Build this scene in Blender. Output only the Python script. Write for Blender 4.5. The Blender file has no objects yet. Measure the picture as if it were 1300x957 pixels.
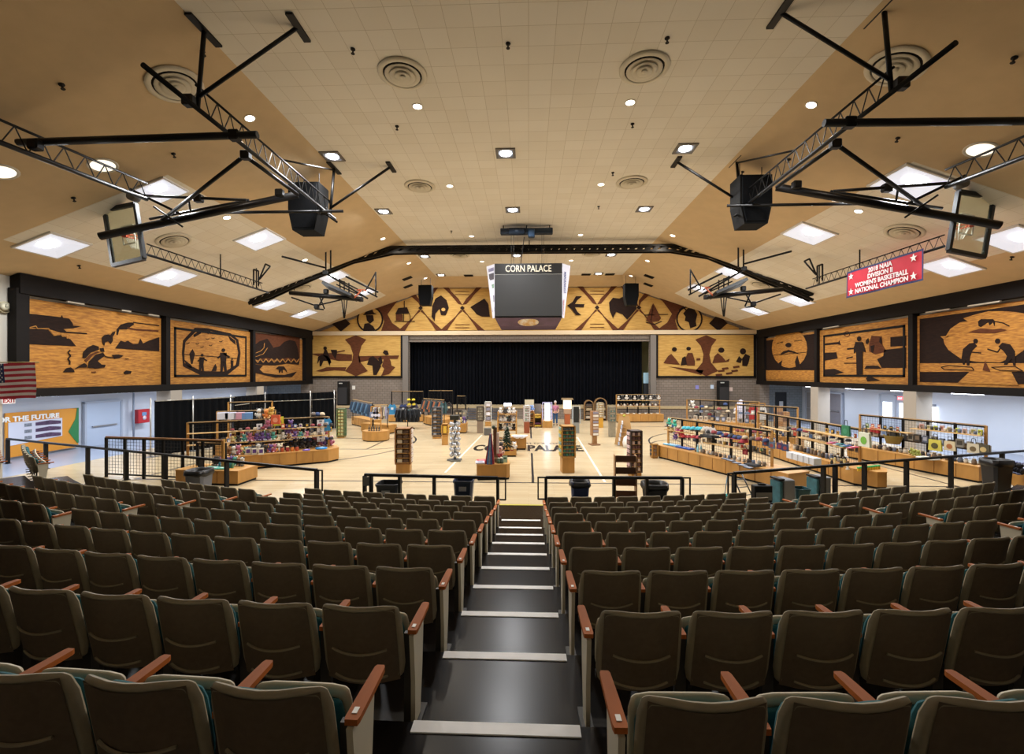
import bpy, bmesh, math, random
from math import sin, cos, pi, sqrt, atan2
from mathutils import Vector, Matrix
random.seed(7)
V = Vector
COL = bpy.context.scene.collection
scene = bpy.context.scene
# ---------------------------------------------------------------- camera model of the hall
F = 560.0; H = 3.7; YAW = math.radians(2.15); HZ = 474.5
CA, SA = cos(YAW), sin(YAW)
CAM = V((0, 0, H)); FW = V((-SA, CA, 0)); RT = V((CA, SA, 0)); UP = V((0, 0, 1))
def ray(px, py): return FW + RT * ((px - 650) / F) + UP * ((HZ - py) / F)
def G(px, py, z=0.0):
    d = ray(px, py); return CAM + d * ((z - H) / d.z)
def Q(px, py, Y):
    d = ray(px, py); return CAM + d * (Y / d.y)
def QX(px, py, X):
    d = ray(px, py); return CAM + d * (X / d.x)
def QP(px, py, p, n):
    d = ray(px, py); return CAM + d * ((p - CAM).dot(n) / d.dot(n))
def proj(p):
    v = V(p) - CAM; d = v.dot(FW)
    if d < .05: return None
    return 650 + F * v.dot(RT) / d, HZ - F * v.z / d, d
# ceiling profile
ZC = H + 7.7; XC = 7.3; SL = .366
XL, XR, YF = -18.7, 19.0, 37.0
def ceil_z(x): return ZC if abs(x) < XC else ZC - SL * (abs(x) - XC)
def CE(px, py):
    p = G(px, py, ZC)
    if abs(p.x) <= XC: return p, V((0, 0, -1))
    s = 1 if p.x > 0 else -1
    n = V((-s * SL, 0, -1)).normalized()
    return QP(px, py, V((s * XC, 0, ZC)), n), n
# ---------------------------------------------------------------- materials
def srgb(h):
    h = h.lstrip('#'); c = [int(h[i:i + 2], 16) / 255 for i in (0, 2, 4)]
    return tuple(x / 12.92 if x <= .04045 else ((x + .055) / 1.055) ** 2.4 for x in c) + (1,)
MATS = {}
def mat(h, rough=.6, metal=0, noise=0, scale=6, bump=0, stretch=(1, 1, 1), h2=None, emit=0, spec=None, alpha=None, trans=0):
    key = (h, rough, metal, noise, scale, bump, stretch, h2, emit, spec, alpha, trans)
    if key in MATS: return MATS[key]
    m = bpy.data.materials.new('m_' + h.lstrip('#')); m.use_nodes = True; MATS[key] = m
    nt = m.node_tree; b = nt.nodes['Principled BSDF']; c = srgb(h)
    b.inputs['Base Color'].default_value = c; b.inputs['Roughness'].default_value = rough; b.inputs['Metallic'].default_value = metal
    if spec is not None: b.inputs['Specular IOR Level'].default_value = spec
    if trans: b.inputs['Transmission Weight'].default_value = trans
    if emit:
        b.inputs['Emission Color'].default_value = c; b.inputs['Emission Strength'].default_value = emit
    if noise or h2 or bump:
        tc = nt.nodes.new('ShaderNodeTexCoord'); mp = nt.nodes.new('ShaderNodeMapping'); nz = nt.nodes.new('ShaderNodeTexNoise')
        mp.inputs['Scale'].default_value = stretch; nz.inputs['Scale'].default_value = scale; nz.inputs['Detail'].default_value = 4
        nt.links.new(tc.outputs['Object'], mp.inputs[0]); nt.links.new(mp.outputs[0], nz.inputs['Vector'])
        if noise or h2:
            r = nt.nodes.new('ShaderNodeValToRGB')
            c2 = srgb(h2) if h2 else tuple(x * (1 - noise) for x in c[:3]) + (1,)
            r.color_ramp.elements[0].color = c2; r.color_ramp.elements[1].color = c
            r.color_ramp.elements[0].position = .35; r.color_ramp.elements[1].position = .65
            nt.links.new(nz.outputs['Fac'], r.inputs[0]); nt.links.new(r.outputs[0], b.inputs['Base Color'])
        if bump:
            bp = nt.nodes.new('ShaderNodeBump'); bp.inputs['Strength'].default_value = bump; bp.inputs['Distance'].default_value = .02
            nt.links.new(nz.outputs['Fac'], bp.inputs['Height']); nt.links.new(bp.outputs[0], b.inputs['Normal'])
    return m
def brickmat(name, c1, c2, mortar, w, h, ms, rough=.8, axes='XY', offset=.5, bump=.3, spec=.3):
    m = bpy.data.materials.new(name); m.use_nodes = True; nt = m.node_tree; b = nt.nodes['Principled BSDF']
    tc = nt.nodes.new('ShaderNodeTexCoord'); sp = nt.nodes.new('ShaderNodeSeparateXYZ'); cb = nt.nodes.new('ShaderNodeCombineXYZ')
    nt.links.new(tc.outputs['Object'], sp.inputs[0])
    nt.links.new(sp.outputs[axes[0]], cb.inputs[0]); nt.links.new(sp.outputs[axes[1]], cb.inputs[1])
    bk = nt.nodes.new('ShaderNodeTexBrick'); nt.links.new(cb.outputs[0], bk.inputs['Vector'])
    bk.inputs['Color1'].default_value = srgb(c1); bk.inputs['Color2'].default_value = srgb(c2); bk.inputs['Mortar'].default_value = srgb(mortar)
    bk.inputs['Scale'].default_value = 1; bk.inputs['Mortar Size'].default_value = ms; bk.inputs['Brick Width'].default_value = w; bk.inputs['Row Height'].default_value = h
    bk.offset = offset; bk.inputs['Mortar Smooth'].default_value = .2
    nz = nt.nodes.new('ShaderNodeTexNoise'); nz.inputs['Scale'].default_value = .5
    nt.links.new(tc.outputs['Object'], nz.inputs['Vector'])
    mx = nt.nodes.new('ShaderNodeMixRGB'); mx.blend_type = 'MULTIPLY'; mx.inputs[0].default_value = .12
    nt.links.new(bk.outputs['Color'], mx.inputs[1]); nt.links.new(nz.outputs['Fac'], mx.inputs[2])
    nt.links.new(mx.outputs[0], b.inputs['Base Color']); b.inputs['Roughness'].default_value = rough; b.inputs['Specular IOR Level'].default_value = spec
    if bump:
        bp = nt.nodes.new('ShaderNodeBump'); bp.inputs['Strength'].default_value = bump; bp.inputs['Distance'].default_value = .01; bp.invert = True
        nt.links.new(bk.outputs['Fac'], bp.inputs['Height']); nt.links.new(bp.outputs[0], b.inputs['Normal'])
    return m
BLACK = mat('#0e0c0b', .55, spec=.25); BLKM = mat('#0f0d0c', .5, .2, spec=.3); OAK = mat('#b98845', .45, noise=.22, scale=3, stretch=(1, 1, .3), bump=.05)
OAKD = mat('#8f5f2e', .5, noise=.2, scale=4, stretch=(1, 1, .3)); WHITE = mat('#e6e4df', .55); CREAM = mat('#b9ae93', .5)
# ---------------------------------------------------------------- mesh builder
class MB:
    def __init__(s): s.v = []; s.f = []; s.sm = []
    def add(s, vs, fs, smooth=False):
        o = len(s.v); s.v += [tuple(x) for x in vs]; s.f += [tuple(i + o for i in f) for f in fs]; s.sm += [smooth] * len(fs); return s
    def box(s, c, d, M=None, bev=0):
        x, y, z = d[0] / 2, d[1] / 2, d[2] / 2; c = V(c)
        if bev:
            vs = []; b = min(bev, x * .9, y * .9, z * .9)
            for sx in (-1, 1):
                for sy in (-1, 1):
                    for sz in (-1, 1):
                        vs += [(sx * (x - b), sy * (y - b), sz * z), (sx * (x - b), sy * y, sz * (z - b)), (sx * x, sy * (y - b), sz * (z - b))]
            def ix(sx, sy, sz, k): return ((sx > 0) * 4 + (sy > 0) * 2 + (sz > 0)) * 3 + k
            fs = []
            for sz in (-1, 1):
                q = [ix(-1, -1, sz, 0), ix(1, -1, sz, 0), ix(1, 1, sz, 0), ix(-1, 1, sz, 0)]; fs.append(q if sz > 0 else q[::-1])
            for sy in (-1, 1):
                q = [ix(-1, sy, -1, 1), ix(1, sy, -1, 1), ix(1, sy, 1, 1), ix(-1, sy, 1, 1)]; fs.append(q if sy < 0 else q[::-1])
            for sx in (-1, 1):
                q = [ix(sx, -1, -1, 2), ix(sx, 1, -1, 2), ix(sx, 1, 1, 2), ix(sx, -1, 1, 2)]; fs.append(q if sx > 0 else q[::-1])
            for a in (-1, 1):
                for b2 in (-1, 1):
                    q = [ix(-1, a, b2, 0), ix(1, a, b2, 0), ix(1, a, b2, 1), ix(-1, a, b2, 1)]; fs.append(q if a * b2 < 0 else q[::-1])
                    q = [ix(a, -1, b2, 0), ix(a, 1, b2, 0), ix(a, 1, b2, 2), ix(a, -1, b2, 2)]; fs.append(q if a * b2 > 0 else q[::-1])
                    q = [ix(a, b2, -1, 1), ix(a, b2, 1, 1), ix(a, b2, 1, 2), ix(a, b2, -1, 2)]; fs.append(q if a * b2 < 0 else q[::-1])
                    for c2 in (-1, 1):
                        q = [ix(a, b2, c2, 0), ix(a, b2, c2, 1), ix(a, b2, c2, 2)]; fs.append(q if a * b2 * c2 < 0 else q[::-1])
        else:
            vs = [(sx * x, sy * y, sz * z) for sx in (-1, 1) for sy in (-1, 1) for sz in (-1, 1)]
            fs = [(0, 1, 3, 2), (4, 6, 7, 5), (0, 4, 5, 1), (2, 3, 7, 6), (0, 2, 6, 4), (1, 5, 7, 3)]
        vs = [V(q) for q in vs]
        if M is not None: vs = [M @ q for q in vs]
        return s.add([q + c for q in vs], fs)
    def cyl(s, a, b, r, n=8, r2=None, caps=True, smooth=True):
        a, b = V(a), V(b); d = (b - a)
        if d.length < 1e-6: return s
        d.normalize(); u = d.cross(V((0, 0, 1)))
        if u.length < .01: u = d.cross(V((1, 0, 0)))
        u.normalize(); w = d.cross(u); r2 = r if r2 is None else r2; vs = []
        for i in range(n):
            t = 2 * pi * i / n + pi / n; k = u * cos(t) + w * sin(t); vs += [a + k * r, b + k * r2]
        s.add(vs, [(2 * i, 2 * i + 1, (2 * i + 3) % (2 * n), (2 * i + 2) % (2 * n)) for i in range(n)], smooth and n > 5)
        if caps: o = len(s.v) - 2 * n; s.f += [tuple(o + 2 * i for i in range(n)), tuple(o + 2 * i + 1 for i in range(n - 1, -1, -1))]; s.sm += [False, False]
        return s
    def bar(s, a, b, w, h=None, up=V((0, 0, 1))):
        a, b = V(a), V(b); h = h or w; d = (b - a).normalized(); u = d.cross(up)
        if u.length < .01: u = d.cross(V((1, 0, 0)))
        u.normalize(); k = u.cross(d); u = u * w / 2; k = k * h / 2
        vs = [a - u - k, a + u - k, a + u + k, a - u + k, b - u - k, b + u - k, b + u + k, b - u + k]
        return s.add(vs, [(3, 2, 1, 0), (4, 5, 6, 7), (0, 1, 5, 4), (1, 2, 6, 5), (2, 3, 7, 6), (3, 0, 4, 7)])
    def tube(s, pts, r, n=6):
        for a, b in zip(pts, pts[1:]): s.cyl(a, b, r, n, caps=True)
        return s
    def lathe(s, prof, c=(0, 0, 0), n=14, M=None, sx=1, sy=1):
        c = V(c); vs = []
        for r, z in prof:
            for i in range(n):
                t = 2 * pi * i / n; q = V((r * cos(t) * sx, r * sin(t) * sy, z)); vs.append((M @ q if M is not None else q) + c)
        fs = [(j * n + i, j * n + (i + 1) % n, (j + 1) * n + (i + 1) % n, (j + 1) * n + i) for j in range(len(prof) - 1) for i in range(n)]
        fs2 = [tuple(range(n - 1, -1, -1)), tuple((len(prof) - 1) * n + i for i in range(n))]
        o = len(s.v); s.add(vs, fs, True); s.f += [tuple(i + o for i in f) for f in fs2]; s.sm += [False] * 2; return s
    def ball(s, c, r, n=10, sc=(1, 1, 1)):
        k = max(4, n // 2); prof = [(max(.0005, r * sin(pi * j / k)), -r * cos(pi * j / k) * sc[2]) for j in range(k + 1)]
        return s.lathe(prof, c, n, sx=sc[0], sy=sc[1])
    def prism(s, poly, off):
        """polygon of 3-D points pushed along the vector off"""
        off = V(off); n = len(poly); a = [V(p) for p in poly]; b = [p + off for p in a]
        nn = V((0, 0, 0))
        for i in range(n): nn += a[i].cross(a[(i + 1) % n])
        if nn.dot(off) > 0: fs = [tuple(range(n - 1, -1, -1)), tuple(range(n, 2 * n))] + [(i, (i + 1) % n, n + (i + 1) % n, n + i) for i in range(n)]
        else: fs = [tuple(range(n)), tuple(range(2 * n - 1, n - 1, -1))] + [((i + 1) % n, i, n + i, n + (i + 1) % n) for i in range(n)]
        return s.add(a + b, fs)
    def sheet(s, grid, smooth=True):
        nr, nc = len(grid), len(grid[0]); vs = [p for r in grid for p in r]
        return s.add(vs, [(i * nc + j, i * nc + j + 1, (i + 1) * nc + j + 1, (i + 1) * nc + j) for i in range(nr - 1) for j in range(nc - 1)], smooth)
    def build(s, name, m, parent=None, world=False):
        me = bpy.data.meshes.new(name); me.from_pydata(s.v, [], s.f); me.materials.append(m)
        me.polygons.foreach_set('use_smooth', s.sm); me.update()
        o = bpy.data.objects.new(name, me); COL.objects.link(o)
        if parent is not None:
            o.parent = parent
            if world: o.matrix_parent_inverse = WINV(parent)
        return o
def WINV(p):
    m = p.matrix_basis.copy()
    if p.parent: m = p.parent.matrix_basis @ m
    return m.inverted()
LABELS = {}
ORD = ['first', 'second', 'third', 'fourth', 'fifth', 'sixth', 'seventh', 'eighth', 'ninth', 'tenth', 'eleventh', 'twelfth', 'thirteenth', 'fourteenth', 'fifteenth', 'sixteenth', 'seventeenth', 'eighteenth', 'nineteenth', 'twentieth'] + ['%dth' % i for i in range(21, 90)]
def tag(o, label, cat, group=None, kind=None):
    o['label'] = label; o['category'] = cat
    if group: o['group'] = group
    if kind: o['kind'] = kind
    if label in LABELS: print('DUPLABEL', label)
    LABELS[label] = o
    return o
def thing(name, label, cat, loc=(0, 0, 0), rz=0, group=None):
    o = bpy.data.objects.new(name, None); COL.objects.link(o); o.location = loc; o.rotation_euler = (0, 0, rz); o.empty_display_size = .1
    if label: tag(o, label, cat, group)
    return o
def struct(o): o['kind'] = 'structure'; return o
KIDS = {}
def copy_tree(o, parent=None):
    c = o.copy(); COL.objects.link(c)
    if parent is not None: c.parent = parent
    for ch in o.children: copy_tree(ch, c)
    return c
def textmesh(s, size, m, name, origin, xd, yd, parent=None, align='CENTER', depth=.004, sx=1, world=False, bold=0):
    cu = bpy.data.curves.new('t', 'FONT'); cu.body = s; cu.size = size; cu.align_x = align; cu.extrude = depth; cu.offset = bold
    cu.resolution_u = 3
    tmp = bpy.data.objects.new('t', cu); COL.objects.link(tmp)
    me = bpy.data.meshes.new_from_object(tmp, depsgraph=bpy.context.evaluated_depsgraph_get())
    bpy.data.objects.remove(tmp); bpy.data.curves.remove(cu)
    xd = V(xd).normalized(); yd = V(yd).normalized(); zd = xd.cross(yd).normalized()
    M = Matrix((xd * sx, yd, zd)).transposed().to_4x4(); M.translation = V(origin); me.transform(M)
    me.materials.clear(); me.materials.append(m); me.name = name
    o = bpy.data.objects.new(name, me); COL.objects.link(o)
    if parent is not None:
        o.parent = parent
        if world: o.matrix_parent_inverse = WINV(parent)
    return o
def area(name, loc, nrm, power, size, color, parent=None, shape='DISK', size_y=None, spread=180):
    l = bpy.data.lights.new(name, 'AREA'); l.shape = shape; l.size = size; l.energy = power; l.color = color[:3]
    if size_y: l.size_y = size_y
    l.spread = math.radians(spread)
    o = bpy.data.objects.new(name, l); COL.objects.link(o); o.location = loc
    o.rotation_euler = V(nrm).to_track_quat('-Z', 'Y').to_euler()
    if parent is not None: o.parent = parent
    return o

# ================================================================ ROOM SHELL
tile_flat = brickmat('tile_flat', '#efe8da', '#eae2d2', '#cabfa9', .61, .61, .006, axes='XY', offset=0)
paint = mat('#cfb48c', .8, noise=.06, scale=2, h2=None)
band_paint = brickmat('tile_band', '#efe8da', '#e9e0cf', '#cbc0a9', .61, .61, .005, axes='XY', offset=0)
YB = -5.0; YE = 34.6
def quad(name, pts, m, th=.15, up=True):
    mb = MB(); off = V((0, 0, th)) if up else None
    mb.prism(pts, off); return struct(mb.build(name, m))
def zs(x): return ceil_z(x)
quad('ceiling', [(-XC, YB, ZC), (XC, YB, ZC), (XC, YE, ZC), (-XC, YE, ZC)], tile_flat)
B1, B2, YN, YFB = 11.3, 16.7, 13.4, 36.4
for s in (-1, 1):
    XW = XR if s > 0 else -XL
    def P(x, y): return (s * x, y, zs(x))
    quad('ceiling', [P(XC, YB), P(B1, YB), P(B1, YE), P(XC, YE)], paint)
    quad('ceiling', [P(B1, YB), P(B2, YB), P(B2, YN), P(B1, YN)], paint)
    quad('ceiling', [P(B1, YN), P(B2, YN), P(B2, YFB), P(B1, YE)], band_paint)
    quad('ceiling', [P(B2, YB), P(XW + .3, YB), P(XW + .3, YF), P(B2, YF), P(B2, YFB)], paint)
# far hip running down to the gable
zg = lambda x: (10.95 if abs(x) < 7.9 else 10.95 - SL * (abs(x) - 7.9))
quad('ceiling', [(-XC, YE, ZC), (XC, YE, ZC), (7.9, YF, 10.95), (-7.9, YF, 10.95)], paint)
for s in (-1, 1):
    quad('ceiling', [(s * XC, YE, ZC), (s * B1, YE, zs(B1)), (s * B2, YFB, zs(B2)), (s * B2, YF, zs(B2)), (s * 7.9, YF, 10.95)], paint)

# floors
def floor_mat():
    m = bpy.data.materials.new('maple'); m.use_nodes = True; nt = m.node_tree; b = nt.nodes['Principled BSDF']
    tc = nt.nodes.new('ShaderNodeTexCoord'); bk = nt.nodes.new('ShaderNodeTexBrick'); nt.links.new(tc.outputs['Object'], bk.inputs['Vector'])
    bk.inputs['Color1'].default_value = srgb('#cebb98'); bk.inputs['Color2'].default_value = srgb('#c4af8b'); bk.inputs['Mortar'].default_value = srgb('#b09a75')
    bk.inputs['Scale'].default_value = 1; bk.inputs['Brick Width'].default_value = 1.6; bk.inputs['Row Height'].default_value = .14; bk.inputs['Mortar Size'].default_value = .004
    nz = nt.nodes.new('ShaderNodeTexNoise'); nz.inputs['Scale'].default_value = .35; nt.links.new(tc.outputs['Object'], nz.inputs['Vector'])
    mx = nt.nodes.new('ShaderNodeMixRGB'); mx.blend_type = 'MULTIPLY'; mx.inputs[0].default_value = .15
    nt.links.new(bk.outputs['Color'], mx.inputs[1]); nt.links.new(nz.outputs['Fac'], mx.inputs[2]); nt.links.new(mx.outputs[0], b.inputs['Base Color'])
    b.inputs['Roughness'].default_value = .26; b.inputs['Specular IOR Level'].default_value = .4
    return m
MAPLE = floor_mat()
struct(MB().box(((XL + XR) / 2, 15.8, -.1), (XR - XL, 43.6, .2)).build('floor', MAPLE))
corr = mat('#8d95a5', .3, noise=.1, scale=.6)
struct(MB().box((XL - 1.95, 15.8, -.1), (3.9, 43.6, .2)).build('floor', corr))
struct(MB().box((XR + 1.85, 15.8, -.1), (3.7, 43.6, .2)).build('floor', corr))
# court markings (painted on the boards)
mk = MB()
Y0, Y1, XC0 = 15.0, 31.3, .15
def ln(a, b, w=.085): mk.prism([V((a[0], a[1], .002)) + q for q in _off(a, b, w)], (0, 0, .002))
def _off(a, b, w):
    d = V((b[0] - a[0], b[1] - a[1], 0)); n = V((-d.y, d.x, 0)).normalized() * w / 2; return [-n, d - n, d + n, n]
ln((-13.8, Y0), (14.1, Y0), .09); ln((-13.8, Y1), (14.1, Y1)); ln((-13.8, Y0), (-13.8, Y1)); ln((14.1, Y0), (14.1, Y1))
ln((XC0, Y0), (XC0, 20.6)); ln((XC0, 25.3), (XC0, Y1))
def arc(cx, cy, r, a0, a1, n=28, w=.085):
    p = [(cx + r * cos(a0 + (a1 - a0) * i / n), cy + r * sin(a0 + (a1 - a0) * i / n)) for i in range(n + 1)]
    for a, b in zip(p, p[1:]): ln(a, b, w)
yc = (Y0 + Y1) / 2
for s in (-1, 1):
    cx = XC0 + s * 12.3
    arc(cx, yc, 6.0, pi / 2 if s > 0 else -pi / 2, 3 * pi / 2 if s > 0 else pi / 2)
    arc(XC0 + s * 8.1, yc, 1.8, pi / 2 if s > 0 else -pi / 2, 3 * pi / 2 if s > 0 else pi / 2)
    ln((XC0 + s * 13.9, yc - 1.8), (XC0 + s * 8.1, yc - 1.8)); ln((XC0 + s * 13.9, yc + 1.8), (XC0 + s * 8.1, yc + 1.8)); ln((XC0 + s * 8.1, yc - 1.8), (XC0 + s * 8.1, yc + 1.8))
o = struct(mk.build('floor_line', mat('#1c1d22', .35)))
wl = MB()
for pa, pb in (((612, 552), (565, 600)), ((733, 555), (768, 612))):
    a, b = G(*pa), G(*pb); wl.prism([a + V((0, 0, .003)) + q for q in _off(a, b, .09)], (0, 0, .001))
struct(wl.build('floor_line', mat('#e6dcc6', .35)))
yl = MB(); yl.box((-.17, 12.42, .008), (1.6, .09, .012)); struct(yl.build('floor_line', mat('#b5a72a', .5)))
tl = textmesh('CORN  PALACE', 2.3, mat('#161413', .3, spec=.3), 'floor_lettering', ((-.05, 21.25, .003)), (1, 0, 0), (0, 1, 0), sx=.335, depth=.001, bold=.09); struct(tl)
tl = textmesh("THE WORLD'S ONLY", .62, mat('#2c2622', .35), 'floor_lettering', ((.1, 23.3, .003)), (1, 0, 0), (0, 1, 0), sx=.75, depth=.001, bold=.01); struct(tl)

# walls
block = brickmat('block', '#7d7268', '#857a70', '#5f564e', .4, .2, .014, axes='XZ', bump=.5)
blockc = brickmat('block_grey', '#8d969c', '#949da3', '#737b80', .4, .2, .012, axes='XZ', bump=.5)
wwhite = mat('#cfd4dc', .6, noise=.04, scale=1)
wcream = mat('#c9c4b8', .6)
# far wall with proscenium opening
PX0 = Q(519, 431, YF).x; PX1 = Q(825, 431, YF).x; PZ = Q(670, 430, YF).z
fw = MB()
fw.box(((XL + PX0) / 2, YF + .2, 3.3), (PX0 - XL, .4, 6.6)); fw.box(((XR + PX1) / 2, YF + .2, 3.3), (XR - PX1, .4, 6.6))
fw.box(((XL + XR) / 2, YF + .2, 8.8), (XR - XL + .6, .4, 4.8)); fw.box(((PX0 + PX1) / 2, YF + .2, (PZ + 6.5) / 2), (PX1 - PX0, .4, 6.6 - PZ))
struct(fw.build('wall_far', block))
struct(MB().box(((XL + XR) / 2, YB, 5.7), (46, .3, 12)).build('wall_back', wcream))
# stage box behind the opening
st = MB(); st.box(((PX0 + PX1) / 2, YF + 3.2, 5), (PX1 - PX0 + 6, .2, 12)); st.box((PX1 + 2.6, YF + 1.8, 5), (.2, 3, 12)); st.box((PX0 - 2.6, YF + 1.8, 5), (.2, 3, 12))
struct(st.build('wall_stage', mat('#b9b383', .7)))
# stage ledge
sf = MB(); sf.box(((XL + XR) / 2, (36.2 + 40.2) / 2, .96), (XR - XL, 4.0, .18))
struct(sf.build('floor_stage', mat('#b3a07c', .45, noise=.1)))
struct(MB().box(((XL + XR) / 2, 36.32, .44), (XR - XL, .12, .87)).build('wall_stage_front', block))
DK = mat('#1b2026', .4)
# upper side walls
def side_wall(s):
    X = XR if s > 0 else XL
    mb = MB(); mb.box((X + s * .2, (15.0 + YF) / 2, (2.98 + 7.6) / 2), (.4, YF - 15.0, 7.6 - 2.98)); struct(mb.build('wall_right' if s > 0 else 'wall_left', wcream))
    XO = s * 22.4
    Mx = mat('#ccd2dc', .55, noise=.03, scale=.8)
    mb = MB(); mb.box((XO + s * .1, 16, 1.7), (.2, 42, 3.4)); struct(mb.build('wall_corridor_right' if s > 0 else 'wall_corridor_left', Mx))
    struct(MB().box((X + s * 1.92, 16, 3.1), (3.4, 42, .5)).build('ceiling_corridor', mat('#c8ccd2', .7)))
    struct(MB().box((s * 20.8, YF + .1, 1.5), (4.2, .2, 3)).build('wall_corridor_end', blockc))
    # near solid wall beside the seats
    struct(MB().box((X + s * .25, 4.9, 3.8), (.5, 20.2, 7.6)).build('wall_near_right' if s > 0 else 'wall_near_left', wcream))
    for y in (22.3, 29.5, YF - .35):
        struct(MB().box((X, y, 1.42), (.75, .75, 2.85)).build('wall_column', mat('#a8a095', .6) if y < 30 else block))
side_wall(-1); side_wall(1)
# white bay in the left corridor, trims
tr = MB(); tr.box(((XL + XR) / 2, YF - .12, Q(670, 422.5, YF).z), (XR - XL, .3, .33)); struct(tr.build('trim_1', mat('#cdb897', .5)))
cc = MB()
for x0, x1 in ((511.5, 518.5), (825.5, 832.5)):
    a = Q(x0, 430, YF - .1).x; b = Q(x1, 430, YF - .1).x; cc.box(((a + b) / 2, YF - .1, 3.45 + .5), (b - a, .25, 5.9))
struct(cc.build('trim_2', mat('#6f6861', .6)))
# ================================================================ MURALS
GOLD = mat('#bd8435', .8, noise=.0, h2='#8f5b20', scale=9, stretch=(.35, .35, 2.5), bump=.4)
GOLD2 = mat('#c29a50', .8, h2='#ad8440', scale=7, stretch=(.25, 1, 2.2), bump=.4)
GOLD3 = mat('#b5803a', .8, h2='#8a5a26', scale=8, stretch=(.3, .3, 2.5), bump=.4)
DKB = mat('#1d120e', .9, spec=.2, h2='#281912', scale=9, stretch=(.4, .4, 2.5), bump=.3)
BRN = mat('#5d3520', .9, spec=.2, h2='#4c2917', scale=9, stretch=(.4, .4, 2.5), bump=.3)
FRM = mat('#120d0b', .7, noise=.2, scale=4, spec=.2)
def circ(cx, cy, rx, ry=None, n=18, a0=0, a1=2 * pi):
    ry = ry or rx; return [(cx + rx * cos(a0 + (a1 - a0) * i / n), cy + ry * sin(a0 + (a1 - a0) * i / n)) for i in range(n if a1 - a0 > 6.2 else n + 1)]
def ringq(cx, cy, r0, r1, n=22, ky=1.0):
    return [[(cx + r * cos(t) , cy + r * sin(t) * ky) for r, t in ((r0, a), (r1, a), (r1, b), (r0, b))] for a, b in ((2 * pi * i / n, 2 * pi * (i + 1) / n) for i in range(n))]
class Mural:
    """flat ornaments laid on one wall plane: px points are turned into points of that wall"""
    def __init__(s, f, n): s.f = f; s.n = V(n); s.lay = {}
    def shape(s, pts, m, lv=1):
        mb = s.lay.setdefault((m.name, lv), (MB(), m, lv))[0]
        mb.prism([s.f(*p) + s.n * (.012 * lv + .004) for p in pts], s.n * .012)
    def line(s, pts, w, m, lv=1):
        for a, b in zip(pts, pts[1:]):
            dx, dy = b[0] - a[0], b[1] - a[1]; l = sqrt(dx * dx + dy * dy) or 1; ux, uy = -dy / l * w / 2, dx / l * w / 2
            s.shape([(a[0] - ux, a[1] - uy), (b[0] - ux, b[1] - uy), (b[0] + ux, b[1] + uy), (a[0] + ux, a[1] + uy)], m, lv)
    def done(s, parent):
        for mb, m, lv in s.lay.values(): mb.build('silhouette' if m in (DKB, BRN, FRM) else 'ornament', m, parent)
    def figure(s, x, y, h, m, lean=0, lv=2, arms=True, w=1.0):
        """a generic standing figure, feet at (x, y)"""
        k = h / 10.0
        s.shape(circ(x + lean * h, y - 9.2 * k, .8 * k * w, n=8), m, lv)
        s.shape([(x - 1.1 * k * w, y - 4 * k), (x + 1.1 * k * w, y - 4 * k), (x + 1.4 * k * w + lean * h * .8, y - 8.1 * k), (x - 1.4 * k * w + lean * h * .8, y - 8.1 * k)], m, lv)
        s.shape([(x - 1.3 * k * w, y), (x - .4 * k * w, y), (x + .3 * k * w, y - 4.2 * k), (x - 1.1 * k * w, y - 4.2 * k)], m, lv)
        s.shape([(x + .5 * k * w, y), (x + 1.5 * k * w, y), (x + 1.1 * k * w, y - 4.2 * k), (x - .1 * k * w, y - 4.2 * k)], m, lv)
        if arms: s.line([(x + lean * h * .8, y - 7.8 * k), (x + 2.6 * k + lean * h, y - 6.2 * k)], .7 * k, m, lv); s.line([(x + lean * h * .8, y - 7.8 * k), (x - 2.4 * k + lean * h, y - 5.8 * k)], .7 * k, m, lv)
# frames of the side murals: pixel quads (x0, ytop0, ybot0, x1, ytop1, ybot1)
def L_at(s):
    X = (XR if s > 0 else XL) - s * .14
    return (lambda px, py: QX(px, py, X)), V((-s, 0, 0))
def side_mural(s, x0, x1, zt, zb, label, gold, double=False, dark_bg=False, fn=None):
    f, n = L_at(s); X = f(650 + s * 500, 400).x
    ya, yb = sorted((f(x0, 450).y, f(x1, 450).y))
    t = thing('wall_mural', label, 'mural', (X, (ya + yb) / 2, zb))
    W = yb - ya; mid = (ya + yb) / 2
    def rect(m, y0, y1, z0, z1, nm, d, lv):
        MB().box((X + n.x * (.012 * lv), (y0 + y1) / 2, (z0 + z1) / 2), (d, y1 - y0, z1 - z0)).build(nm, m, t, True)
    rect(gold, ya, yb, zb, zt, 'panel', .03, 0)
    if double:
        fr = MB()
        for (a, b, c, d) in ((ya + .38, ya + .5, zb + .38, zt - .34), (yb - .5, yb - .38, zb + .38, zt - .34), (ya + .38, yb - .38, zb + .38, zb + .5), (ya + .38, yb - .38, zt - .46, zt - .34)):
            fr.box((X + n.x * .03, (a + b) / 2, (c + d) / 2), (.03, b - a, d - c))
        fr.build('inner_border', FRM, t, True)
    if dark_bg: rect(DKB, ya + .14, yb - .14, zb + .16, zt - .16, 'background', .02, 1.6)
    M = Mural(lambda px, py: WINV(t) @ f(px, py), n)
    fn(M); M.done(t); return t
ZT, ZB = 6.5, 3.15
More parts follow.
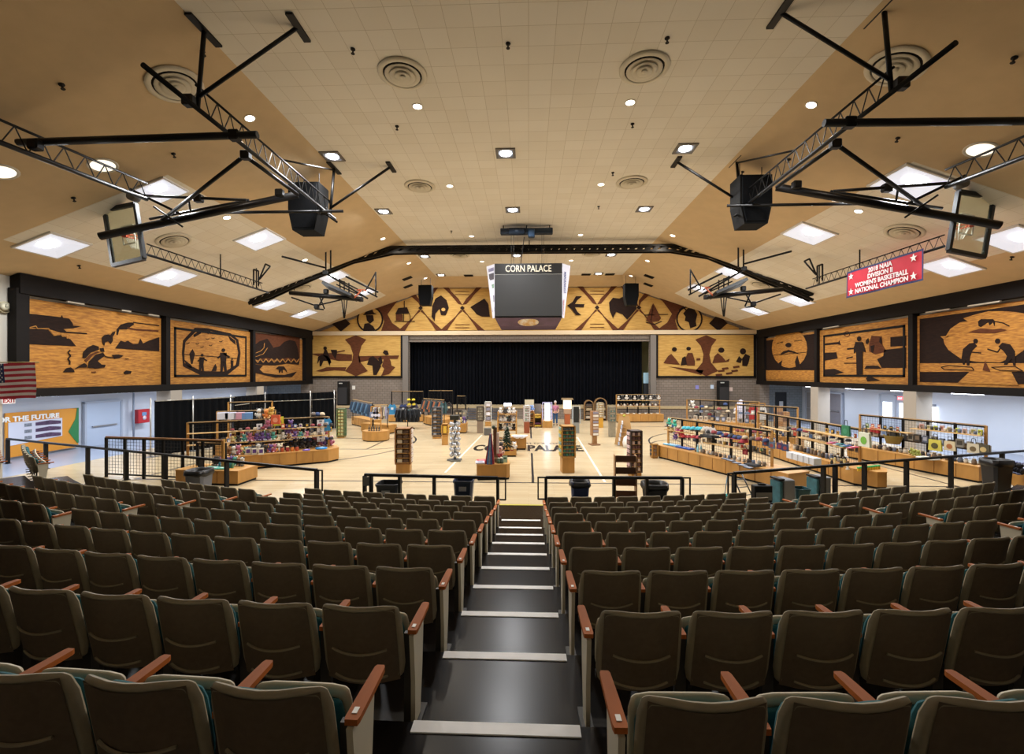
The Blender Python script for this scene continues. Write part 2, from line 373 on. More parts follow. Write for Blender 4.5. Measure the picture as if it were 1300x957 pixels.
def m1(M):   # kneeling figure between dark hills
    c = lambda *p: [(x / 5.63, 340 + y / 5.63) for x, y in p]
    M.shape(c((190, 325), (430, 352), (440, 338), (446, 356), (490, 362), (515, 395), (520, 412), (575, 418), (520, 432), (450, 437), (470, 455), (620, 465), (615, 475), (430, 462), (340, 436), (190, 424)), DKB)
    M.shape(c((190, 436), (260, 434), (340, 442), (380, 487), (430, 480), (500, 510), (540, 560), (190, 545)), DKB)
    M.line(c((190, 430), (250, 415), (262, 434), (340, 432), (385, 483), (430, 470), (440, 490), (470, 485), (475, 505), (497, 480)), .9, GOLD, 2)
    M.shape(c((820, 575), (860, 520), (890, 530), (910, 520), (950, 545), (985, 540), (1000, 505), (1020, 540), (1060, 520), (1090, 510), (1135, 495), (1135, 597)), DKB)
    M.shape(c((830, 480), (830, 440), (860, 405), (910, 390), (950, 390), (955, 405), (900, 440), (850, 440), (838, 480)), DKB); M.line(c((950, 390), (1135, 413)), 1.3, DKB)
    M.line(c((905, 428), (960, 440), (1130, 452)), 2.2, BRN)
    M.shape(c((585, 645), (590, 600), (620, 570), (660, 550), (700, 562), (702, 585), (645, 604), (606, 645)), DKB, 2)
    M.shape(c((622, 715), (630, 670), (680, 620), (722, 608), (742, 630), (692, 665), (720, 690), (750, 693), (742, 712), (690, 720)), DKB, 2)
    M.shape(c((525, 724), (560, 700), (598, 680), (618, 696), (616, 713), (560, 712)), DKB, 2); M.shape(c((598, 660), (640, 618), (690, 596), (712, 600), (660, 622), (612, 676)), BRN, 2)
    M.shape(c((722, 500), (740, 480), (770, 475), (800, 488), (802, 520), (786, 545), (770, 524), (748, 530), (740, 556), (728, 540)), DKB, 2); M.shape(c((775, 492), (800, 458), (818, 452), (812, 474), (792, 500)), DKB, 3); M.shape(c((708, 575), (735, 570), (742, 600), (716, 600)), DKB, 2)
    M.line(c((728, 606), (748, 634), (800, 642), (840, 640)), 1.1, DKB, 2); M.shape(c((795, 622), (840, 618), (878, 628), (850, 645), (812, 650)), DKB, 2); M.line(c((893, 650), (915, 650)), .8, DKB, 2)
    M.line(c((492, 692), (494, 668), (480, 650), (500, 628), (480, 605), (497, 588)), 1.7, DKB, 2); M.shape(c((443, 746), (470, 716), (500, 710), (522, 728), (528, 746)), DKB, 2)
    M.shape(c((878, 748), (896, 733), (936, 738), (930, 756), (888, 760)), DKB, 2); M.line(c((650, 745), (680, 744)), 1.5, BRN, 2)
side_mural(-1, 27, 204, ZT, ZB, 'large gold mural with a kneeling figure between dark hills, nearest on the left wall', GOLD, fn=m1)
def m2(M):   # octagonal medallion
    P = [(231, 432), (232, 436), (247, 416), (290, 422), (302, 430), (305, 452), (302, 466), (286, 476.5), (256, 477), (232, 465), (231, 447)]
    P = [(232, 432), (247, 416), (262, 416.5), (292, 423), (302, 431), (305, 448), (303, 464), (288, 476), (256, 477), (232, 465), (230.5, 448)]
    I = [(235, 434), (249, 420), (262, 419.5), (290, 425), (299, 432), (302, 448), (299, 463), (286, 471.5), (256, 471), (234, 461), (233.5, 448)]
    n = len(P)
    for i in range(n): M.shape([P[i], P[(i + 1) % n], I[(i + 1) % n], I[i]], DKB)
    M.line([(233, 450), (303, 455)], .9, DKB); M.shape([(245, 425), (254, 419), (255, 423), (246, 428)], DKB); M.shape([(257, 419), (267, 420), (264, 424)], DKB)
    M.shape([(289, 426), (298, 432), (299, 438), (292, 432)], DKB); M.shape([(236, 464), (246, 470), (242, 463), (234, 457)], DKB)
    M.figure(255, 472, 23, DKB, .04); M.figure(283, 472, 30, DKB, 0); M.figure(294, 468, 13, DKB, 0, arms=False); M.shape([(268, 471), (271, 465), (273, 462), (275, 466), (274, 471)], DKB)
    M.shape([(240, 449), (244, 443), (247, 449), (244, 462), (242, 462)], DKB)
    for x, y in ((250, 437), (263, 431), (270, 430), (256, 441), (267, 439), (238, 436), (280, 434)): M.line([(x - 2, y - .8), (x, y), (x + 2, y - 1.3)], .8, DKB)
side_mural(-1, 213, 317, ZT, ZB, 'gold mural with a dark octagonal medallion of hunters, middle of the left wall', GOLD, True, fn=m2)
def m3(M):
    c = lambda *p: [(195 + x / 6.5, 380 + y / 6.5) for x, y in p]
    M.shape(c((828, 275), (1205, 312), (1205, 510), (828, 500)), BRN)
    M.shape(c((828, 380), (870, 345), (935, 325), (955, 350), (985, 400), (1040, 385), (1075, 350), (1120, 335), (1165, 345), (1185, 400), (1200, 500), (1100, 480), (1020, 500), (930, 480), (832, 500)), DKB, 2)
    M.line(c((832, 445), (880, 425), (905, 400), (910, 360)), .6, GOLD, 3); M.line(c((832, 475), (900, 450), (935, 400)), .5, GOLD, 3)
    zz = [(830 + 23 * i, 520 if i % 2 else 490) for i in range(17)]; M.line(c(*zz), 1.0, GOLD3, 3)
    M.shape(c((832, 510), (900, 500), (1000, 510), (1100, 500), (1200, 512), (1195, 540), (1100, 530), (1000, 545), (900, 540), (832, 530)), DKB, 2)
    M.shape(c((832, 535), (900, 545), (870, 575), (900, 605), (1000, 620), (1080, 622), (1180, 595), (1140, 640), (1000, 645), (832, 605)), DKB, 2)
    M.shape(c((1005, 570), (1025, 552), (1070, 552), (1090, 580), (1098, 606), (1080, 582), (1060, 580), (1062, 606), (1052, 606), (1050, 582), (1038, 606), (1030, 606), (1030, 580)), DKB, 3)
side_mural(-1, 321, 383.5, ZT, ZB, 'small gold mural of a dark mountain and grazing animal, farthest on the left wall', GOLD3, fn=m3)
def r1(M):
    M.shape(circ(1003, 442, 22.5, 25, 20), GOLD, 2); M.shape([(973, 470), (1035, 470), (1035, 483), (973, 481)], GOLD, 2)
    M.shape(circ(1002, 437, 5.5, 7, 12), GOLD3, 3); M.shape(circ(1002, 438, 4, 3, 10), DKB, 4); M.shape([(990, 451), (995, 446), (1002, 444), (1009, 446), (1017, 450), (1008, 448), (1002, 447)], DKB, 3)
    M.shape([(986, 469), (988, 462), (994, 457), (992, 466), (989, 470)], DKB, 3); M.shape([(1012, 469), (1010, 459), (1013, 451), (1016, 461), (1019, 469)], DKB, 3)
    M.line([(981, 451), (1025, 447)], .7, DKB, 3); M.line([(987, 436), (995, 434)], .8, DKB, 3); M.line([(1009, 433), (1019, 432)], .8, DKB, 3)
side_mural(1, 971.5, 1037.5, ZT, ZB, 'small dark mural with a round golden sun, farthest on the right wall', GOLD3, dark_bg=True, fn=r1)
def r2(M):
    M.shape([(1131, 428), (1151, 426), (1151, 439), (1131, 440)], DKB); M.shape([(1123, 444), (1151, 441), (1151, 467), (1120, 467), (1114, 456), (1122, 452)], DKB)
    M.shape([(1046, 448), (1062, 447), (1064, 455), (1046, 458)], DKB); M.shape([(1046, 469), (1060, 468), (1072, 473), (1058, 476), (1046, 477)], DKB)
    M.shape([(1046, 436), (1065, 434), (1066, 432), (1068, 438), (1064, 437), (1046, 438.5)], DKB)
    M.shape([(1104, 436), (1107, 426), (1120, 427), (1121, 438), (1126, 446), (1112, 450), (1104, 446)], BRN); M.shape([(1118, 428), (1120, 430), (1120, 437), (1117, 434)], DKB, 2)
    M.shape([(1098, 468), (1101, 464), (1115, 464), (1120, 468)], DKB, 2); M.line([(1072, 461), (1092, 461)], 1.2, DKB); M.line([(1076, 443), (1086, 442)], 2, DKB); M.line([(1075, 455), (1083, 453)], 1.5, DKB)
    M.shape(circ(1091.5, 430, 2.6, 3.2, 10), DKB, 3); M.shape([(1087, 434), (1096, 434), (1098, 440), (1100, 447), (1096, 446), (1096, 475), (1088.5, 476), (1088, 446), (1085, 449), (1085, 441)], DKB, 3)
    M.shape([(1100, 432), (1103, 429), (1104, 434), (1102, 437), (1100, 436)], DKB, 2); M.shape([(1106, 439), (1111, 438), (1109, 448), (1107, 447)], DKB, 2)
    for q in ringq(1076, 424, 3, 3.8, 12): M.shape(q, BRN, 2)
    M.shape([(1100, 480), (1104, 477), (1118, 483), (1102, 484)], DKB, 2)
side_mural(1, 1041, 1158, ZT, ZB, 'gold mural of a dark standing figure before a blocky village, middle of right wall', GOLD, True, fn=r2)
def r3(M):
    # golden burst
    M.shape([(1199, 431), (1208, 417), (1220, 409), (1230, 408), (1224, 404), (1240, 399), (1256, 395), (1275, 395), (1290, 396), (1302, 398), (1310, 398), (1310, 438), (1299, 446), (1290, 452), (1270, 460), (1240, 459), (1222, 456), (1205, 444), (1200, 436)], GOLD, 2)
    M.shape([(1195, 427), (1207, 426), (1200, 431)], GOLD, 2)
    M.shape([(1169, 461), (1310, 461), (1310, 471.5), (1169, 472)], GOLD, 2); M.shape([(1217, 486), (1232, 472), (1285, 472), (1294, 489)], GOLD, 2)
    M.shape([(1222, 456), (1224, 443), (1232, 436), (1238, 435), (1242, 439), (1236, 445), (1233, 453), (1232, 464), (1229, 464), (1228, 455), (1226, 463), (1224, 463)], DKB, 3); M.shape(circ(1240, 433, 3, 3.2, 10), DKB, 3); M.line([(1235, 447), (1247, 448)], 1.5, DKB, 3)
    M.shape([(1290, 446), (1284, 437), (1274, 435), (1269, 440), (1276, 446), (1280, 452), (1276, 463), (1280, 463), (1286, 455), (1288, 464), (1291, 464)], DKB, 3); M.shape(circ(1268, 433, 3.4, 3.4, 10), DKB, 3); M.line([(1272, 441), (1268, 447), (1255, 443)], 1.5, DKB, 3)
    M.shape([(1230, 422), (1246, 417), (1262, 418), (1272, 417), (1280, 419), (1265, 423), (1245, 423)], BRN, 3); M.shape([(1243, 408), (1247, 405), (1262, 405), (1265, 408), (1264, 414), (1262, 409), (1258, 413), (1256, 409), (1247, 415), (1244, 414)], DKB, 3)
    M.line([(1265, 408), (1275, 410), (1283, 414)], 1.3, DKB, 3); M.line([(1196, 466), (1205, 464), (1235, 466), (1238, 470), (1200, 469), (1196, 466)], 1, DKB, 3); M.line([(1260, 466), (1290, 465), (1300, 471), (1270, 470), (1260, 466)], 1, DKB, 3)
    M.shape([(1249, 470), (1252, 458), (1256, 466), (1259, 472)], BRN, 3)
side_mural(1, 1165, 1345, ZT, ZB, 'large dark mural with two bending figures in a golden burst, nearest on right wall', GOLD, dark_bg=True, fn=r3)
# dark timber surrounds (valance, bottom rail, posts) of each side wall
for s in (-1, 1):
    X = (XR if s > 0 else XL) - s * .2; ys = L_at(s)[0](17 if s < 0 else 1420, 400).y
    ye = YF - .15; mb = MB(); m = (ys + ye) / 2
    mb.box((X, m, 6.98), (.4, ye - ys, .72)); mb.box((X, m, 3.0), (.34, ye - ys, .32))
    xs = (22, 208.5, 319, 386.5) if s < 0 else (964, 1039.5, 1161.5)
    for px in xs:
        y = L_at(s)[0](px, 450).y; w = .42 if s < 0 and px < 100 else .26
        if px in (386.5, 964): w = 1.1; y = ye - .6
        mb.box((X, y, 4.9), (.32, w, 3.8))
    tag(mb.build('mural_surround', FRM), 'dark timber surround with deep valance around the %s wall murals' % ('right' if s > 0 else 'left'), 'mural surround')
    # narrow tube lights peeping out under the valance
    for k, px in enumerate(((78, 100), (148, 160), (183, 196)) if s < 0 else ((1050, 1070), (1182, 1212), (1236, 1278))):
        f = L_at(s)[0]; a = f(px[0], 400).y; b = f(px[1], 400).y; a, b = min(a, b), max(a, b)
        b = min(b, a + 2.4)
        tag(MB().box((X - s * .16, (a + b) / 2, 6.57), (.07, b - a, .06)).build('picture_light', mat('#a89f8e', .5)), '%s slim pale picture light under the %s wall valance, counted from the camera' % (ORD[k] if s < 0 else ORD[2 - k], 'left' if s < 0 else 'right'), 'light', 'picture lights under the valances')
# far wall side murals
def far_mural(x0, x1, y0, y1, label, fn, Y=YF - .06, gold=GOLD2):
    a, b = Q(x0, y0, Y), Q(x1, y1, Y); t = thing('wall_mural', label, 'mural', ((a.x + b.x) / 2, Y, b.z))
    MB().box(((a.x + b.x) / 2, Y, (a.z + b.z) / 2), (b.x - a.x, .06, a.z - b.z)).build('panel', gold, t, True)
    fr = MB()
    for c, d in ((((a.x + b.x) / 2, b.z), (b.x - a.x + .2, .18)), ((a.x, (a.z + b.z) / 2), (.16, a.z - b.z)), ((b.x, (a.z + b.z) / 2), (.2, a.z - b.z))): fr.box((c[0], Y, c[1]), (d[0], .16, d[1]))
    fr.build('frame', FRM, t, True)
    M = Mural(lambda px, py: WINV(t) @ Q(px, py, Y - .03), V((0, -1, 0))); fn(M); M.done(t)
def spool(cx, cy):
    return [(cx, 425.5), (cx + 13, 431), (cx + 7, 439), (cx + 4, 450), (cx + 6, 460), (cx + 15, 471), (cx, 477.5), (cx - 14, 471), (cx - 5, 460), (cx - 3.5, 450), (cx - 7, 439), (cx - 14, 431)]
def fl(M):
    M.shape(spool(452, 450), BRN)
    M.shape([(394, 449), (420, 448), (447, 450), (447, 458), (430, 458), (410, 454)], BRN); M.shape([(455, 452), (507, 451), (505, 455), (470, 457), (456, 460)], BRN)
    M.shape([(401, 471), (415, 466), (440, 466), (438, 471), (425, 470), (408, 472)], BRN)
    M.shape([(403, 462), (404, 453), (409, 450), (416, 452), (420, 457), (419, 465), (417, 458), (411, 458), (408, 465), (406, 465), (406, 457)], DKB, 2)
    M.shape([(410, 451), (412, 444), (415, 444), (418, 451), (421, 460), (418, 463), (414, 454)], DKB, 2); M.shape(circ(413, 442, 2.4, 2.4, 8), DKB, 2)
    M.shape([(420, 444), (428, 444), (428, 449), (426, 456), (422, 450)], DKB, 2); M.line([(428, 447), (438, 445)], 1.5, BRN, 2)
    M.shape([(466, 463), (469, 454), (474, 452), (481, 458), (484, 465), (478, 476), (474, 476), (473, 464)], DKB, 2)
    M.shape([(485, 465), (488, 453), (492, 451), (496, 458), (497, 464), (502, 466), (494, 475), (484, 477), (488, 468)], BRN, 2); M.shape([(486, 448), (488, 444.5), (492, 445), (494, 450), (490, 451)], DKB, 2)
    M.shape([(480, 455), (484, 452), (486, 460), (483, 464)], DKB, 2); M.line([(497, 454), (505, 454)], 3, BRN, 2)
far_mural(392, 510.5, 425.5, 478.5, 'tan mural of horse riders left of the stage opening', fl)
def fr_(M):
    M.shape(spool(896.5, 450), BRN); M.shape([(848, 465), (875, 468), (893, 470), (890, 476)], BRN)
    M.shape([(842, 461), (848, 452), (852, 449), (858, 456), (863, 463), (850, 462)], BRN, 2); M.shape(circ(856, 443.5, 3.2, 3, 10), DKB, 2)
    M.shape([(870, 455), (873, 448), (879, 448), (882, 458), (882, 464), (872, 464)], BRN, 2); M.shape(circ(874, 442.5, 3, 2.4, 10), DKB, 2); M.shape([(864, 464), (866, 454), (870, 452), (872, 463)], DKB, 2)
    M.shape([(904, 461), (907, 452), (911, 448), (917, 453), (921, 458), (926, 455), (925, 459), (916, 460)], BRN, 2); M.shape(circ(915.5, 444.5, 4, 3.4, 10), DKB, 2)
    M.shape([(942, 464), (942, 455), (946, 449), (952, 452), (950, 461), (948, 465)], DKB, 2); M.shape(circ(943, 446, 4, 4, 10), DKB, 2); M.shape([(934, 459), (938, 452), (942, 456), (940, 461)], DKB, 2)
    for x, y in ((915, 470), (925, 473), (920, 467), (932, 470), (912, 475), (934, 465)): M.shape([(x - 4, y), (x + 4, y - 1), (x + 5, y + 1.5), (x - 3, y + 2.5)], BRN, 2)
    M.line([(884, 456), (889, 456)], 3, BRN, 2)
far_mural(834, 958, 425.5, 478.5, 'tan mural of seated figures right of the stage opening', fr_)
# gable mural
Yg = YF - .05
gt = thing('wall_mural', 'long gabled tan mural with linked circles and animals above the stage', 'mural', (0, Yg, 7.2))
zb = Q(670, 420, Yg).z; Xg0, Xg1 = Q(403, 420, Yg).x, Q(938, 420, Yg).x
def gz(x): return min(10.92, 10.95 - SL * (abs(x) - 7.9)) - .03
pts = [(Xg0, zb), (Xg1, zb), (Xg1, gz(Xg1)), (7.9, gz(7.9)), (-7.9, gz(-7.9)), (Xg0, gz(Xg0))]
MB().prism([(x, Yg, z) for x, z in pts], (0, .05, 0)).build('panel', GOLD2, gt, True)
M = Mural(lambda px, py: WINV(gt) @ Q(px, py, Yg - .01), V((0, -1, 0)))
def gtop(px): return {1: 0}.get(0, 0)
cxm = 673.5
def mir(pts): return [(2 * cxm - x - 2, y - .6) for x, y in pts]
for mm in (lambda p: p, mir):
    M.shape(mm([(459, 394.5), (514, 368), (524, 376), (513, 374), (503, 384), (492, 399), (498, 410), (512, 420), (484, 420), (488, 408), (484, 396), (476, 389)]), BRN)
    for cx, top, hw in ((587, 362.5, 1), (534, 366.5, .95)):
        for sx in (-1, 1):
            if cx == 534 and sx == 1: up = [(cx, 390), (cx + 3, 384), (cx + 14, 370), (cx + 16, 362.5), (cx + 24, 362.5), (cx + 16, 374), (cx + 5, 388)]
            elif cx == 534: up = [(cx, 390), (cx - 3, 384), (cx - 12, 376), (cx - 24, 370), (cx - 17, 367), (cx - 8, 372), (cx, 382)]
            else: up = [(cx, 387), (cx + sx * 5, 379), (cx + sx * 14, 370), (cx + sx * 19, 362.5), (cx + sx * 27, 362.5), (cx + sx * 16, 373), (cx + sx * 5, 386)]
            dn = [(cx, 395), (cx + sx * 6, 400), (cx + sx * 14, 411), (cx + sx * 20, 420), (cx + sx * 29, 420), (cx + sx * 20, 412), (cx + sx * 9, 402), (cx + sx * 2, 393)]
            M.shape(mm(up), BRN, 1); M.shape(mm(dn), BRN, 1)
        M.shape(mm([(cx, 388), (cx + 3, 391), (cx, 394), (cx - 3, 391)]), DKB, 2)
    for q in ringq(470, 405.5, 14.8, 16.8): M.shape(mm(q), DKB, 3)
    M.shape(mm(circ(470, 405.5, 15, n=22)), GOLD2, 2)
    M.shape(mm([(433.5, 399), (445, 411), (433, 421), (421.5, 411)]), DKB, 2)
    for y in (370, 374, 412, 416): 
        if mm is mir or True: M.line(mm([(578, y), (596, y)]), .7, BRN, 1)
# bust with a hat / bust in profile, hut, teepee, cow, bison, bird, state outline
M.shape([(464, 397), (466, 393), (473, 393), (475, 397), (479, 399), (461, 400)], DKB, 4); M.shape([(465, 400), (474, 400), (475, 407), (470, 411), (466, 407)], DKB, 4); M.shape([(461, 420), (463, 411), (468, 410), (474, 414), (477, 419), (472, 421), (466, 421)], DKB, 4)
M.shape([(867, 398), (873, 391), (881, 392), (885, 399), (883, 408), (884, 414), (876, 417), (874, 409), (869, 407), (870, 402)], DKB, 4); M.line([(862, 394), (867, 390), (871, 394)], 1.6, DKB, 4)
M.shape([(502, 399), (506, 391), (517, 390), (520, 398)], DKB, 4); M.shape([(503, 399), (511, 399), (511, 407), (503, 407)], BRN, 4); M.shape([(512, 399), (512, 408), (513, 408), (513, 397)], DKB, 4); M.line([(513, 396), (516.5, 392), (521, 401), (521, 408)], .8, DKB, 4); M.line([(513.5, 382), (513.5, 391)], 1, DKB, 4); M.line([(501, 408), (527, 408)], 1, DKB, 4)
M.shape([(820, 407), (827, 389), (829, 385), (832, 390), (839, 404), (836, 408), (824, 409)], BRN, 4); M.line([(818, 400), (848, 399)], 1, DKB, 4); M.line([(829, 388), (826, 408)], .9, DKB, 4); M.line([(820, 409), (830, 412), (840, 408)], 1.2, DKB, 4)
M.shape([(549, 388), (553, 379), (560, 375), (567, 381), (570, 391), (566, 400), (560, 400), (558, 392), (553, 398), (552, 408), (548, 402)], DKB, 3); M.shape(circ(563, 393, 2.6, 2.2, 8), GOLD2, 4)
M.shape([(773, 384), (778, 378), (786, 379), (796, 374), (806, 380), (808, 392), (803, 398), (796, 406), (790, 399), (782, 396), (778, 404), (774, 395)], DKB, 3)
M.shape([(720, 388), (727, 383), (731, 376), (739, 376), (733, 381), (730, 386), (742, 386), (741, 390), (730, 390), (733, 396), (738, 400), (731, 400), (726, 393)], DKB, 3)
M.shape([(597, 390), (615, 379), (620, 386), (622, 402), (612, 402), (605, 399), (601, 394)], DKB, 3)
M.done(gt)

# ================================================================ STAGE CURTAIN
def drape(name, x0, x1, y, z0, z1, m, waves, amp=.12, parent=None):
    n = waves * 6; g = []
    for z in (z0, (z0 + z1) / 2, z1): g.append([V((x0 + (x1 - x0) * i / n, y + amp * sin(2 * pi * i / 6 + .7 * sin(i * .37)), z)) for i in range(n + 1)])
    return MB().sheet(g).build(name, m, parent)
CURT = mat('#080a10', .95, spec=.1); VAL = mat('#9c8b66', .8, noise=.3, scale=3, stretch=(.5, 1, 1))
ct = thing('stage_curtain', 'black pleated stage curtain filling the wide stage opening', 'curtain', ((PX0 + PX1) / 2, YF + 1.0, 1.05))
xa = Q(519, 470, YF + 1).x - .5; xm = Q(664, 470, YF + 1).x; xb = Q(815, 470, YF + 1).x; zt = PZ + .3
for a, b in ((xa, xm + .1), (xm - .1, xb)):
    d = drape('curtain_panel', a, b, YF + 1.0 + (.1 if a > 0 - 1 else 0), 1.05, zt, CURT, int((b - a) / .28)); d.parent = ct; d.matrix_parent_inverse = WINV(ct)
vv = MB(); zv = Q(670, 428, YF + .3).z
vv.prism([V((PX0 - .1, YF + .45, zv - .16)), V((PX1 - .6, YF + .45, zv - .2)), V((PX1 + .1, YF + .45, zv + .05)), V((PX1 + .1, YF + .45, zv + .3)), V((PX0 - .1, YF + .45, zv + .3))], (0, .15, 0))
tag(vv.build('stage_valance', VAL), 'tan striped valance rolled up along the top of the stage opening', 'valance')
# monitor and cabinet in the gap right of the curtain
p = Q(820.5, 490, YF + .55); t = thing('wall_monitor', 'small pale screen on a dark stand at the right edge of the stage curtain', 'monitor', (p.x, p.y, 1.05))
MB().box((0, 0, 2.3), (.5, .06, .9), bev=.01).build('screen', mat('#9fc4d8', .2), t); MB().box((0, .02, 1.4), (.45, .3, .9)).box((0, .02, .5), (.2, .2, 1.0)).build('stand', DK, t)
for k, (px, py, pz) in enumerate(((436.5, 484, 515), (917.5, 483, 515))):
    a = Q(px - 6.5, py, YF - .35); b = Q(px + 6.5, py, YF - .35); t = thing('stage_speaker', 'tall black loudspeaker cabinet on the stage ledge %s of the curtain' % ('left', 'right')[k], 'loudspeaker', ((a.x + b.x) / 2, YF - .4, 1.05), group='cabinets on the stage ledge')
    hh = a.z - 1.05; MB().box((0, 0, hh / 2), (b.x - a.x, .45, hh), bev=.02).build('cabinet', BLACK, t); MB().box((0, -.23, hh * .4), ((b.x - a.x) * .85, .02, hh * .7)).build('grille', mat('#1f1e20', .7), t); MB().box((-.15, -.235, hh * .92), (.3, .015, .08)).build('badge', mat('#b8b8b4', .4), t)
# notices
for k, (px, py, c, nm) in enumerate(((449, 492, '#d9d6cf', 'white'), (885, 491.5, '#7f7fc4', 'blue'), (904, 491, '#b9cbe0', 'pale blue'), (928, 494, '#dcc9c0', 'pinkish'))):
    p = Q(px, py, YF - .02); tag(MB().box(p, (.26, .02, .32)).build('notice', mat(c, .6)), 'small %s notice taped on the grey block wall beside the stage' % nm, 'notice', 'notices beside the stage')
# stage steps
for k, (x0, x1) in enumerate(((590.5, 604), (623, 640))):
    a = G(x0, 535); b = G(x1, 535); t = thing('stage_steps', 'dark slatted steps up to the stage, %s of the white poster stand' % ('left', 'right')[k], 'steps', ((a.x + b.x) / 2, 35.7, 0), group='steps at the stage front')
    for i in range(5): MB().box((0, -.55 + i * .2, .12 + .18 * i), (b.x - a.x, .24, .06)).build('tread', mat('#4a4f5a', .4), t)
    for sx in (-1, 1): MB().bar((sx * (b.x - a.x) / 2, -.65, .03), (sx * (b.x - a.x) / 2, .35, .9), .05, .14).build('stringer', DK, t)
# ================================================================ CEILING FITTINGS
WARM = (1.0, .84, .62); COOL = (.86, .92, 1.0)
def frame_on(px, py):
    p, n = CE(px, py); return p, n
def rotm(n):  # matrix taking local -Z to n, keeping X level
    z = -n; x = V((1, 0, 0)); x = (x - z * x.dot(z)).normalized(); y = z.cross(x); return Matrix((x, y, z)).transposed().to_4x4()
def place(o, p, n): M = rotm(n); M.translation = p; o.matrix_world = M; return o
def where(px, py):
    s = 'left' if px < 560 else ('right' if px > 780 else 'middle'); return s
DIFM = mat('#d3c9b3', .6); DIFD = mat('#241d17', .8)
def diffuser_proto():
    t = thing('ceiling_diffuser', None, None)
    R = .62
    MB().lathe([(R, 0), (R, -.025), (R * .8, -.05), (R * .78, -.02), (R * .8, 0)], n=28).build('outer_ring', DIFM, t)
    MB().lathe([(R * .8, -.004), (R * .8, -.012), (.02, -.012)], n=24).build('throat', DIFD, t)
    for a, b, z in ((.62, .72, -.055), (.4, .52, -.075), (.2, .32, -.09)): MB().lathe([(R * (a - .07), z + .035), (R * b, z), (R * b, z - .008), (R * (a - .08), z + .02)], n=26).build('cone_ring', DIFM, t)
    MB().lathe([(.01, -.07), (R * .12, -.085), (R * .12, -.1), (.01, -.11)], n=16).build('centre_cap', DIFM, t); return t
dp = diffuser_proto(); first = True
def clone(pr, used={}):
    if pr.name not in used: used[pr.name] = 1; return pr
    return copy_tree(pr)
dl = [(511, 93, 'left of the two nearest on the flat ceiling'), (818, 86, 'right of the two nearest on the flat ceiling'), (533, 236, 'left one of the second flat ceiling pair'), (802, 231, 'right one of the second flat ceiling pair'), (584, 324, 'left one just beyond the arched truss'), (751, 322, 'right one just beyond the arched truss'),
      (222, 107, 'on the near left slope behind the hoist strut'), (1138, 84, 'on the near right slope behind the hoist strut'), (221, 305, 'on the left cream band beside the backboard'), (1148, 294, 'on the right cream band above the red banner'), (383, 365, 'far down the left cream band'), (966, 361, 'far down the right cream band')]
for px, py, lb in dl:
    p, n = CE(px, py); o = clone(dp); tag(o, 'round cream ringed air diffuser, ' + lb, 'air vent', 'round ceiling diffusers'); place(o, p + n * .01, n)
# square downlights
def sq_proto():
    t = thing('square_downlight', None, None); s = .34
    f = MB(); 
    for x, y, w, d in ((0, s - .04, 2 * s, .08), (0, -s + .04, 2 * s, .08), (s - .04, 0, .08, 2 * s - .16), (-s + .04, 0, .08, 2 * s - .16)): f.box((x, y, -.02), (w, d, .04))
    f.build('trim_frame', mat('#6d6861', .4), t); MB().box((0, 0, -.006), (2 * s - .16, 2 * s - .16, .012)).build('reflector', mat('#8f98a8', .35), t)
    MB().lathe([(.21, -.012), (.21, -.03), (.15, -.045), (.01, -.05)], n=20).build('lamp', mat('#f4f6ff', .4, emit=14), t); return t
sp = sq_proto()
sq = [(422, 198, 1), (642, 194, 1), (870, 188, 1), (487, 268, 1), (651, 266, 1), (818, 265, 1), (539, 325, 1), (656, 324, 1), (776, 323, 1), (560, 349, 1), (759.6, 347.5, 1)]
rows_ = ['nearest row', 'nearest row', 'nearest row', 'second row', 'second row', 'second row', 'third row', 'third row', 'third row', 'farthest row', 'farthest row']
side_ = ['left', 'middle', 'right', 'left', 'middle', 'right', 'left', 'middle', 'right', 'left', 'right']
PW = 300
for (px, py, w), a, b in zip(sq, rows_, side_):
    p, n = CE(px, py)
    if p.y > YE - .5: p.y = YE - .5
    o = clone(sp); tag(o, 'square recessed ceiling light with white lamp, %s one of the %s' % (b, a), 'ceiling light', 'square ceiling lights'); place(o, p, n)
    area('lamp_light', p + n * .08, n, PW, .36, (.97, .98, 1.0), spread=165)
# round small downlights
def rd_proto(name, r, e):
    t = thing(name, None, None); MB().lathe([(r, 0), (r, -.012), (r * .8, -.015), (r * .8, 0)], n=18).build('trim_ring', mat('#d8d0bf', .5), t)
    MB().lathe([(r * .8, -.003), (r * .8, -.01), (.01, -.014)], n=16).build('lamp', mat('#fff3dd', .4, emit=e), t); return t
rp = rd_proto('round_downlight', .16, 7); rb = rd_proto('round_light_dome', .36, 1.2)
rl = [(530, 135), (800, 130), (317, 150), (1030, 133), (571, 236), (763, 234), (486, 303), (854, 299), (598.6, 299.7), (737, 298), (612, 332), (725, 330.5), (519, 334), (822, 331), (540, 353), (801, 350), (387, 330), (288, 276), (1090, 268)]
nm = {}
rl2 = sorted(rl, key=lambda q: -abs(q[1] - 474))
for k, (px, py) in enumerate(rl):
    p, n = CE(px, py)
    if p.y > YE - .3 and abs(p.x) < XC: p.y = YE - .3
    o = clone(rp); reg = 'flat ceiling' if abs(p.x) < XC else ('left ceiling slope' if p.x < 0 else 'right ceiling slope'); nm[reg] = nm.get(reg, 0) + 1
    tag(o, 'small round light on the %s, %s from camera%s' % (reg, ORD[(nm[reg] - 1) // (2 if reg[0] == 'f' else 1)], ((', left of its pair', ', right of its pair')[(nm[reg] - 1) % 2] if reg[0] == 'f' else '')), 'ceiling light', 'small round ceiling lights'); place(o, p, n)
    if k < 8: area('lamp_light', p + n * .05, n, 60, .2, (1, .9, .76), spread=160)
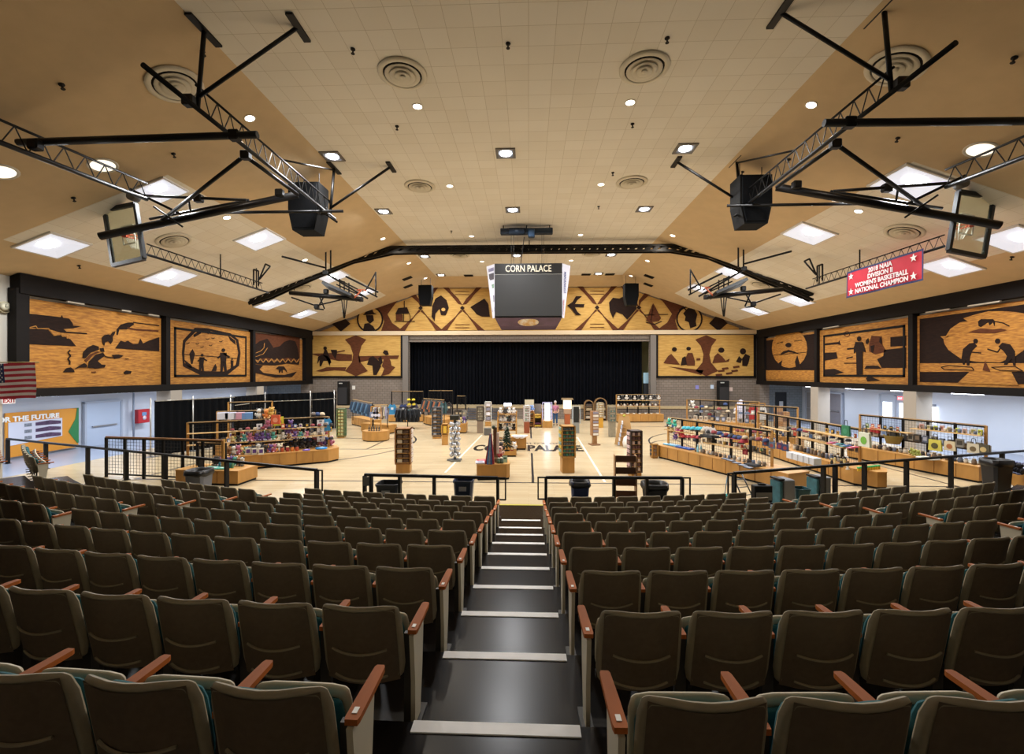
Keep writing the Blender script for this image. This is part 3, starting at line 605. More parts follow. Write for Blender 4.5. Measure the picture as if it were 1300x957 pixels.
for k, (px, py) in enumerate(((130.5, 210), (1, 218), (1245, 190))):
    p, n = CE(px, py); o = clone(rb); tag(o, 'large white round ceiling light %s' % ('behind the near left truss', 'cut by the left edge of the view', 'behind the near right truss')[k], 'ceiling light', 'large round ceiling lights'); place(o, p, n)
# light wells on the slopes
def well_proto():
    t = thing('light_well', None, None); s = .62; f = MB()
    for x, y, w, d in ((0, s + .03, 2 * s + .12, .06), (0, -s - .03, 2 * s + .12, .06), (s + .03, 0, .06, 2 * s), (-s - .03, 0, .06, 2 * s)): f.box((x, y, -.03), (w, d, .06))
    f.build('rim', mat('#d9d6cf', .5), t)
    MB().add([(-s, -s, -.055), (s, -s, -.055), (s, s, -.055), (-s, s, -.055), (-s * .5, -s * .5, -.01), (s * .5, -s * .5, -.01), (s * .5, s * .5, -.01), (-s * .5, s * .5, -.01)], [(0, 4, 5, 1), (1, 5, 6, 2), (2, 6, 7, 3), (3, 7, 4, 0), (7, 6, 5, 4)]).build('reflector', mat('#c9cedb', .5, emit=.8), t)
    MB().lathe([(.26, -.02), (.26, -.035), (.01, -.045)], (0, -s * .3, 0), n=18).build('lamp', mat('#ffffff', .4, emit=14), t); return t
wp = well_proto()
wl_ = [(68, 311, 1.05, 0, 'left'), (216, 351, 1.2, 0, 'left'), (343, 386, 1.1, 0, 'left'), (386, 398, 1.1, 0, 'left'), (222, 234, .8, 1, 'left'), (332, 303, 1.15, 1, 'left'), (428, 349, 1.1, 1, 'left'), (466, 370, 1.0, 1, 'left'),
       (1290, 303, 1.1, 0, 'right'), (1205, 338, 1.1, 0, 'right'), (1011, 381, 1.1, 0, 'right'), (958, 394, 1.1, 0, 'right'), (1147, 229, 1.15, 1, 'right'), (1020, 294, 1.15, 1, 'right'), (922, 343, 1.1, 1, 'right'), (878, 362, 1.0, 1, 'right')]
cn = {}
for px, py, k, inner, sd in wl_:
    p, n = CE(px, py)
    if inner: p.x = (1 if p.x > 0 else -1) * max(abs(p.x), B1 + .65); p.z = ceil_z(p.x)
    key = (sd, inner); cn[key] = cn.get(key, 0) + 1
    o = clone(wp); tag(o, 'bright square light well in the %s cream band, %s row, %s from the camera' % (sd, 'upper' if inner else 'lower', ORD[cn[key] - 1]), 'ceiling light', 'square light wells in the slopes'); place(o, p, n); o.matrix_world = o.matrix_world @ Matrix.Diagonal((k, k, 1, 1))
    area('lamp_light', p + n * .1, n, 230, .8, (.95, .98, 1.0), spread=175)
# dark square grilles near the stage
for k, (px, py) in enumerate(((595, 349.5), (744, 348), (774, 348), (517, 353), (518, 363), (824, 350.5), (823, 361))):
    p, n = CE(px, py)
    if abs(p.x) < XC: p.y = min(p.y, YE - .3)
    t = thing('ceiling_grille', 'small dark square ceiling grille near the stage, %s from the left' % ORD[[2, 3, 4, 0, 1, 6, 5][k]], 'grille', group='dark grilles near the stage')
    MB().box((0, 0, -.03), (.7, .45, .05)).build('frame', DIFD, t); m = MB()
    for i in range(5): m.box((0, -.18 + .09 * i, -.06), (.62, .02, .02))
    m.build('louvre', BLACK, t); place(t, p, n)

# ================================================================ TRUSSES AND HOISTS
STEEL = mat('#0f0d0c', .45, .25, spec=.35); STEELH = mat('#141110', .35, .4, spec=.4)
def lattice(mb, a, b, up, n, rb=.05, rt=.03, rw=.012, t0=0.0, t1=1.0):
    a, b, up = V(a), V(b), V(up); mb.cyl(a, b, rb, 8); ta, tb = a.lerp(b, t0) + up, a.lerp(b, t1) + up; mb.cyl(ta, tb, rt, 6)
    for i in range(n):
        p0 = a.lerp(b, t0 + (t1 - t0) * i / n); p1 = a.lerp(b, t0 + (t1 - t0) * (i + 1) / n); q = p0.lerp(p1, .5) + up
        mb.cyl(p0, q, rw, 4); mb.cyl(q, p1, rw, 4)
# arched box truss under the vault
YT = 25.5
tp = [(318, 383), (344, 374), (370, 362), (409, 345), (447, 329.5), (498.5, 318), (524, 317.5), (672, 316.5), (838, 315.5), (852, 315.5), (900, 323.5), (935, 338), (968, 352), (1000, 365), (1030, 378)]
P3 = [Q(x, y, YT) for x, y in tp]; t = thing('arched_truss', 'long dark box truss arching across the hall under the ceiling', 'truss', (P3[7].x, YT, P3[7].z)); mb = MB(); wb = MB()
for a, b in zip(P3, P3[1:]):
    for dy in (-.16, .16):
        for dz in (-.15, .15): mb.bar(a + V((0, dy, dz)), b + V((0, dy, dz)), .09, .13)
    L = (b - a).length; k = max(1, int(L / .42))
    for i in range(k):
        for dy in (-.16, .16): wb.bar(a.lerp(b, i / k) + V((0, dy, -.12)), a.lerp(b, (i + .8) / k) + V((0, dy, .12)), .02, .17)
mb.build('chords', STEEL, t, True); wb.build('web_plates', STEEL, t, True)
hb = MB()
for i in (1, 5, 7, 9, 13):
    q = P3[i]; hb.cyl(q, (q.x, q.y, ceil_z(q.x)), .025, 6)
hb.build('hangers', STEEL, t, True)

def mirp(p): return V((.25 - p.x, p.y, p.z))
def near_hoist(side):
    mp = (lambda p: V(p)) if side < 0 else mirp; nmside = 'left' if side < 0 else 'right'
    t = thing('backboard_hoist', 'black ceiling truss frame folded up on the near %s side, carrying a backboard' % nmside, 'hoist frame', mp(V((-7.4, 12.5, 9.6))), group='near ceiling hoists')
    zc = H + 5.93; xi = -7.4
    def part(nm, mb, m=STEEL): return mb.build(nm, m, t, True)
    m = MB(); lattice(m, mp(V((xi, 8.2, zc))), mp(V((xi, 16.6, zc))), V((0, 0, .5)), 15, .055, .03, .013, .16, .97); part('inner_truss', m)
    m = MB(); lattice(m, mp(V((-11.7, 7.2, H + 5.0))), mp(V((-11.7, 13.1, H + 5.35))), V((0, 0, .5)), 11, .06, .035, .014); part('outer_truss', m)
    for y, nm in ((9.6, 1), (16.2, 2)):
        m = MB()
        top = V((-7.25, y, ZC)); m.cyl(mp(top), mp(V((xi, y, zc))), .05, 8); m.cyl(mp(V((xi, y, zc + .25))), mp(V((-5.1, y, ZC))), .045, 8)
        m.box(mp(V((-7.25, y, ZC - .03))), (.16, .95, .05)); m.box(mp(V((-5.1, y, ZC - .03))), (.16, .8, .05)); 
        if nm == 2: m.cyl(mp(V((-7.25, y, ZC - .1))), mp(V((-7.5, y - 3, zc + .6))), .03, 6)
        part('ceiling_strut', m)
    m = MB()
    for a, b, r in (((23, 181, 10.0), (327, 171, 10.2), .085), ((175, 248, 13.3), (313, 254, 13.6), .045), ((205, 280, 13.6), (310, 198, 12.0), .055), ((310, 197, 12.0), (378, 247, 14.3), .06), ((268, 270, 14.4), (436, 268, 15.8), .05),
                    ((190, 278, 13.6), (316, 254, 13.8), .04), ((195, 262, 13.2), (232, 288, 13.5), .03), ((165, 240, 13.0), (230, 272, 13.4), .04), ((239, 250, 13.4), (242, 270, 13.6), .03), ((400, 262, 16), (428, 282, 16), .04)):
        pa, pb = Q(*a), Q(*b); m.cyl(mp(pa), mp(pb), r, 8)
    part('brace', m)
    m = MB(); m.cyl(mp(Q(127, 300, 13.2)), mp(Q(378, 247, 14.6)), .12, 10); part('mast_tube', m, STEELH)
    m = MB()
    for px, py, Y in ((298, 172, 10.2), (312, 197, 12), (355, 245, 14.3), (240, 128, 9.5), (252, 252, 13.5), (412, 268, 15.9), (45, 184, 9.9)):
        c = mp(Q(px, py, Y)); m.box(c, (.26, .2, .24), bev=.03)
    part('clamp', m)
    m = MB(); c = mp(Q(169.5, 250, 12.9)); m.cyl(c - V((0, .12, 0)), c + V((0, .12, 0)), .13, 14); part('cable_drum', m, mat('#5c5a58', .5, .4))
    # glass backboard: pixel quad on a plane
    cr = [V(Q(133, 267, 14.1)), V(Q(172, 259, 13.6)), V(Q(183, 328, 13.5)), V(Q(144, 337, 14.0))]
    bt = thing('basketball_backboard', 'glass basketball backboard folded up under the %s ceiling slope' % nmside, 'backboard', mp((cr[0] + cr[2]) / 2), group='folded glass backboards')
    cr = [mp(c) for c in cr]; ctr = (cr[0] + cr[2]) / 2; nn = (cr[1] - cr[0]).cross(cr[3] - cr[0]).normalized() * (-1 if side > 0 else 1)
    if nn.y < 0: nn = -nn
    g = MB().prism([ctr + (c - ctr) * .93 for c in cr], nn * .02); g.build('glass', mat('#e3e9d8', .03, trans=.92, spec=.3), bt, True)
    m = MB()
    for i in range(4):
        a, b = cr[i], cr[(i + 1) % 4]; m.bar(a, b, .12, .12 if i in (0, 2) else .1, up=nn)
    m.build('padded_rim_frame', mat('#17191c', .6), bt, True)
    lr = lambda u, v: cr[0].lerp(cr[1], u).lerp(cr[3].lerp(cr[2], u), v)
    m = MB(); q = [lr(.42, .35), lr(.8, .35), lr(.8, .68), lr(.42, .68)]
    for i in range(4): m.bar(q[i] + nn * .03, q[(i + 1) % 4] + nn * .03, .04, .02, up=nn)
    m.build('target_square', WHITE, bt, True)
    m = MB(); c0 = lr(.5, .5) + nn * .04; rad = .23; u1 = (cr[1] - cr[0]).normalized(); u2 = nn
    rp_ = [c0 + nn * .25 + (u1 * cos(2 * pi * i / 14) + u2 * sin(2 * pi * i / 14)) * rad for i in range(15)]; m.tube(rp_, .02, 5); m.box(c0, (.16, .12, .16)); m.build('hoop_rim', mat('#c0452a', .5), bt, True)
    m = MB(); vd = (cr[3] - cr[0]).normalized()
    for i in range(14): m.cyl(rp_[i], rp_[i] * .5 + (c0 + nn * .25) * .5 + vd * .4, .006, 3)
    m.build('net', WHITE, bt, True)
near_hoist(-1); near_hoist(1)
def far_hoist(side):
    mp = (lambda p: V(p)) if side < 0 else mirp; nmside = 'left' if side < 0 else 'right'
    t = thing('backboard_hoist', 'black folded backboard frame below the arched truss on the %s' % nmside, 'hoist frame', mp(V(Q(430, 370, 23))), group='far ceiling hoists')
    Y = 23.0
    def T(nm, segs, r, m=STEEL):
        mb = MB()
        for s in segs:
            ya, yb = (s[4], s[5]) if len(s) > 4 else (Y, Y)
            mb.cyl(mp(Q(s[0], s[1], ya)), mp(Q(s[2], s[3], yb)), r, 6)
        return mb.build(nm, m, t, True)
    T('mast_tube', [(368, 371.5, 458, 380)], .12, STEELH)
    T('upper_brace', [(412, 346, 467, 379), (439, 351, 480, 371), (358, 325.5, 412, 339.6, 21, 23), (371, 363, 412, 348)], .05)
    T('hanger_frame', [(413.6, 303.5, 413.6, 346), (419.8, 306, 419.8, 344), (413.6, 303.5, 419.8, 306)], .045)
    T('end_bracket', [(477, 345, 477, 376), (464, 369, 477, 346), (464, 369, 479, 377)], .04)
    T('lower_brace', [(370, 377.5, 401, 388), (401, 388, 433, 380.5), (405, 375, 412, 392), (412, 375, 403, 391), (400, 392, 411, 393)], .04)
    T('drop_link', [(433.5, 378, 436.5, 404), (437, 378, 437, 404), (441, 378, 437.5, 404)], .03)
    T('rail_frame', [(431, 354, 432, 368), (437, 357, 437, 370), (443, 359, 443, 372), (427, 361, 460, 376), (430, 355, 462, 371)], .035)
    mb = MB()
    for px, py in ((413, 346), (414, 370), (402, 389), (458, 380)): mb.box(mp(Q(px, py, Y)), (.24, .2, .24), bev=.03)
    mb.build('clamp', STEEL, t, True)
    bt = thing('basketball_backboard', 'edge-on basketball backboard folded flat under the arched truss on the %s' % nmside, 'backboard', mp(Q(435, 370, Y - .3)), group='far folded backboards')
    a, b = mp(Q(413.5, 362, Y - .2)), mp(Q(450, 378, Y - .2)); MB().bar(a, b, 1.0, .14, up=V((0, .15, 1))).build('board', mat('#1c1d1f', .5), bt, True)
    m = MB(); c = mp(Q(459, 368.5, Y - .2)); m.tube([c + V((.23 * cos(k * pi / 6), .23 * sin(k * pi / 6), 0)) for k in range(13)], .022, 5); m.bar(c, b, .06); m.build('hoop_rim', mat('#b5562f', .5), bt, True)
    # long lattice running towards the camera
    tt = thing('lattice_truss', 'thin black lattice truss running along the %s ceiling slope' % nmside, 'truss', mp(V((-13.75, 18, H + 4.4))), group='long lattice trusses'); mb = MB()
    lattice(mb, mp(V((-13.75, 15.4, H + 4.3))), mp(V((-13.75, 22.8, H + 4.3))), V((0, 0, .38)), 18, .045, .025, .01, 0, .93); mb.build('lattice', STEEL, tt, True)
    mb = MB()
    for y in (19.2, 21.8): mb.cyl(mp(V((-13.75, y, H + 4.3))), mp(V((-13.75, y, ceil_z(-13.75)))), .03, 6)
    for a, b in (((322, 342), (322, 362)), ((322, 342), (328, 344)), ((328, 344), (328, 363)), ((329, 355), (337, 335)), ((337, 335), (343, 338)), ((343, 338), (330, 354))): mb.cyl(mp(Q(a[0], a[1], 21)), mp(Q(b[0], b[1], 21)), .04, 6)
    mb.build('hanger', STEEL, tt, True)
far_hoist(-1); far_hoist(1)
# hanging speakers
def hspk(x0, y0, x1, y1, Y, label, grp):
    a, b = Q(x0, y0, Y), Q(x1, y1, Y); w = b.x - a.x; h = a.z - b.z; c = (a + b) / 2; t = thing('hanging_speaker', label, 'loudspeaker', (c.x, c.y, b.z), group=grp)
    d = w * .7; pr = [(-w / 2, h), (w / 2, h), (w / 2 * 1.0, h * .42), (w * .36, 0), (-w * .36, 0), (-w / 2, h * .42)]
    MB().prism([(x, -d / 2, z) for x, z in pr], (0, d, 0)).build('cabinet', mat('#0b0b0b', .7, spec=.15), t)
    MB().prism([(x * .86, -d / 2 - .03, z * .9 + h * .05) for x, z in pr], (0, .03, 0)).build('grille', mat('#141517', .9, noise=.3, scale=60, spec=.1), t)
    zc_ = ceil_z(c.x) - b.z; m = MB()
    for sx in (-.35, .35): m.cyl((sx * w, 0, h), (sx * w, 0, min(zc_, 40)), .015, 5)
    m.box((0, 0, h + .05), (w * .8, .1, .06)); m.build('bracket', STEEL, t)
hspk(373, 237, 411, 296, 16.0, 'large black loudspeaker hanging by the near left ceiling hoist', 'near hanging loudspeakers')
hspk(933, 228, 973, 288, 16.0, 'large black loudspeaker hanging by the near right ceiling hoist', 'near hanging loudspeakers')
hspk(532.5, 363, 549, 388, 34.0, 'black loudspeaker hanging before the cow head on the gable mural', 'far hanging loudspeakers')
hspk(792, 361, 809.5, 388, 34.0, 'black loudspeaker hanging before the bison on the gable mural', 'far hanging loudspeakers')
# ---------------------------------------------------------------- scoreboard
YS = 22.9
a, b = Q(628, 335, YS), Q(713.7, 403, YS); cx = (a.x + b.x) / 2; w = b.x - a.x; h = a.z - b.z
t = thing('scoreboard', 'large hanging video scoreboard with blank dark screen and lettered header', 'scoreboard', (cx, YS, b.z))
D = 2.6
MB().box((0, D / 2 + .05, h / 2), (w, D, h)).build('cabinet', mat('#121213', .5), t)
hh = h * .19
MB().box((0, 0, h - hh / 2), (w, .1, hh)).build('header_panel', mat('#0b0b0c', .35), t)
textmesh('CORN PALACE', .48, mat('#cfc4ad', .5), 'header_lettering', (0, -.055, h - hh * .80), (1, 0, 0), (0, 0, 1), t, sx=.74, depth=.006, bold=.004)
m = MB().box((0, -.03, h - hh - .03), (w, .06, .02)); m.build('divider_strip', mat('#8b8b86', .4), t)
MB().box((0, 0, (h - hh) / 2 + .02), (w * .985, .1, (h - hh) - .12)).build('screen', mat('#2b2b2b', .45), t)
for sx in (-1, 1):
    tx, bx = .48, .13
    q = [V((sx * w / 2, 0, 0)), V((sx * w / 2, 0, h)), V((sx * (w / 2 + tx), .55, h)), V((sx * (w / 2 + bx), .3, 0))]
    MB().prism(q, (0, .06, 0)).build('side_panel', mat('#d4d6e4', .5), t)
    mid = lambda u, v: (q[0].lerp(q[1], v)).lerp(q[3].lerp(q[2], v), u) + V((0, -.02, 0))
    if sx > 0:
        xd = V((0, 0, -1)); yd = (q[2] - q[1]).normalized()
        textmesh('PERFORMANCE', .26, mat('#2c3a80', .5), 'vertical_lettering', mid(.3, .66), (q[0] - q[1]), -yd * -1, t, depth=.004, sx=.62)
        MB().prism([mid(.32, .04), mid(.6, .04), mid(.55, .34), mid(.3, .34)], (0, -.01, 0)).build('red_print', mat('#b04a50', .5, h2='#d4d6e4', scale=14), t)
    else:
        for v0, v1, c in ((.72, .84, '#4a4550'), (.56, .63, '#7fa58c'), (.3, .42, '#5b4c6b'), (.88, .94, '#8a86a8'), (.12, .2, '#a7a4c0')): MB().prism([mid(.12, v0), mid(.8, v0), mid(.8, v1), mid(.12, v1)], (0, -.01, 0)).build('printed_picture', mat(c, .6, noise=.4, scale=9), t)
q = [(-w / 2, .02, 0), (w / 2, .02, 0), (w * .44, .5, -.38), (-w * .44, .5, -.38)]
MB().prism([V(x) for x in q], (0, D - .6, 0)).build('lower_skirt', mat('#5a3f5c', .35, noise=.3, scale=2), t)
m = MB(); m.lathe([(.55, .0), (.55, .02), (.5, .03), (.01, .03)], (0, 0, 0), 24, M=Matrix.Rotation(math.radians(128), 3, 'X'), sy=.42); o = m.build('oval_emblem', mat('#c59a5a', .5, h2='#d8d0c0', scale=5), t); o.location = (0, .24, -.2)
# winch + cables
a, b = Q(635, 288, 22.7), Q(702, 288, 22.7); t = thing('ceiling_winch', 'dark blue winch beam on the ceiling above the scoreboard', 'winch', ((a.x + b.x) / 2, 22.9, ZC))
NB = mat('#1c2d42', .45, .3); MB().box((0, 0, -.32), (b.x - a.x, .3, .3), bev=.03).build('beam', NB, t); MB().cyl((-.9, -.22, -.38), (-.1, -.22, -.38), .19, 12).build('drum', NB, t); MB().box((.25, -.24, -.5), (.34, .3, .42), bev=.04).build('motor', mat('#23405f', .4, .3), t)
m = MB()
for x in (-1.2, 0, 1.2): m.cyl((x, 0, -.2), (x, 0, 0), .03, 6)
m.build('hanger', STEEL, t); m = MB()
for px in (649, 652, 688, 690.5): p = Q(px, 300, 22.9); x = p.x - (a.x + b.x) / 2; m.cyl((x, .02, -.45), (x, .12, Q(670, 335, YS).z - ZC + .02), .012, 4)
m.cyl((-.12, 0, -.6), (-.3, .1, Q(670, 335, YS).z - ZC + .02), .022, 5); m.build('cable', STEEL, t)
# ---------------------------------------------------------------- red banner
X = 13.7; pA, pB = QX(1075.2, 344.8, X), QX(1171.5, 316.6, X); zt_ = (pA.z + pB.z) / 2; zb_ = (QX(1075.2, 377, X).z + QX(1171.5, 357.8, X).z) / 2
ya, yb = pB.y, pA.y; L = yb - ya; hB = zt_ - zb_; t = thing('championship_banner', 'red championship banner with white lettering hanging on the right truss', 'banner', (X, (ya + yb) / 2, zb_))
RED = mat('#c02a3c', .7, noise=.12, scale=2); BLU = mat('#2b3560', .7)
g = lambda y, z, e=0: V((.03 * sin(y * 3.1 + z) - e, y, z))
ny = 24; MB().sheet([[g(L / 2 - L * i / ny, z) for i in range(ny + 1)] for z in (hB, hB / 2, 0)]).build('cloth', RED, t)
m = MB()
for z0, z1 in ((hB - .07, hB), (0, .07)): m.sheet([[g(L / 2 - L * i / ny, z, .006) for i in range(ny + 1)] for z in (z1, z0)])
for y in (L / 2, -L / 2 + .06): m.sheet([[g(y, z, .006), g(y - .06, z, .006)] for z in (hB, 0)])
m.build('blue_border', BLU, t)
for i, (s, sz) in enumerate((('2018 NAIA', .25), ('DIVISION II', .25), ("WOMEN'S BASKETBALL", .25), ('NATIONAL CHAMPION', .25))):
    textmesh(s, sz, mat('#e8dfe0', .7), 'lettering', (-.045, 0, hB * (.80 - .215 * i) - .06), (0, -1, 0), (0, 0, 1), t, sx=(1.0, 1.0, .98, .98)[i], depth=.003, bold=.008)
for y, z in ((L / 2 - .3, hB * .78), (-L / 2 + .32, hB * .78), (L / 2 - .3, hB * .2), (-L / 2 + .32, hB * .2)):
    MB().prism([V((-.05, y + (.15 if i % 2 == 0 else .06) * sin(i * pi / 5), z + (.15 if i % 2 == 0 else .06) * cos(i * pi / 5))) for i in range(10)], (.01, 0, 0)).build('star', WHITE, t)
# sprinklers
k = 0
for px, py in ((448, 62), (645, 55), (847, 48), (803, 157), (504, 160), (257, 65), (78, 107), (220, 195), (1140, 175), (1288, 73), (778, 219), (93, 251), (100, 337), (1285, 326), (760, 262), (573, 293), (943, 218), (1002, 202)):
    p, n = CE(px, py); t = thing('sprinkler', 'tiny dark ceiling sprinkler, %s from the left of all sprinklers' % ORD[sorted([448, 645, 847, 803, 504, 257, 78, 220, 1140, 1288, 778, 93, 100, 1285, 760, 573, 943, 1002]).index(px)], 'sprinkler', group='ceiling sprinklers')
    MB().lathe([(.06, 0), (.06, -.02), (.02, -.03), (.02, -.1), (.045, -.11), (.045, -.12)], n=8).build('head', DIFD, t); place(t, p, n)
# ================================================================ SEATING
CC = V((-.17, 35.4, 0)); ZT_ = lambda k: max(0, 1.45 - .185 * (k - 1)); NOSE = lambda k: 35.4 - (3.54 + .95 * (k - 1)); RS = lambda k: 35.4 - (2.67 + .954 * (k - 1))
def pol(R, th, z=0): return V((CC.x + R * sin(th), CC.y - R * cos(th), z))
tread = mat('#17120f', .24, noise=.3, scale=2.2, spec=.16); DEG = math.radians
LIM = {8: 33, 9: 13.8}
for k in range(0, 10):
    th = DEG(LIM.get(k, 35)); n = 60; z = ZT_(k) if k < 9 else .012; r0, r1 = NOSE(k) if k < 9 else 23.0, (NOSE(k - 1) if k else 38.5); zb = -.02
    mb = MB(); A = [-th + 2 * th * i / n for i in range(n + 1)]
    mb.sheet([[pol(r1, a, z) for a in A], [pol(r0, a, z) for a in A]][::-1], False); mb.sheet([[pol(r0, a, z) for a in A], [pol(r0, a, zb) for a in A]][::-1], False)
    for sgn in (0, -1): mb.add([pol(r0, A[sgn], zb), pol(r1, A[sgn], zb), pol(r1, A[sgn], z), pol(r0, A[sgn], z)], [(0, 1, 2, 3)])
    if k < 10: struct(mb.build('floor_tier', tread))
# white stair edges down the centre aisle
for k in range(0, 10):
    y = 3.54 + .95 * (k - 1) - .035; tag(MB().box((-.19, y, max(ZT_(k), .012) + .004), (.98, .085, .008)).build('step_edge_strip', mat('#ffffff', .6, noise=.06, scale=8)), 'white strip across the centre aisle step, %s from the camera' % ORD[k], 'step strip', 'white aisle step strips')
# seat prototype ------------------------------------------------
SHELL = mat('#968b72', .5, noise=.1, scale=20, bump=.05); PANEL = mat('#665744', .6, noise=.15, scale=30); TEAL = mat('#1f6068', .85, noise=.15, scale=40); RIM = mat('#c9bfa6', .5); WOOD = mat('#b5662f', .6, noise=.25, scale=6, stretch=(1, .3, 1), spec=.15); LEG = mat('#3a352e', .5)
def pillow(w, h, t, bow, lean, z0, y0, recess=0, mb=None, side=0):
    U = [-1, -.985, -.96, -.93, -.9, -.6, -.3, 0, .3, .6, .9, .93, .96, .985, 1]; mb = mb or MB()
    def pt(u, v, s):
        n = 7; r = (abs(u) ** n + abs(v) ** n) ** (1 / n); m = max(abs(u), abs(v)); k = m / r if r > 0 else 1; uu, vv = u * k, v * k
        e = (max(0, 1 - m ** 14)) ** .5; y = bow * (uu * uu - 1) + s * t / 2 * e
        if s < 0 and recess and abs(u) < .91 and -.99 < v < .91: y += recess
        y += -lean * (vv + 1) / 2; return V((uu * w / 2 * (1 + side * (1 - vv) / 2), y0 + y, z0 + (vv + 1) / 2 * h))
    mb.sheet([[pt(u, v, -1) for u in U] for v in U]); mb.sheet([[pt(u, v, 1) for u in U] for v in reversed(U)]); return mb
def seat_proto():
    t = thing('theatre_seat', None, None)
    mb = pillow(.505, .52, .05, .075, .10, .33, .10, recess=.006, side=.03)
    for zz, ww in ((.565, .34), (.385, .33)):
        f = (zz - .33) / .52
        pr = [V((ww / 2 * u, .10 - .025 - .004 + .075 * ((ww / .505 * u) ** 2 - 1) - .10 * f, zz - .018 * (1 - u * u))) for u in [-1 + .2 * i for i in range(11)]]; mb.tube(pr, .0075, 5)
    b = mb.build('backrest', SHELL, t); bp = MB(); U2 = [-1, -.6, -.3, 0, .3, .6, 1]
    def pp(u, v):
        f = (v + 1) / 2; w = .905 * .2475 * (1 + .03 * (1 - v) / 2); return V((u * w, .10 - .025 + .0025 + .075 * ((u * .905) ** 2 - 1) - .10 * f, .33 + f * .52))
    bp.sheet([[pp(u, v) for u in U2] for v in (-.97, -.5, 0, .5, .905)]); bp.build('back_panel', PANEL, b)
    pillow(.44, .39, .05, .04, .075, .38, .145).build('back_cushion', TEAL, t)
    # folded-up pan
    p = pillow(.46, .37, .045, .0, .03, .29, .275).build('seat_pan', RIM, t); pillow(.425, .33, .05, .0, .03, .30, .235).build('seat_cushion', TEAL, p)
    arm('armrest', .275, t)
    m = MB(); m.bar((.275, .12, .0), (.275, .12, .6), .03, .07); m.bar((.275, .12, .6), (.275, .34, .595), .025, .03); m.box((.275, .12, .01), (.09, .2, .02)); m.bar((-.25, .13, .36), (.27, .13, .36), .03, .04); m.build('support_frame', LEG, t)
    return t
def arm(nm, x, t, plate=False):
    mb = MB(); U = [(.075, .027), (.095, .031), (.22, .03), (.34, .027), (.405, .025), (.42, .018)]
    pts = []
    mb.prism([V((x - w, y, .612)) for y, w in U] + [V((x + w, y, .612)) for y, w in reversed(U)], (0, 0, .026)); a = mb.build(nm, WOOD, t)
    if plate: MB().box((x, .125, .6395), (.022, .035, .003)).build('number_plate', mat('#e8e4da', .4), a)
def end_parts(t, s):
    x = s * .30; arm('armrest', x, t, True)
    mb = MB(); mb.prism([V((x - .014, y, z)) for y, z in ((.10, .02), (.10, .3), (.06, .61), (.30, .61), (.27, .3), (.22, .02))], (.028, 0, 0)); mb.build('end_panel', RIM, t)
    m = MB(); m.box((x, .17, .01), (.08, .26, .02)); m.build('foot', LEG, t)
proto = seat_proto()
pL = copy_tree(proto); end_parts(pL, -1)
pR = copy_tree(proto)
for c in list(pR.children):
    if c.name.startswith('armrest'): bpy.data.objects.remove(c)
end_parts(pR, 1)
ROWN = ['nearest row', 'second nearest row', 'third nearest row', 'fourth nearest row', 'fifth nearest row', 'sixth nearest row', 'seventh nearest row', 'eighth nearest row', 'ninth nearest row', 'farthest row']
PIT = .55; cand = []
for k in range(0, 10):
    R = RS(k)
    # centre blocks
    for s, off in ((-1, .865), (1, .845)):
        n = int((R * DEG(11.75) - off) / PIT + .5) + 1
        for i in range(n): cand.append((k, s, 'c', i, n, s * (off + PIT * i) / R))
    hi = {8: 21.2, 7: 25.3, 6: 24.8}.get(k, 26.3)
    if k <= 8:
        for s in (-1, 1):
            a0 = DEG(13.8); n = int(R * (DEG(hi) - a0) / PIT)
            for i in range(n): cand.append((k, s, 's', i, n, s * (a0 + (PIT * (i + .5)) / R)))
            if k <= 7:
                a0 = DEG(33.2); n = 8
                for i in range(n): cand.append((k, s, 'o', i, n, s * (a0 + (PIT * (i + .5)) / R)))
vis = []
for c in cand:
    k, s, bl, i, n, th = c; p = pol(RS(k), th, ZT_(k)); q = proj(p + V((0, 0, .85))); ok = False
    for dx in (-.25, .25):
        for dz in (.0, .6, .85):
            for dy in (0, .35):
                q = proj(p + V((dx, dy, dz)))
                if q and -6 < q[0] < 1306 and q[1] < 960: ok = True
    if not ok or abs(p.x) > 18.2: continue
    vis.append((c, p))
print('SEATS', len(vis))
for (c, p) in vis:
    k, s, bl, i, n, th = c
    src = proto
    if i == 0: src = pR if s < 0 else pL
    elif i == n - 1: src = pL if s < 0 else pR
    o = copy_tree(src); o.location = p; o.rotation_euler = (0, 0, th)
    side = 'left' if s < 0 else 'right'
    if bl == 'c': lb = 'taupe theatre seat, %s, %s seat %s of the centre aisle' % (ROWN[k], ORD[i], side)
    elif bl == 's': lb = 'theatre seat, %s of %s side block, %s from its aisle' % (ROWN[k], side, ORD[i])
    else: lb = 'theatre seat, %s of far %s corner block, %s from its aisle' % (ROWN[k], side, ORD[i])
    tag(o, lb, 'seat', 'folding theatre seats')
def kill(o):
    for c in list(o.children): kill(c)
    bpy.data.objects.remove(o)
for q in (proto, pL, pR): kill(q)
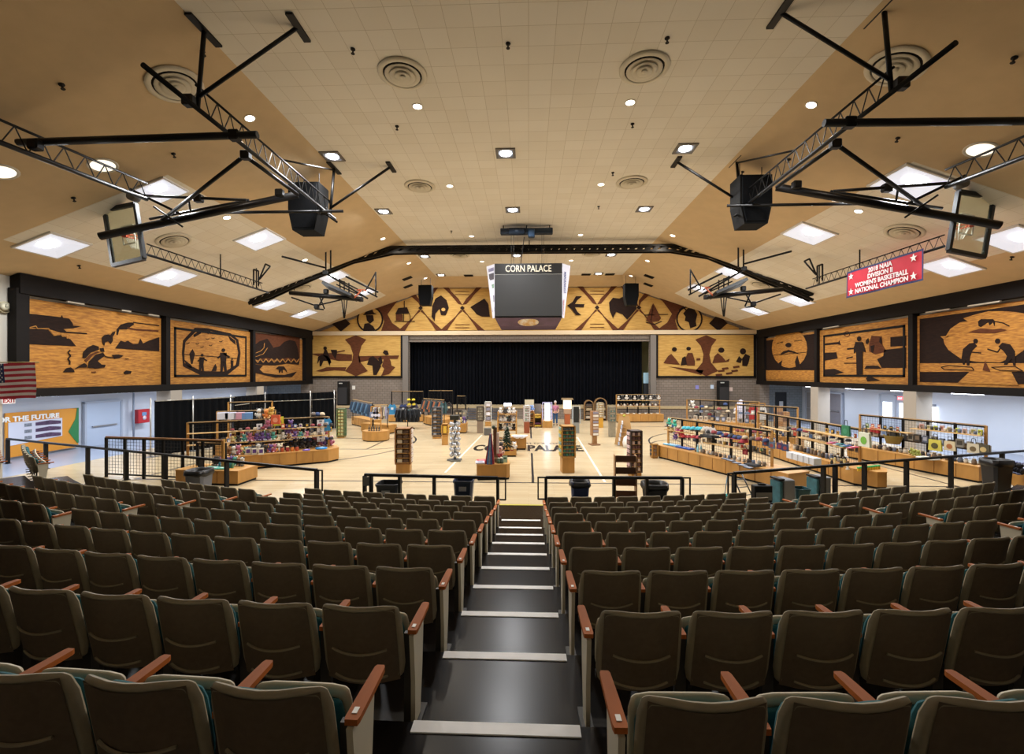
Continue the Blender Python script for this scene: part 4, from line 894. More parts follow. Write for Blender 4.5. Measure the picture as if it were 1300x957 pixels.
# ---------------------------------------------------------------- guard rails
RAILM = mat('#100d0b', .5, .2, spec=.3)
def rail(name, label, a, b, posts, zt=1.02, loops=(0, 0), mesh=None):
    a, b = V(a), V(b); t = thing('guard_rail', label, 'railing', (a + b) / 2, group='black guard rails round the floor')
    L = (b - a); rl = MB(); rl.bar(a + V((0, 0, zt)), b + V((0, 0, zt)), .08, .07); rl.build('top_rail', RAILM, t, True)
    for u in posts:
        p = a + L * u; MB().bar(p, p + V((0, 0, zt - .02)), .12, .07, up=L.normalized()).box(p + V((0, 0, .008)), (.16, .16, .016)).build('post', RAILM, t, True)
    for u, sg in loops if loops != (0, 0) else ():
        p = a + L * u; d = L.normalized() * .2 * sg; MB().bar(p + V((0, 0, zt)), p + d + V((0, 0, zt)), .035).bar(p + d + V((0, 0, zt + .015)), p + d + V((0, 0, .45)), .035).bar(p + V((0, 0, .46)), p + d + V((0, 0, .46)), .035).build('end_loop', RAILM, t, True)
    return t
zr = 1.02
def GR(px, py): p = G(px, py, zr); p.z = 0; return p
a, b = GR(463, 602.5), GR(632, 606.5)
rail('', 'black guard rail at the court edge left of the centre aisle', a, b, (0.0, .05, .27, .53, 1.0), loops=((1, 1),))
p = a.lerp(b, .02); tag(MB().box(p + V((0, -.06, .86)), (.16, .02, .24), bev=.004).build('rail_sign', mat('#4b4b4b', .5)), 'small grey plate fixed on the left end of the centre left guard rail', 'sign')
a, b = GR(693, 606), GR(866, 606.5); rail('', 'black guard rail at the court edge right of the centre aisle', a, b, (0, .5, .74, 1.0), loops=((0, -1), (1, 1)))
a, b = GR(402, 596.5), G(13, 557, zr); b = V((-18.2, 16.3, 0)); b = QP(13, 557.5, a, V((.31, .95, 0)).normalized()); b.z = 0
b = G(13, 557, zr); 
pa, pb = GR(402, 596.5), GR(9, 557)
def posts_at(a, b, pxs):
    r = []
    for px in pxs:
        n = (b - a).cross(V((0, 0, 1))); d = ray(px, 500); n.z = 0; q = CAM + d * ((a - CAM).dot(n) / d.dot(n)); r.append((q - a).length / (b - a).length)
    return [u for u in r if -.01 <= u <= 1.02]
rail('', 'black guard rail running from the court corner to the left wall', pa, pb, [0] + posts_at(pa, pb, (343, 286, 229.5, 173, 120, 64, 14)), loops=((0, -1),))
pa, pb = GR(932, 600.5), GR(1330, 570)
if pb.x > XR - .3: pb = pa.lerp(pb, (XR - .3 - pa.x) / (pb.x - pa.x))
rail('', 'black guard rail running from the court corner to the right wall', pa, pb, [0.0] + posts_at(pa, pb, (936.5, 998, 1060.5, 1128, 1192, 1262)), loops=((0, -1),))
# ================================================================ SHOP: stock prototypes
PRO = {}
def M_(c, r=.7): return mat(c, r)
def proto_item(kind, c1, c2):
    key = (kind, c1, c2)
    if key in PRO: return PRO[key]
    t = thing(kind, None, None); m1, m2 = M_(c1), M_(c2)
    if kind == 'plush_toy':
        MB().ball((0, 0, .12), .11, 10, (1, .9, 1.1)).build('body', m1, t); h = MB().ball((0, -.02, .29), .09, 10).build('head', m1, t)
        for s in (-1, 1):
            MB().ball((s * .07, 0, .37), .035, 6).build('ear', m2, h); MB().ball((s * .12, -.04, .16), .045, 6, (.8, .8, 1.4)).build('arm', m1, t); MB().ball((s * .07, -.09, .04), .045, 6, (.9, 1.4, .8)).build('leg', m2, t)
    elif kind == 'mug':
        MB().lathe([(.035, 0), (.04, .01), (.042, .1), (.036, .1), (.034, .02)], n=12).build('cup', m1, t); MB().tube([(.04, 0, .085), (.065, 0, .075), (.068, 0, .04), (.04, 0, .025)], .006, 5).build('handle', m2, t)
    elif kind == 'jar':
        MB().lathe([(.05, 0), (.06, .01), (.06, .11), (.045, .13), (.045, .15)], n=12).build('body', m1, t); MB().lathe([(.05, .15), (.05, .175), (.02, .18)], n=12).build('lid', m2, t)
    elif kind == 'bottle':
        MB().lathe([(.035, 0), (.038, .01), (.038, .16), (.015, .2), (.015, .24)], n=12).build('body', m1, t); MB().lathe([(.018, .24), (.018, .265), (.005, .27)], n=8).build('cap', m2, t)
    elif kind == 'gift_box':
        MB().box((0, 0, .11), (.16, .07, .22), bev=.004).build('carton', m1, t); MB().box((0, -.037, .12), (.11, .003, .12)).build('printed_panel', m2, t)
    elif kind == 'book':
        MB().box((0, 0, .11), (.15, .025, .21)).build('pages', M_('#e8e2d2'), t); MB().box((0, -.015, .11), (.16, .004, .22)).build('cover', m1, t); MB().box((0, -.0185, .14), (.1, .003, .06)).build('cover_title', m2, t)
    elif kind == 'hat':
        MB().lathe([(.09, .03), (.095, .06), (.07, .12), (.01, .135)], n=14).build('crown', m1, t); MB().prism([V((.09 * cos(a) , -.06 - .1 * sin(a), .03)) for a in [pi * i / 8 for i in range(9)]], (0, 0, .012)).build('visor', m2, t)
    elif kind in ('t_shirt', 'jacket', 'denim_shirt'):
        k = 1.0; L = .7 if kind != 'jacket' else .8; pr = [(-.1, 0), (-.16, -.02), (-.28, -.22), (-.2, -.27), (-.17, -.2), (-.19, -L), (.19, -L), (.17, -.2), (.2, -.27), (.28, -.22), (.16, -.02), (.1, 0), (.05, -.05), (-.05, -.05)]
        if kind != 't_shirt': pr[2] = (-.29, -.5); pr[3] = (-.21, -.54); pr[8] = (.21, -.54); pr[9] = (.29, -.5)
        MB().prism([V((x, -.03, z)) for x, z in pr], (0, .06, 0)).build('garment', m1, t); MB().box((0, -.035, -.28), (.16, .01, .14)).build('chest_print', m2, t)
        MB().tube([(-.16, 0, .0), (0, 0, .06), (.16, 0, .0)], .008, 4).tube([(0, 0, .06), (0, 0, .1), (.02, 0, .12)], .004, 4).build('hanger', M_('#8b8781'), t)
    elif kind == 'folded_shirt':
        MB().box((0, 0, .03), (.3, .34, .055), bev=.02).build('cloth', m1, t); MB().box((0, -.05, .06), (.16, .12, .004)).build('print', m2, t)
    elif kind == 'tote_bag':
        MB().prism([V((x, -.03, z)) for x, z in ((-.17, 0), (.17, 0), (.19, -.36), (-.19, -.36))], (0, .06, 0)).build('bag_body', m1, t); MB().prism([V((.1 * cos(a), -.034, -.2 + .1 * sin(a))) for a in [2 * pi * i / 12 for i in range(12)]], (0, -.004, 0)).build('printed_motif', m2, t)
        MB().tube([(-.08, 0, 0), (-.05, 0, .18), (.05, 0, .18), (.08, 0, 0)], .01, 5).build('handle', M_('#22201f'), t)
    elif kind == 'disc':
        MB().lathe([(.13, 0), (.135, .015), (.12, .03), (.01, .035)], n=18).build('rim', m1, t); MB().lathe([(.07, .034), (.07, .038), (.01, .039)], n=12).build('label_print', m2, t)
    elif kind == 'figurine':
        MB().lathe([(.05, 0), (.05, .02), (.02, .03), (.04, .1), (.03, .16), (.012, .18)], n=10).build('body', m1, t); MB().ball((0, 0, .21), .035, 8).build('head', m2, t)
    elif kind == 'can':
        MB().lathe([(.04, 0), (.042, .01), (.042, .12), (.038, .13)], n=12).build('body', m1, t); MB().lathe([(.042, .085), (.044, .09), (.044, .13), (.01, .135)], n=12).build('lid', m2, t)
    elif kind == 'basket':
        MB().lathe([(.14, 0), (.2, .2), (.21, .21), (.19, .2), (.13, .02)], n=14).build('bowl', m1, t); MB().tube([(.2 * cos(a), 0, .2 + .2 * sin(a)) for a in [pi * i / 8 for i in range(9)]], .012, 5).build('handle', m2, t)
    elif kind == 'carton':
        MB().box((0, 0, .15), (.42, .32, .3), bev=.006).build('body', m1, t); MB().box((0, 0, .302), (.42, .06, .004)).build('tape', m2, t)
    elif kind == 'tray':
        MB().box((0, 0, .01), (.34, .24, .02), bev=.004).build('base', m1, t); MB().box((0, 0, .03), (.3, .2, .03), bev=.01).build('contents', m2, t)
    elif kind == 'bowl':
        MB().lathe([(.05, 0), (.07, .01), (.14, .09), (.135, .09), (.06, .02)], n=16).build('dish', m1, t); MB().lathe([(.05, 0), (.05, .006), (.01, .006)], n=12).build('foot', m2, t)
    PRO[key] = t; return t
CNAME = {}
SEQ = {}
def item(kind, c1, c2, p, place_, cname, rz=0.0, sc=1.0, cat=None, tilt=0):
    t = copy_tree(proto_item(kind, c1, c2)); t.location = p; t.rotation_euler = (tilt, 0, rz); t.scale = (sc, sc, sc)
    SEQ.setdefault((kind, cname, place_), []).append(t); t['_cat'] = cat or kind.replace('_', ' ')
    return t
CATN = {'plush_toy': 'soft toy', 't_shirt': 'T-shirt', 'denim_shirt': 'shirt', 'folded_shirt': 'folded shirt', 'gift_box': 'gift box', 'tote_bag': 'tote bag', 'disc': 'toy disc', 'can': 'tub', 'carton': 'carton'}
def finish_items():
    for (kind, cname, pl), L in SEQ.items():
        L.sort(key=lambda o: o.location.x / max(.1, o.location.y)); kn = CATN.get(kind, kind.replace('_', ' '))
        for i, o in enumerate(L):
            del o['_cat']; lb = '%s %s %s' % (cname, kn, pl)
            if len(L) > 1: lb += ', %s from the left' % ORD[i]
            else: lb += ', the only one of its kind' if len(lb.split()) < 5 else ''
            tag(o, lb, kn, '%ss %s' % (kn, pl))
    for t in PRO.values(): kill(t)
# ---------------------------------------------------------------- display units
WIRE = mat('#26221d', .5, .2)
class Unit:
    """oak plinth with a wire grid wall standing on it; a, b = near edge of the plinth from left to right"""
    def __init__(s, label, a, b, depth, h=.56, zt=1.85, goff=.5, name='display_gondola', span=(0, 1), grid=True, endp=(1, 1), cut=(0, 0), shelves=(), pitch=.85):
        a, b = V((a[0], a[1], 0)), V((b[0], b[1], 0)); s.a, s.b = a, b; d = (b - a); s.L = d.length; s.d = d.normalized(); s.n = V((-s.d.y, s.d.x, 0)); s.h = h; s.zt = zt; s.depth = depth; s.goff = goff * depth
        s.t = t = thing(name, label, 'display stand', (a + b) / 2 + s.n * depth / 2); P = lambda u, v, z=0: a + s.d * u + s.n * v + V((0, 0, z)); s.P = P
        c0, c1 = cut; L = s.L
        def foot(e, z0): 
            pts = [P(c0 + e, e, z0), P(L - c1 - e, e, z0)] + ([P(L - e, c1 * .8, z0)] if c1 else []) + [P(L - e, depth - (c1 * .8 if c1 else e), z0)] + ([P(L - c1, depth - e, z0)] if c1 else []) + [P(c0 + e, depth - e, z0)] + ([P(e, depth - c0 * .8, z0), P(e, c0 * .8, z0)] if c0 else [])
            if not c1: pts = [q for i, q in enumerate(pts) if i != -1]
            return pts
        MB().prism(foot(.04, 0), (0, 0, .07)).build('toe_kick', BLACK, t, True); MB().prism(foot(.012, .07), (0, 0, h - .1)).build('plinth', OAK, t, True); MB().prism(foot(0, h - .03), (0, 0, .03)).build('plinth_top', mat('#c99757', .4, noise=.15, scale=3), t, True)
        sm = MB(); k = int(L / .6)
        for i in range(1, k): sm.box(P(c0 + (L - c0 - c1) * i / k, .008, h / 2 + .02), (.008, .02, h - .12), M=Matrix.Rotation(atan2(s.d.y, s.d.x), 3, 'Z'))
        if k > 1: sm.build('panel_seam', OAKD, t, True)
        if grid:
            u0, u1 = L * span[0] + .1, L * span[1] - .1; g = s.goff; n = max(1, round((u1 - u0) / pitch))
            for i in range(n + 1):
                u = u0 + (u1 - u0) * i / n
                if (i == 0 and endp[0]) or (i == n and endp[1]): MB().bar(P(u, g, h), P(u, g, zt), .08, .05, up=s.n).build('oak_post', OAK, t, True)
                else: MB().bar(P(u, g, h), P(u, g, zt), .08, .06, up=s.n).build('steel_post', BLKM, t, True)
            MB().bar(P(u0, g, zt), P(u1, g, zt), .06, .035).build('top_rail', mat('#a88a60', .5), t, True); MB().bar(P(u0, g, zt - .045), P(u1, g, zt - .05), .05, .05).build('steel_rail', BLKM, t, True)
            w = MB(); z = h + .12
            while z < zt - .05: w.bar(P(u0, g, z), P(u1, g, z), .006); z += .11
            u = u0 + .11
            while u < u1: w.bar(P(u, g, h), P(u, g, zt - .05), .006, up=s.d); u += .11
            w.build('wire_grid', WIRE, t, True)
            for (sa, sb, z, dv) in shelves:
                MB().bar(P(u0 + (u1 - u0) * sa, g - dv / 2, z), P(u0 + (u1 - u0) * sb, g - dv / 2, z), dv, .025).build('shelf', mat('#c9a36a', .5), t, True)
        s.rz = atan2(s.d.y, s.d.x)
    def on_grid(s, px, py, off=.07):   # point on the grid's near side seen at a pixel
        q = QP(px, py, s.P(0, s.goff - off), s.n); return q
    def on_top(s, px, py): return G(px, py, s.h + .003)
    def hang(s, kind, c1, c2, cname, px, py, sc=1, off=.08): return item(kind, c1, c2, s.on_grid(px, py, off), s.place, cname, s.rz, sc)
    def put(s, kind, c1, c2, cname, px, py, sc=1, rz=None): return item(kind, c1, c2, s.on_top(px, py), s.place, cname, s.rz if rz is None else rz, sc)
    def row(s, kind, cols, u0, u1, v, z, n, sc=1, jit=.02, onp=''):
        for i in range(n):
            c1, c2, cn = cols[i % len(cols)] if len(cols) < 4 else random.choice(cols); u = (u0 + (u1 - u0) * (i + .5) / n) * s.L
            item(kind, c1, c2, s.P(u + random.uniform(-jit, jit), v, z), s.place + onp, cn, s.rz + random.uniform(-.3, .3), sc * random.uniform(.82, 1.12))
def gp(x, y): q = G(x, y); return (q.x, q.y)
PL = [('#5f4480', '#a893b8', 'purple'), ('#a8607a', '#f0c9d0', 'pink'), ('#d8c48a', '#8a5a2a', 'cream'), ('#7a5230', '#d2b48c', 'brown'), ('#4a8f84', '#cfe3d5', 'teal'), ('#c9c4bb', '#4a4a4a', 'grey'), ('#33302e', '#6b625a', 'black')]
JR = [('#b04a2a', '#2a2422', 'orange'), ('#8e2b2b', '#d8c9a0', 'red'), ('#c9772f', '#2a2422', 'amber')]
BX = [('#d8d2c4', '#5b3f86', 'white'), ('#b5452f', '#e6d9b8', 'red'), ('#3f5f8a', '#dadada', 'blue'), ('#3b3733', '#c9a24a', 'black'), ('#c9a24a', '#5a2f1c', 'yellow'), ('#5d7f4e', '#e2dcc0', 'green')]
HT = [('#6f6258', '#3a3430', 'taupe'), ('#8f3b3f', '#33262a', 'maroon'), ('#2f4470', '#1d2740', 'navy'), ('#c9b79a', '#7a6448', 'tan'), ('#2c2a29', '#48423c', 'black')]
# --- left block, front unit
A = Unit('long oak display gondola with wire grid wall on the left of the court', gp(286, 599), gp(432, 586), 1.5, zt=1.86, goff=.45, cut=(0, .45), shelves=((.42, .72, 1.0, .3), (.0, .4, 1.02, .3), (.7, .98, 1.1, .3), (.0, .98, 1.45, .25)), name='display_gondola', span=(-.33, .93))
A.place = 'on the front left gondola'
for x in (306, 315, 323, 331.5): A.put('gift_box', '#d8d2c4', '#5b3f86', 'white and purple', x, 577, 1.15)
for i, x in enumerate((340, 346, 352, 358, 365, 371, 377)): A.put('jar', *JR[i % 3][:2], JR[i % 3][2], x, 574.5 - i * .4, 1.15)
for i, x in enumerate((364, 374, 383, 391, 398)): A.hang('plush_toy', '#221f1e', '#3a322c', 'black furry', x, 568 - i * .3, .95)
A.put('disc', '#6a4fb0', '#c8b8e8', 'purple', 389, 571.5, 1.1); A.put('disc', '#2f7fc0', '#a8d0e8', 'blue', 408, 569.5, 1.8)
for x in (293, 299): A.put('plush_toy', '#3f5a3a', '#5b3f86', 'green and purple', x, 577, .7)
for x, y, c in ((340, 545, PL[1]), (343, 555, PL[5]), (369, 545, PL[0]), (374, 552, PL[1]), (366, 551, PL[0])): A.hang('plush_toy', c[0], c[1], c[2], x, y, 1.0)
A.hang('tote_bag', '#c9c43a', '#3a6b4a', 'yellow', 354, 529, 1.0); A.hang('t_shirt', '#2f86c0', '#cfe3f0', 'bright blue', 415, 531, .75); A.hang('plush_toy', '#d07a35', '#f0c080', 'orange', 338, 531, .9); A.hang('plush_toy', '#c9a24a', '#f0c080', 'golden', 345, 529, 1.0)
for i, x in enumerate((398, 403, 409)): A.hang('hat', *HT[(0, 2, 3)[i]][:2], HT[(0, 2, 3)[i]][2], x, 528, 1.2)
A.row('plush_toy', PL, .02, .42, .5, 1.04, 8, .8); A.row('hat', HT, .02, .45, .52, 1.47, 7, .9); A.row('mug', HT, .55, .9, .5, 1.125, 9, 1.2); A.row('gift_box', BX, .45, .72, .5, 1.47, 5, .8); A.row('hat', HT, .72, .96, .55, 1.47, 4, 1)
A.row('plush_toy', PL, .45, .72, .5, 1.02, 5, .75)
A.row('plush_toy', PL, -.02, .45, .3, A.h + .003, 14, .9, onp=' ledge'); A.row('plush_toy', PL, .5, .95, .95, A.h + .003, 14, 1.1, onp=' far ledge'); A.row('hat', HT, .02, .95, .62, .86, 22, 1.1, onp=' lower wires'); A.row('gift_box', BX, .02, .95, .8, 1.2, 16, .9, onp=' upper wires')
def vsign(unit, px0, py0, px1, py1, text, label, col='#dedbe2'):
    a = unit.on_grid(px0, py0, .16); b = unit.on_grid(px1, py1, .16); w = (b - a).xy.length; h = a.z - b.z
    t = thing('hanging_sign', label, 'sign', ((a.x + b.x) / 2, (a.y + b.y) / 2, b.z), unit.rz); MB().box((0, 0, h / 2), (w, .02, h)).build('board', M_(col), t)
    if not text:
        for i in range(6): MB().lathe([(w * .2, 0), (w * .2, .01), (.002, .012)], (0, -.012, h * (.1 + .16 * i)), 8, M=Matrix.Rotation(pi / 2, 3, 'X')).build('printed_mark', M_('#4a4358'), t)
    for i, ch in enumerate(text): textmesh(ch, h / len(text) * .95, M_('#33313a'), 'letter', (0, -.012, h - h / len(text) * (i + .85)), (1, 0, 0), (0, 0, 1), t, depth=.003, bold=.004)
vsign(A, 402.5, 533, 411.5, 560, 'WELCOME', 'tall white vertical sign reading WELCOME on the left gondola')
vsign(A, 325.5, 538, 333, 567, '', 'tall white vertical sign with dark marks at the middle of the left gondola')
# two oak-framed grids behind it
B = Unit('second oak gondola, behind the front left one, stacked with toys', gp(270, 582), gp(352, 576), 1.2, zt=2.0, goff=.5); B.place = 'on the second left gondola'
B.row('gift_box', BX, .02, .6, .35, B.h + .003, 7, 1.1); B.row('plush_toy', PL, .6, .98, .3, B.h + .003, 5, 1.3)
for x, c in ((283, ('#c9ccd8', '#6b5aa0', 'white')), (293, ('#c9ccd8', '#6b5aa0', 'white')), (304, ('#b8879a', '#dcd0d8', 'pink')), (314, ('#5f86b8', '#dcd8d0', 'blue'))): B.hang('carton', c[0], c[1], c[2], x, 532, 1.0, .2)
for x, c in ((329, PL[5]), (334, PL[6]), (339, ('#d08a2f', '#f0c080', 'orange')), (344, PL[6])): B.hang('plush_toy', c[0], c[1], c[2], x, 531, 1.2, .2)
B2 = Unit('farthest oak framed gondola of the left block, beside the black drape', gp(286, 571), gp(348, 567), .6, zt=2.3, goff=.5); B2.place = 'on the farthest left gondola'
B2.row('gift_box', BX, .05, .95, .3, B2.h + .003, 8, 1)
# near corner unit with grey bin in front
Cn = Unit('low oak gondola behind the wire screen at the near left corner of the shop', gp(222, 615), gp(302, 617), 1.0, h=.5, zt=1.3, goff=.7, span=(.05, .6), endp=(0, 0))
_a, _b = gp(135, 605.5), gp(286.5, 612); _a, _b = V((_a[0], _a[1], 0)), V((_b[0], _b[1] - .1, 0)); _b.x -= .02
_t = thing('wire_screen', 'black framed wire mesh screen standing on the floor behind the left guard rail', 'screen', (_a + _b) / 2); _L = (_b - _a).length; _d = (_b - _a).normalized(); _u = V((0, 0, 1))
for _i in range(7): MB().bar(_a + _d * _L * _i / 6, _a + _d * _L * _i / 6 + _u * 1.42, .08, .06, up=V((0, 1, 0))).build('oak_post' if _i == 6 else 'steel_post', OAK if _i == 6 else BLKM, _t, True)
MB().bar(_a + _u * 1.44, _b + _u * 1.44, .07, .05).build('top_rail', OAKD, _t, True); MB().bar(_a + _u * 1.39, _b + _u * 1.39, .05, .04).bar(_a + _u * .12, _b + _u * .12, .05, .05).build('steel_rail', BLKM, _t, True); _w = MB()
for _i in range(1, 11): _w.bar(_a + _u * (.12 + _i * .115), _b + _u * (.12 + _i * .115), .007)
for _i in range(1, int(_L / .13)): _w.bar(_a + _d * .13 * _i + _u * .12, _a + _d * .13 * _i + _u * 1.38, .007, up=_d)
_w.build('wire_grid', mat('#26221d', .5, .2), _t, True); Cn.place = 'on the near left corner gondola'
Cn.row('plush_toy', PL, .35, .85, .75, .503, 9, .8); Cn.row('bottle', [('#3f8f9a', '#204a50', 'teal'), ('#5b8f6b', '#2a4a3a', 'green')], .55, .8, .4, .503, 6, 1.1)
Cn.row('folded_shirt', [('#4fa38f', '#cfe3d5', 'mint'), ('#5fb3a8', '#e0e8e0', 'aqua')], .42, .72, .25, .503, 3, .9)
q = Cn.on_grid(257, 545); item('tote_bag', '#d8603a', '#f0a080', V((q.x + 1.2, q.y + 2.4, 2.05)), 'hung at the left end of the front left gondola', 'orange', 0, 1.0)
# extra stock left of it, at left end of unit A, by the drape
for i, (x, y, c) in enumerate(((229, 560, PL[1]), (233, 556, PL[0]), (238, 563, PL[1]), (227, 552, PL[5]))):
    pass
# --- right block
R1 = Unit('long oak display gondola with wire grid wall on the right of the court', gp(835, 581), gp(1001, 624), 1.0, zt=1.78, goff=.5, shelves=((.45, .8, 1.0, .28), (.0, .3, 1.25, .25)), span=(0, .86)); R1.place = 'on the front right gondola'
for x, y, c in ((850, 541, ('#3fa88f', '#cfe3d5', 'green')), (857, 543, ('#3fa88f', '#cfe3d5', 'green')), (853, 549, PL[2]), (861, 551, ('#c8609a', '#f0c9d0', 'magenta')), (858, 558, PL[0]), (866, 555, ('#b03038', '#e08a60', 'red'))): R1.hang('plush_toy', c[0], c[1], c[2], x, y, .9)
for x in (869, 874, 880, 886, 890): R1.hang('hat', '#4fb8c8', '#2f8f9f', 'turquoise', x, 545.5 + (x - 869) * .05, 1.15)
for i, x in enumerate((869, 875, 881, 887)): R1.hang('hat', ('#c03a45', '#d86a7a')[i % 2], '#8f2a33', ('red', 'rose')[i % 2], x, 556 + (x - 869) * .06, 1.1)
R1.hang('hat', '#22251f', '#1a1a1a', 'black', 891.5, 556, 1.2)
for i, x in enumerate((848, 853.5, 858)): R1.put('folded_shirt', '#6fb4dc', '#d8e8f0', 'light blue', x, 564.5 + i * .9, 1)
for i, x in enumerate((864, 870, 876)): R1.put('folded_shirt', '#2f4fa0', '#8fa8d8', 'royal blue', x, 568 + i * 1.3, 1)
for x in (886, 890): R1.put('bottle', '#8fc8dc', '#e8f0f4', 'pale blue', x, 574, 1.2)
for i, (x, y) in enumerate(((895, 541), (900, 541.5), (905, 542.5))): R1.hang('t_shirt', '#d8d4d0', '#7a7480', 'white', x, y, .55)
t = R1.hang('tray', '#1d1d1c', '#2c2a28', 'black', 901, 555, 2.0)
for x, y in ((920, 556), (928, 557), (934, 558), (939, 559)): R1.hang('hat', '#2f4478', '#8f3b4f', 'navy and red', x, y, 1.3)
R1.hang('hat', '#c04a5a', '#a03040', 'coral', 945, 563, 1.5); R1.hang('tote_bag', '#8f2330', '#c8606a', 'dark red', 946, 570, .55)
for x, y in ((904, 577), (921, 583), (928, 585), (935, 588), (943, 591), (950, 594)): R1.put('tray', '#24252c', '#8f98a8', 'dark', x, y, .8)
R1.put('tray', '#1b1b1c', '#2c2c2e', 'large black', 955, 591, 1.5)
for i, (x, y) in enumerate(((972, 566), (980, 569), (990, 570), (997, 572))): R1.hang('tote_bag', ('#3f5070', '#5a6a80', '#4a3560', '#33406a')[i], '#8f3b3f', ('slate', 'grey blue', 'violet', 'indigo')[i], x, y - 8, .6)
R1.row('mug', BX, .45, .8, .5, 1.02, 8, 1.2)
R2 = Unit('second long oak gondola on the right, with octagonal near end', gp(945, 569), gp(1098, 621), 1.1, zt=1.82, goff=.55, cut=(0, .5), shelves=((.55, .95, 1.1, .35), (.62, .95, 1.45, .3), (.1, .4, 1.2, .25)), span=(0, .88)); R2.place = 'on the second right gondola'
for i, x in enumerate((1006, 1013, 1020, 1027, 1034)): R2.put('carton', '#cdd2da', '#a8aeb8', 'plastic wrapped white', x, 582 + i * 1.9, .8)
for i, (x, y) in enumerate(((1056, 592), (1060, 588), (1064, 585), (1068, 593), (1072, 590), (1076, 596))): R2.put('figurine', ('#2c2a29', '#c9b37a', '#dcd6c8')[i % 3], ('#c9b37a', '#2c2a29', '#7a5a2a')[i % 3], ('black', 'straw', 'white')[i % 3], x, y, 1.2)
for i in range(9): R2.put('can', '#d8b030', '#3fae60', 'yellow and green', 1090 + i * 3.2, 598 - i * .35, 1.0)
for i in range(8): item('folded_shirt', ('#c8507a', '#d86a9a', '#e8e0e8', '#4aa8b8', '#6fc0d0', '#5080c0', '#c05a8a', '#d04a60')[i], '#e8e4e0', R2.P(R2.L * .885 - 1.3 + i * .17, R2.goff - .2, 1.115 + .06 * (i % 2)), 'on the shelf of the second right gondola', ('raspberry', 'pink', 'white', 'teal', 'aqua', 'blue', 'plum', 'red')[i], R2.rz, .6)
R2.hang('tote_bag', '#d8dcc8', '#6fae3f', 'white and green', 1098, 549, 1.3, .3); R2.hang('tote_bag', '#2f7a55', '#3f8f68', 'dark green', 1074, 540, 1.0, .3)
R2.row('book', BX, .0, .5, .4, R2.h + .003, 7, 1); R2.row('gift_box', BX, .64, .86, .6, 1.47, 6, .7)
for i, x in enumerate((1010, 1030, 1046)): R2.hang('book', *BX[i + 1][:2], BX[i + 1][2], x, 553 + i * 3, 1.4)
R3 = Unit('third long oak gondola with wire grid, along the right side wall', gp(1075, 581), gp(1243, 613.5), 1.2, zt=1.9, goff=.6, shelves=((.1, .5, 1.35, .35), (.5, 1, 1.55, .3)), span=(-.02, .97)); R3.place = 'on the third right gondola'
R3.hang('basket', '#8a7a45', '#5a4f2a', 'woven leafy', 1134, 563, 1.6, .3); R3.hang('tote_bag', '#1c1c1d', '#33302e', 'black', 1134, 547, .6, .3); R3.hang('tote_bag', '#8fa0c0', '#5f78a8', 'blue', 1122, 546, .6, .3)
R3.hang('tote_bag', '#d8cf5a', '#5a5530', 'yellow flowered', 1187.5, 558, 1.15, .15); R3.hang('tote_bag', '#d8cba8', '#a8683a', 'natural', 1206, 560, .95, .15); R3.hang('tote_bag', '#cfc8b0', '#6b5a3a', 'cream', 1236, 563, .95, .15); R3.hang('tote_bag', '#55503f', '#c9b37a', 'striped', 1249, 564, .9, .15)
for x, y in ((1107, 548), (1111, 549), (1115, 550)): R3.hang('jar', '#b03038', '#d8a080', 'red', x, y, 1.2, .25)
for x, y in ((1158, 577), (1161, 579), (1166, 580)): R3.put('plush_toy', '#8a8f3f', '#c9b37a', 'olive', x, y, .7)
for i, x in enumerate((1174, 1182, 1222, 1230, 1238)): R3.put('folded_shirt', '#d8d6cf', '#a8b0a0', 'white', x, 582 + i * 1.6, 1.2)
R3.row('book', BX, .08, .4, .5, 1.375, 6, .9); R3.row('gift_box', [('#c9a8a0', '#8f5a50', 'rose'), ('#c9c0a8', '#8f8a50', 'cream'), ('#c9cf4a', '#6a6a2a', 'lime')], .52, .96, .6, 1.575, 9, .8)
R3.row('can', BX, .2, .38, .45, R3.h + .003, 9, 1)
R3b = Unit('oak gondola end at the far right beside the black bin', gp(1283, 618), gp(1345, 640), 1.0, zt=1.8, goff=.5, endp=(0, 1)); R3b.place = 'on the far right gondola end'
for x, y in ((1289, 601), (1296, 603)): R3b.put('plush_toy', '#2c2a33', '#8f98c0', 'dark', x, y, 1.0)
# farther right units
R4 = Unit('far oak gondola hung with hats at the back right of the court', gp(867, 544), gp(964, 551), 1.2, zt=1.95, goff=.5, h=.6); R4.place = 'on the far right hat gondola'
for i, (x, y) in enumerate(((878, 516.5), (884, 519), (891, 518), (897, 519), (902, 517), (909, 524), (913, 521), (921, 515), (924, 524), (885, 529), (889, 532), (901, 528), (905, 531), (917, 530))): R4.hang('hat', *HT[i % 5][:2], HT[i % 5][2], x, y, 1.5)
R4.hang('plush_toy', '#d8d6cf', '#e8e4e0', 'white', 879, 518, 1.3)
MU = [('#6b5a4a', '#a89878', 'brown'), ('#8f8a80', '#4a4640', 'grey'), ('#3a3430', '#7a6a58', 'dark'), ('#c8bfae', '#8a7a68', 'cream'), ('#5a6478', '#a8aec0', 'slate')]
R1.row('hat', HT, .02, .84, .42, 1.35, 18, 1.2, onp=' upper wires'); R1.row('gift_box', MU, .05, .84, .62, .9, 18, 1.0, onp=' far side'); R1.row('mug', MU, .3, .84, .3, R1.h + .003, 16, 1.4, onp=' ledge')
R2.row('gift_box', MU, .0, .85, .75, .95, 20, 1.0, onp=' far side'); R2.row('hat', HT, .35, .85, .45, 1.3, 10, 1.1, onp=' wires'); R2.row('jar', MU, .45, .84, .3, R2.h + .003, 14, 1.2, onp=' ledge')
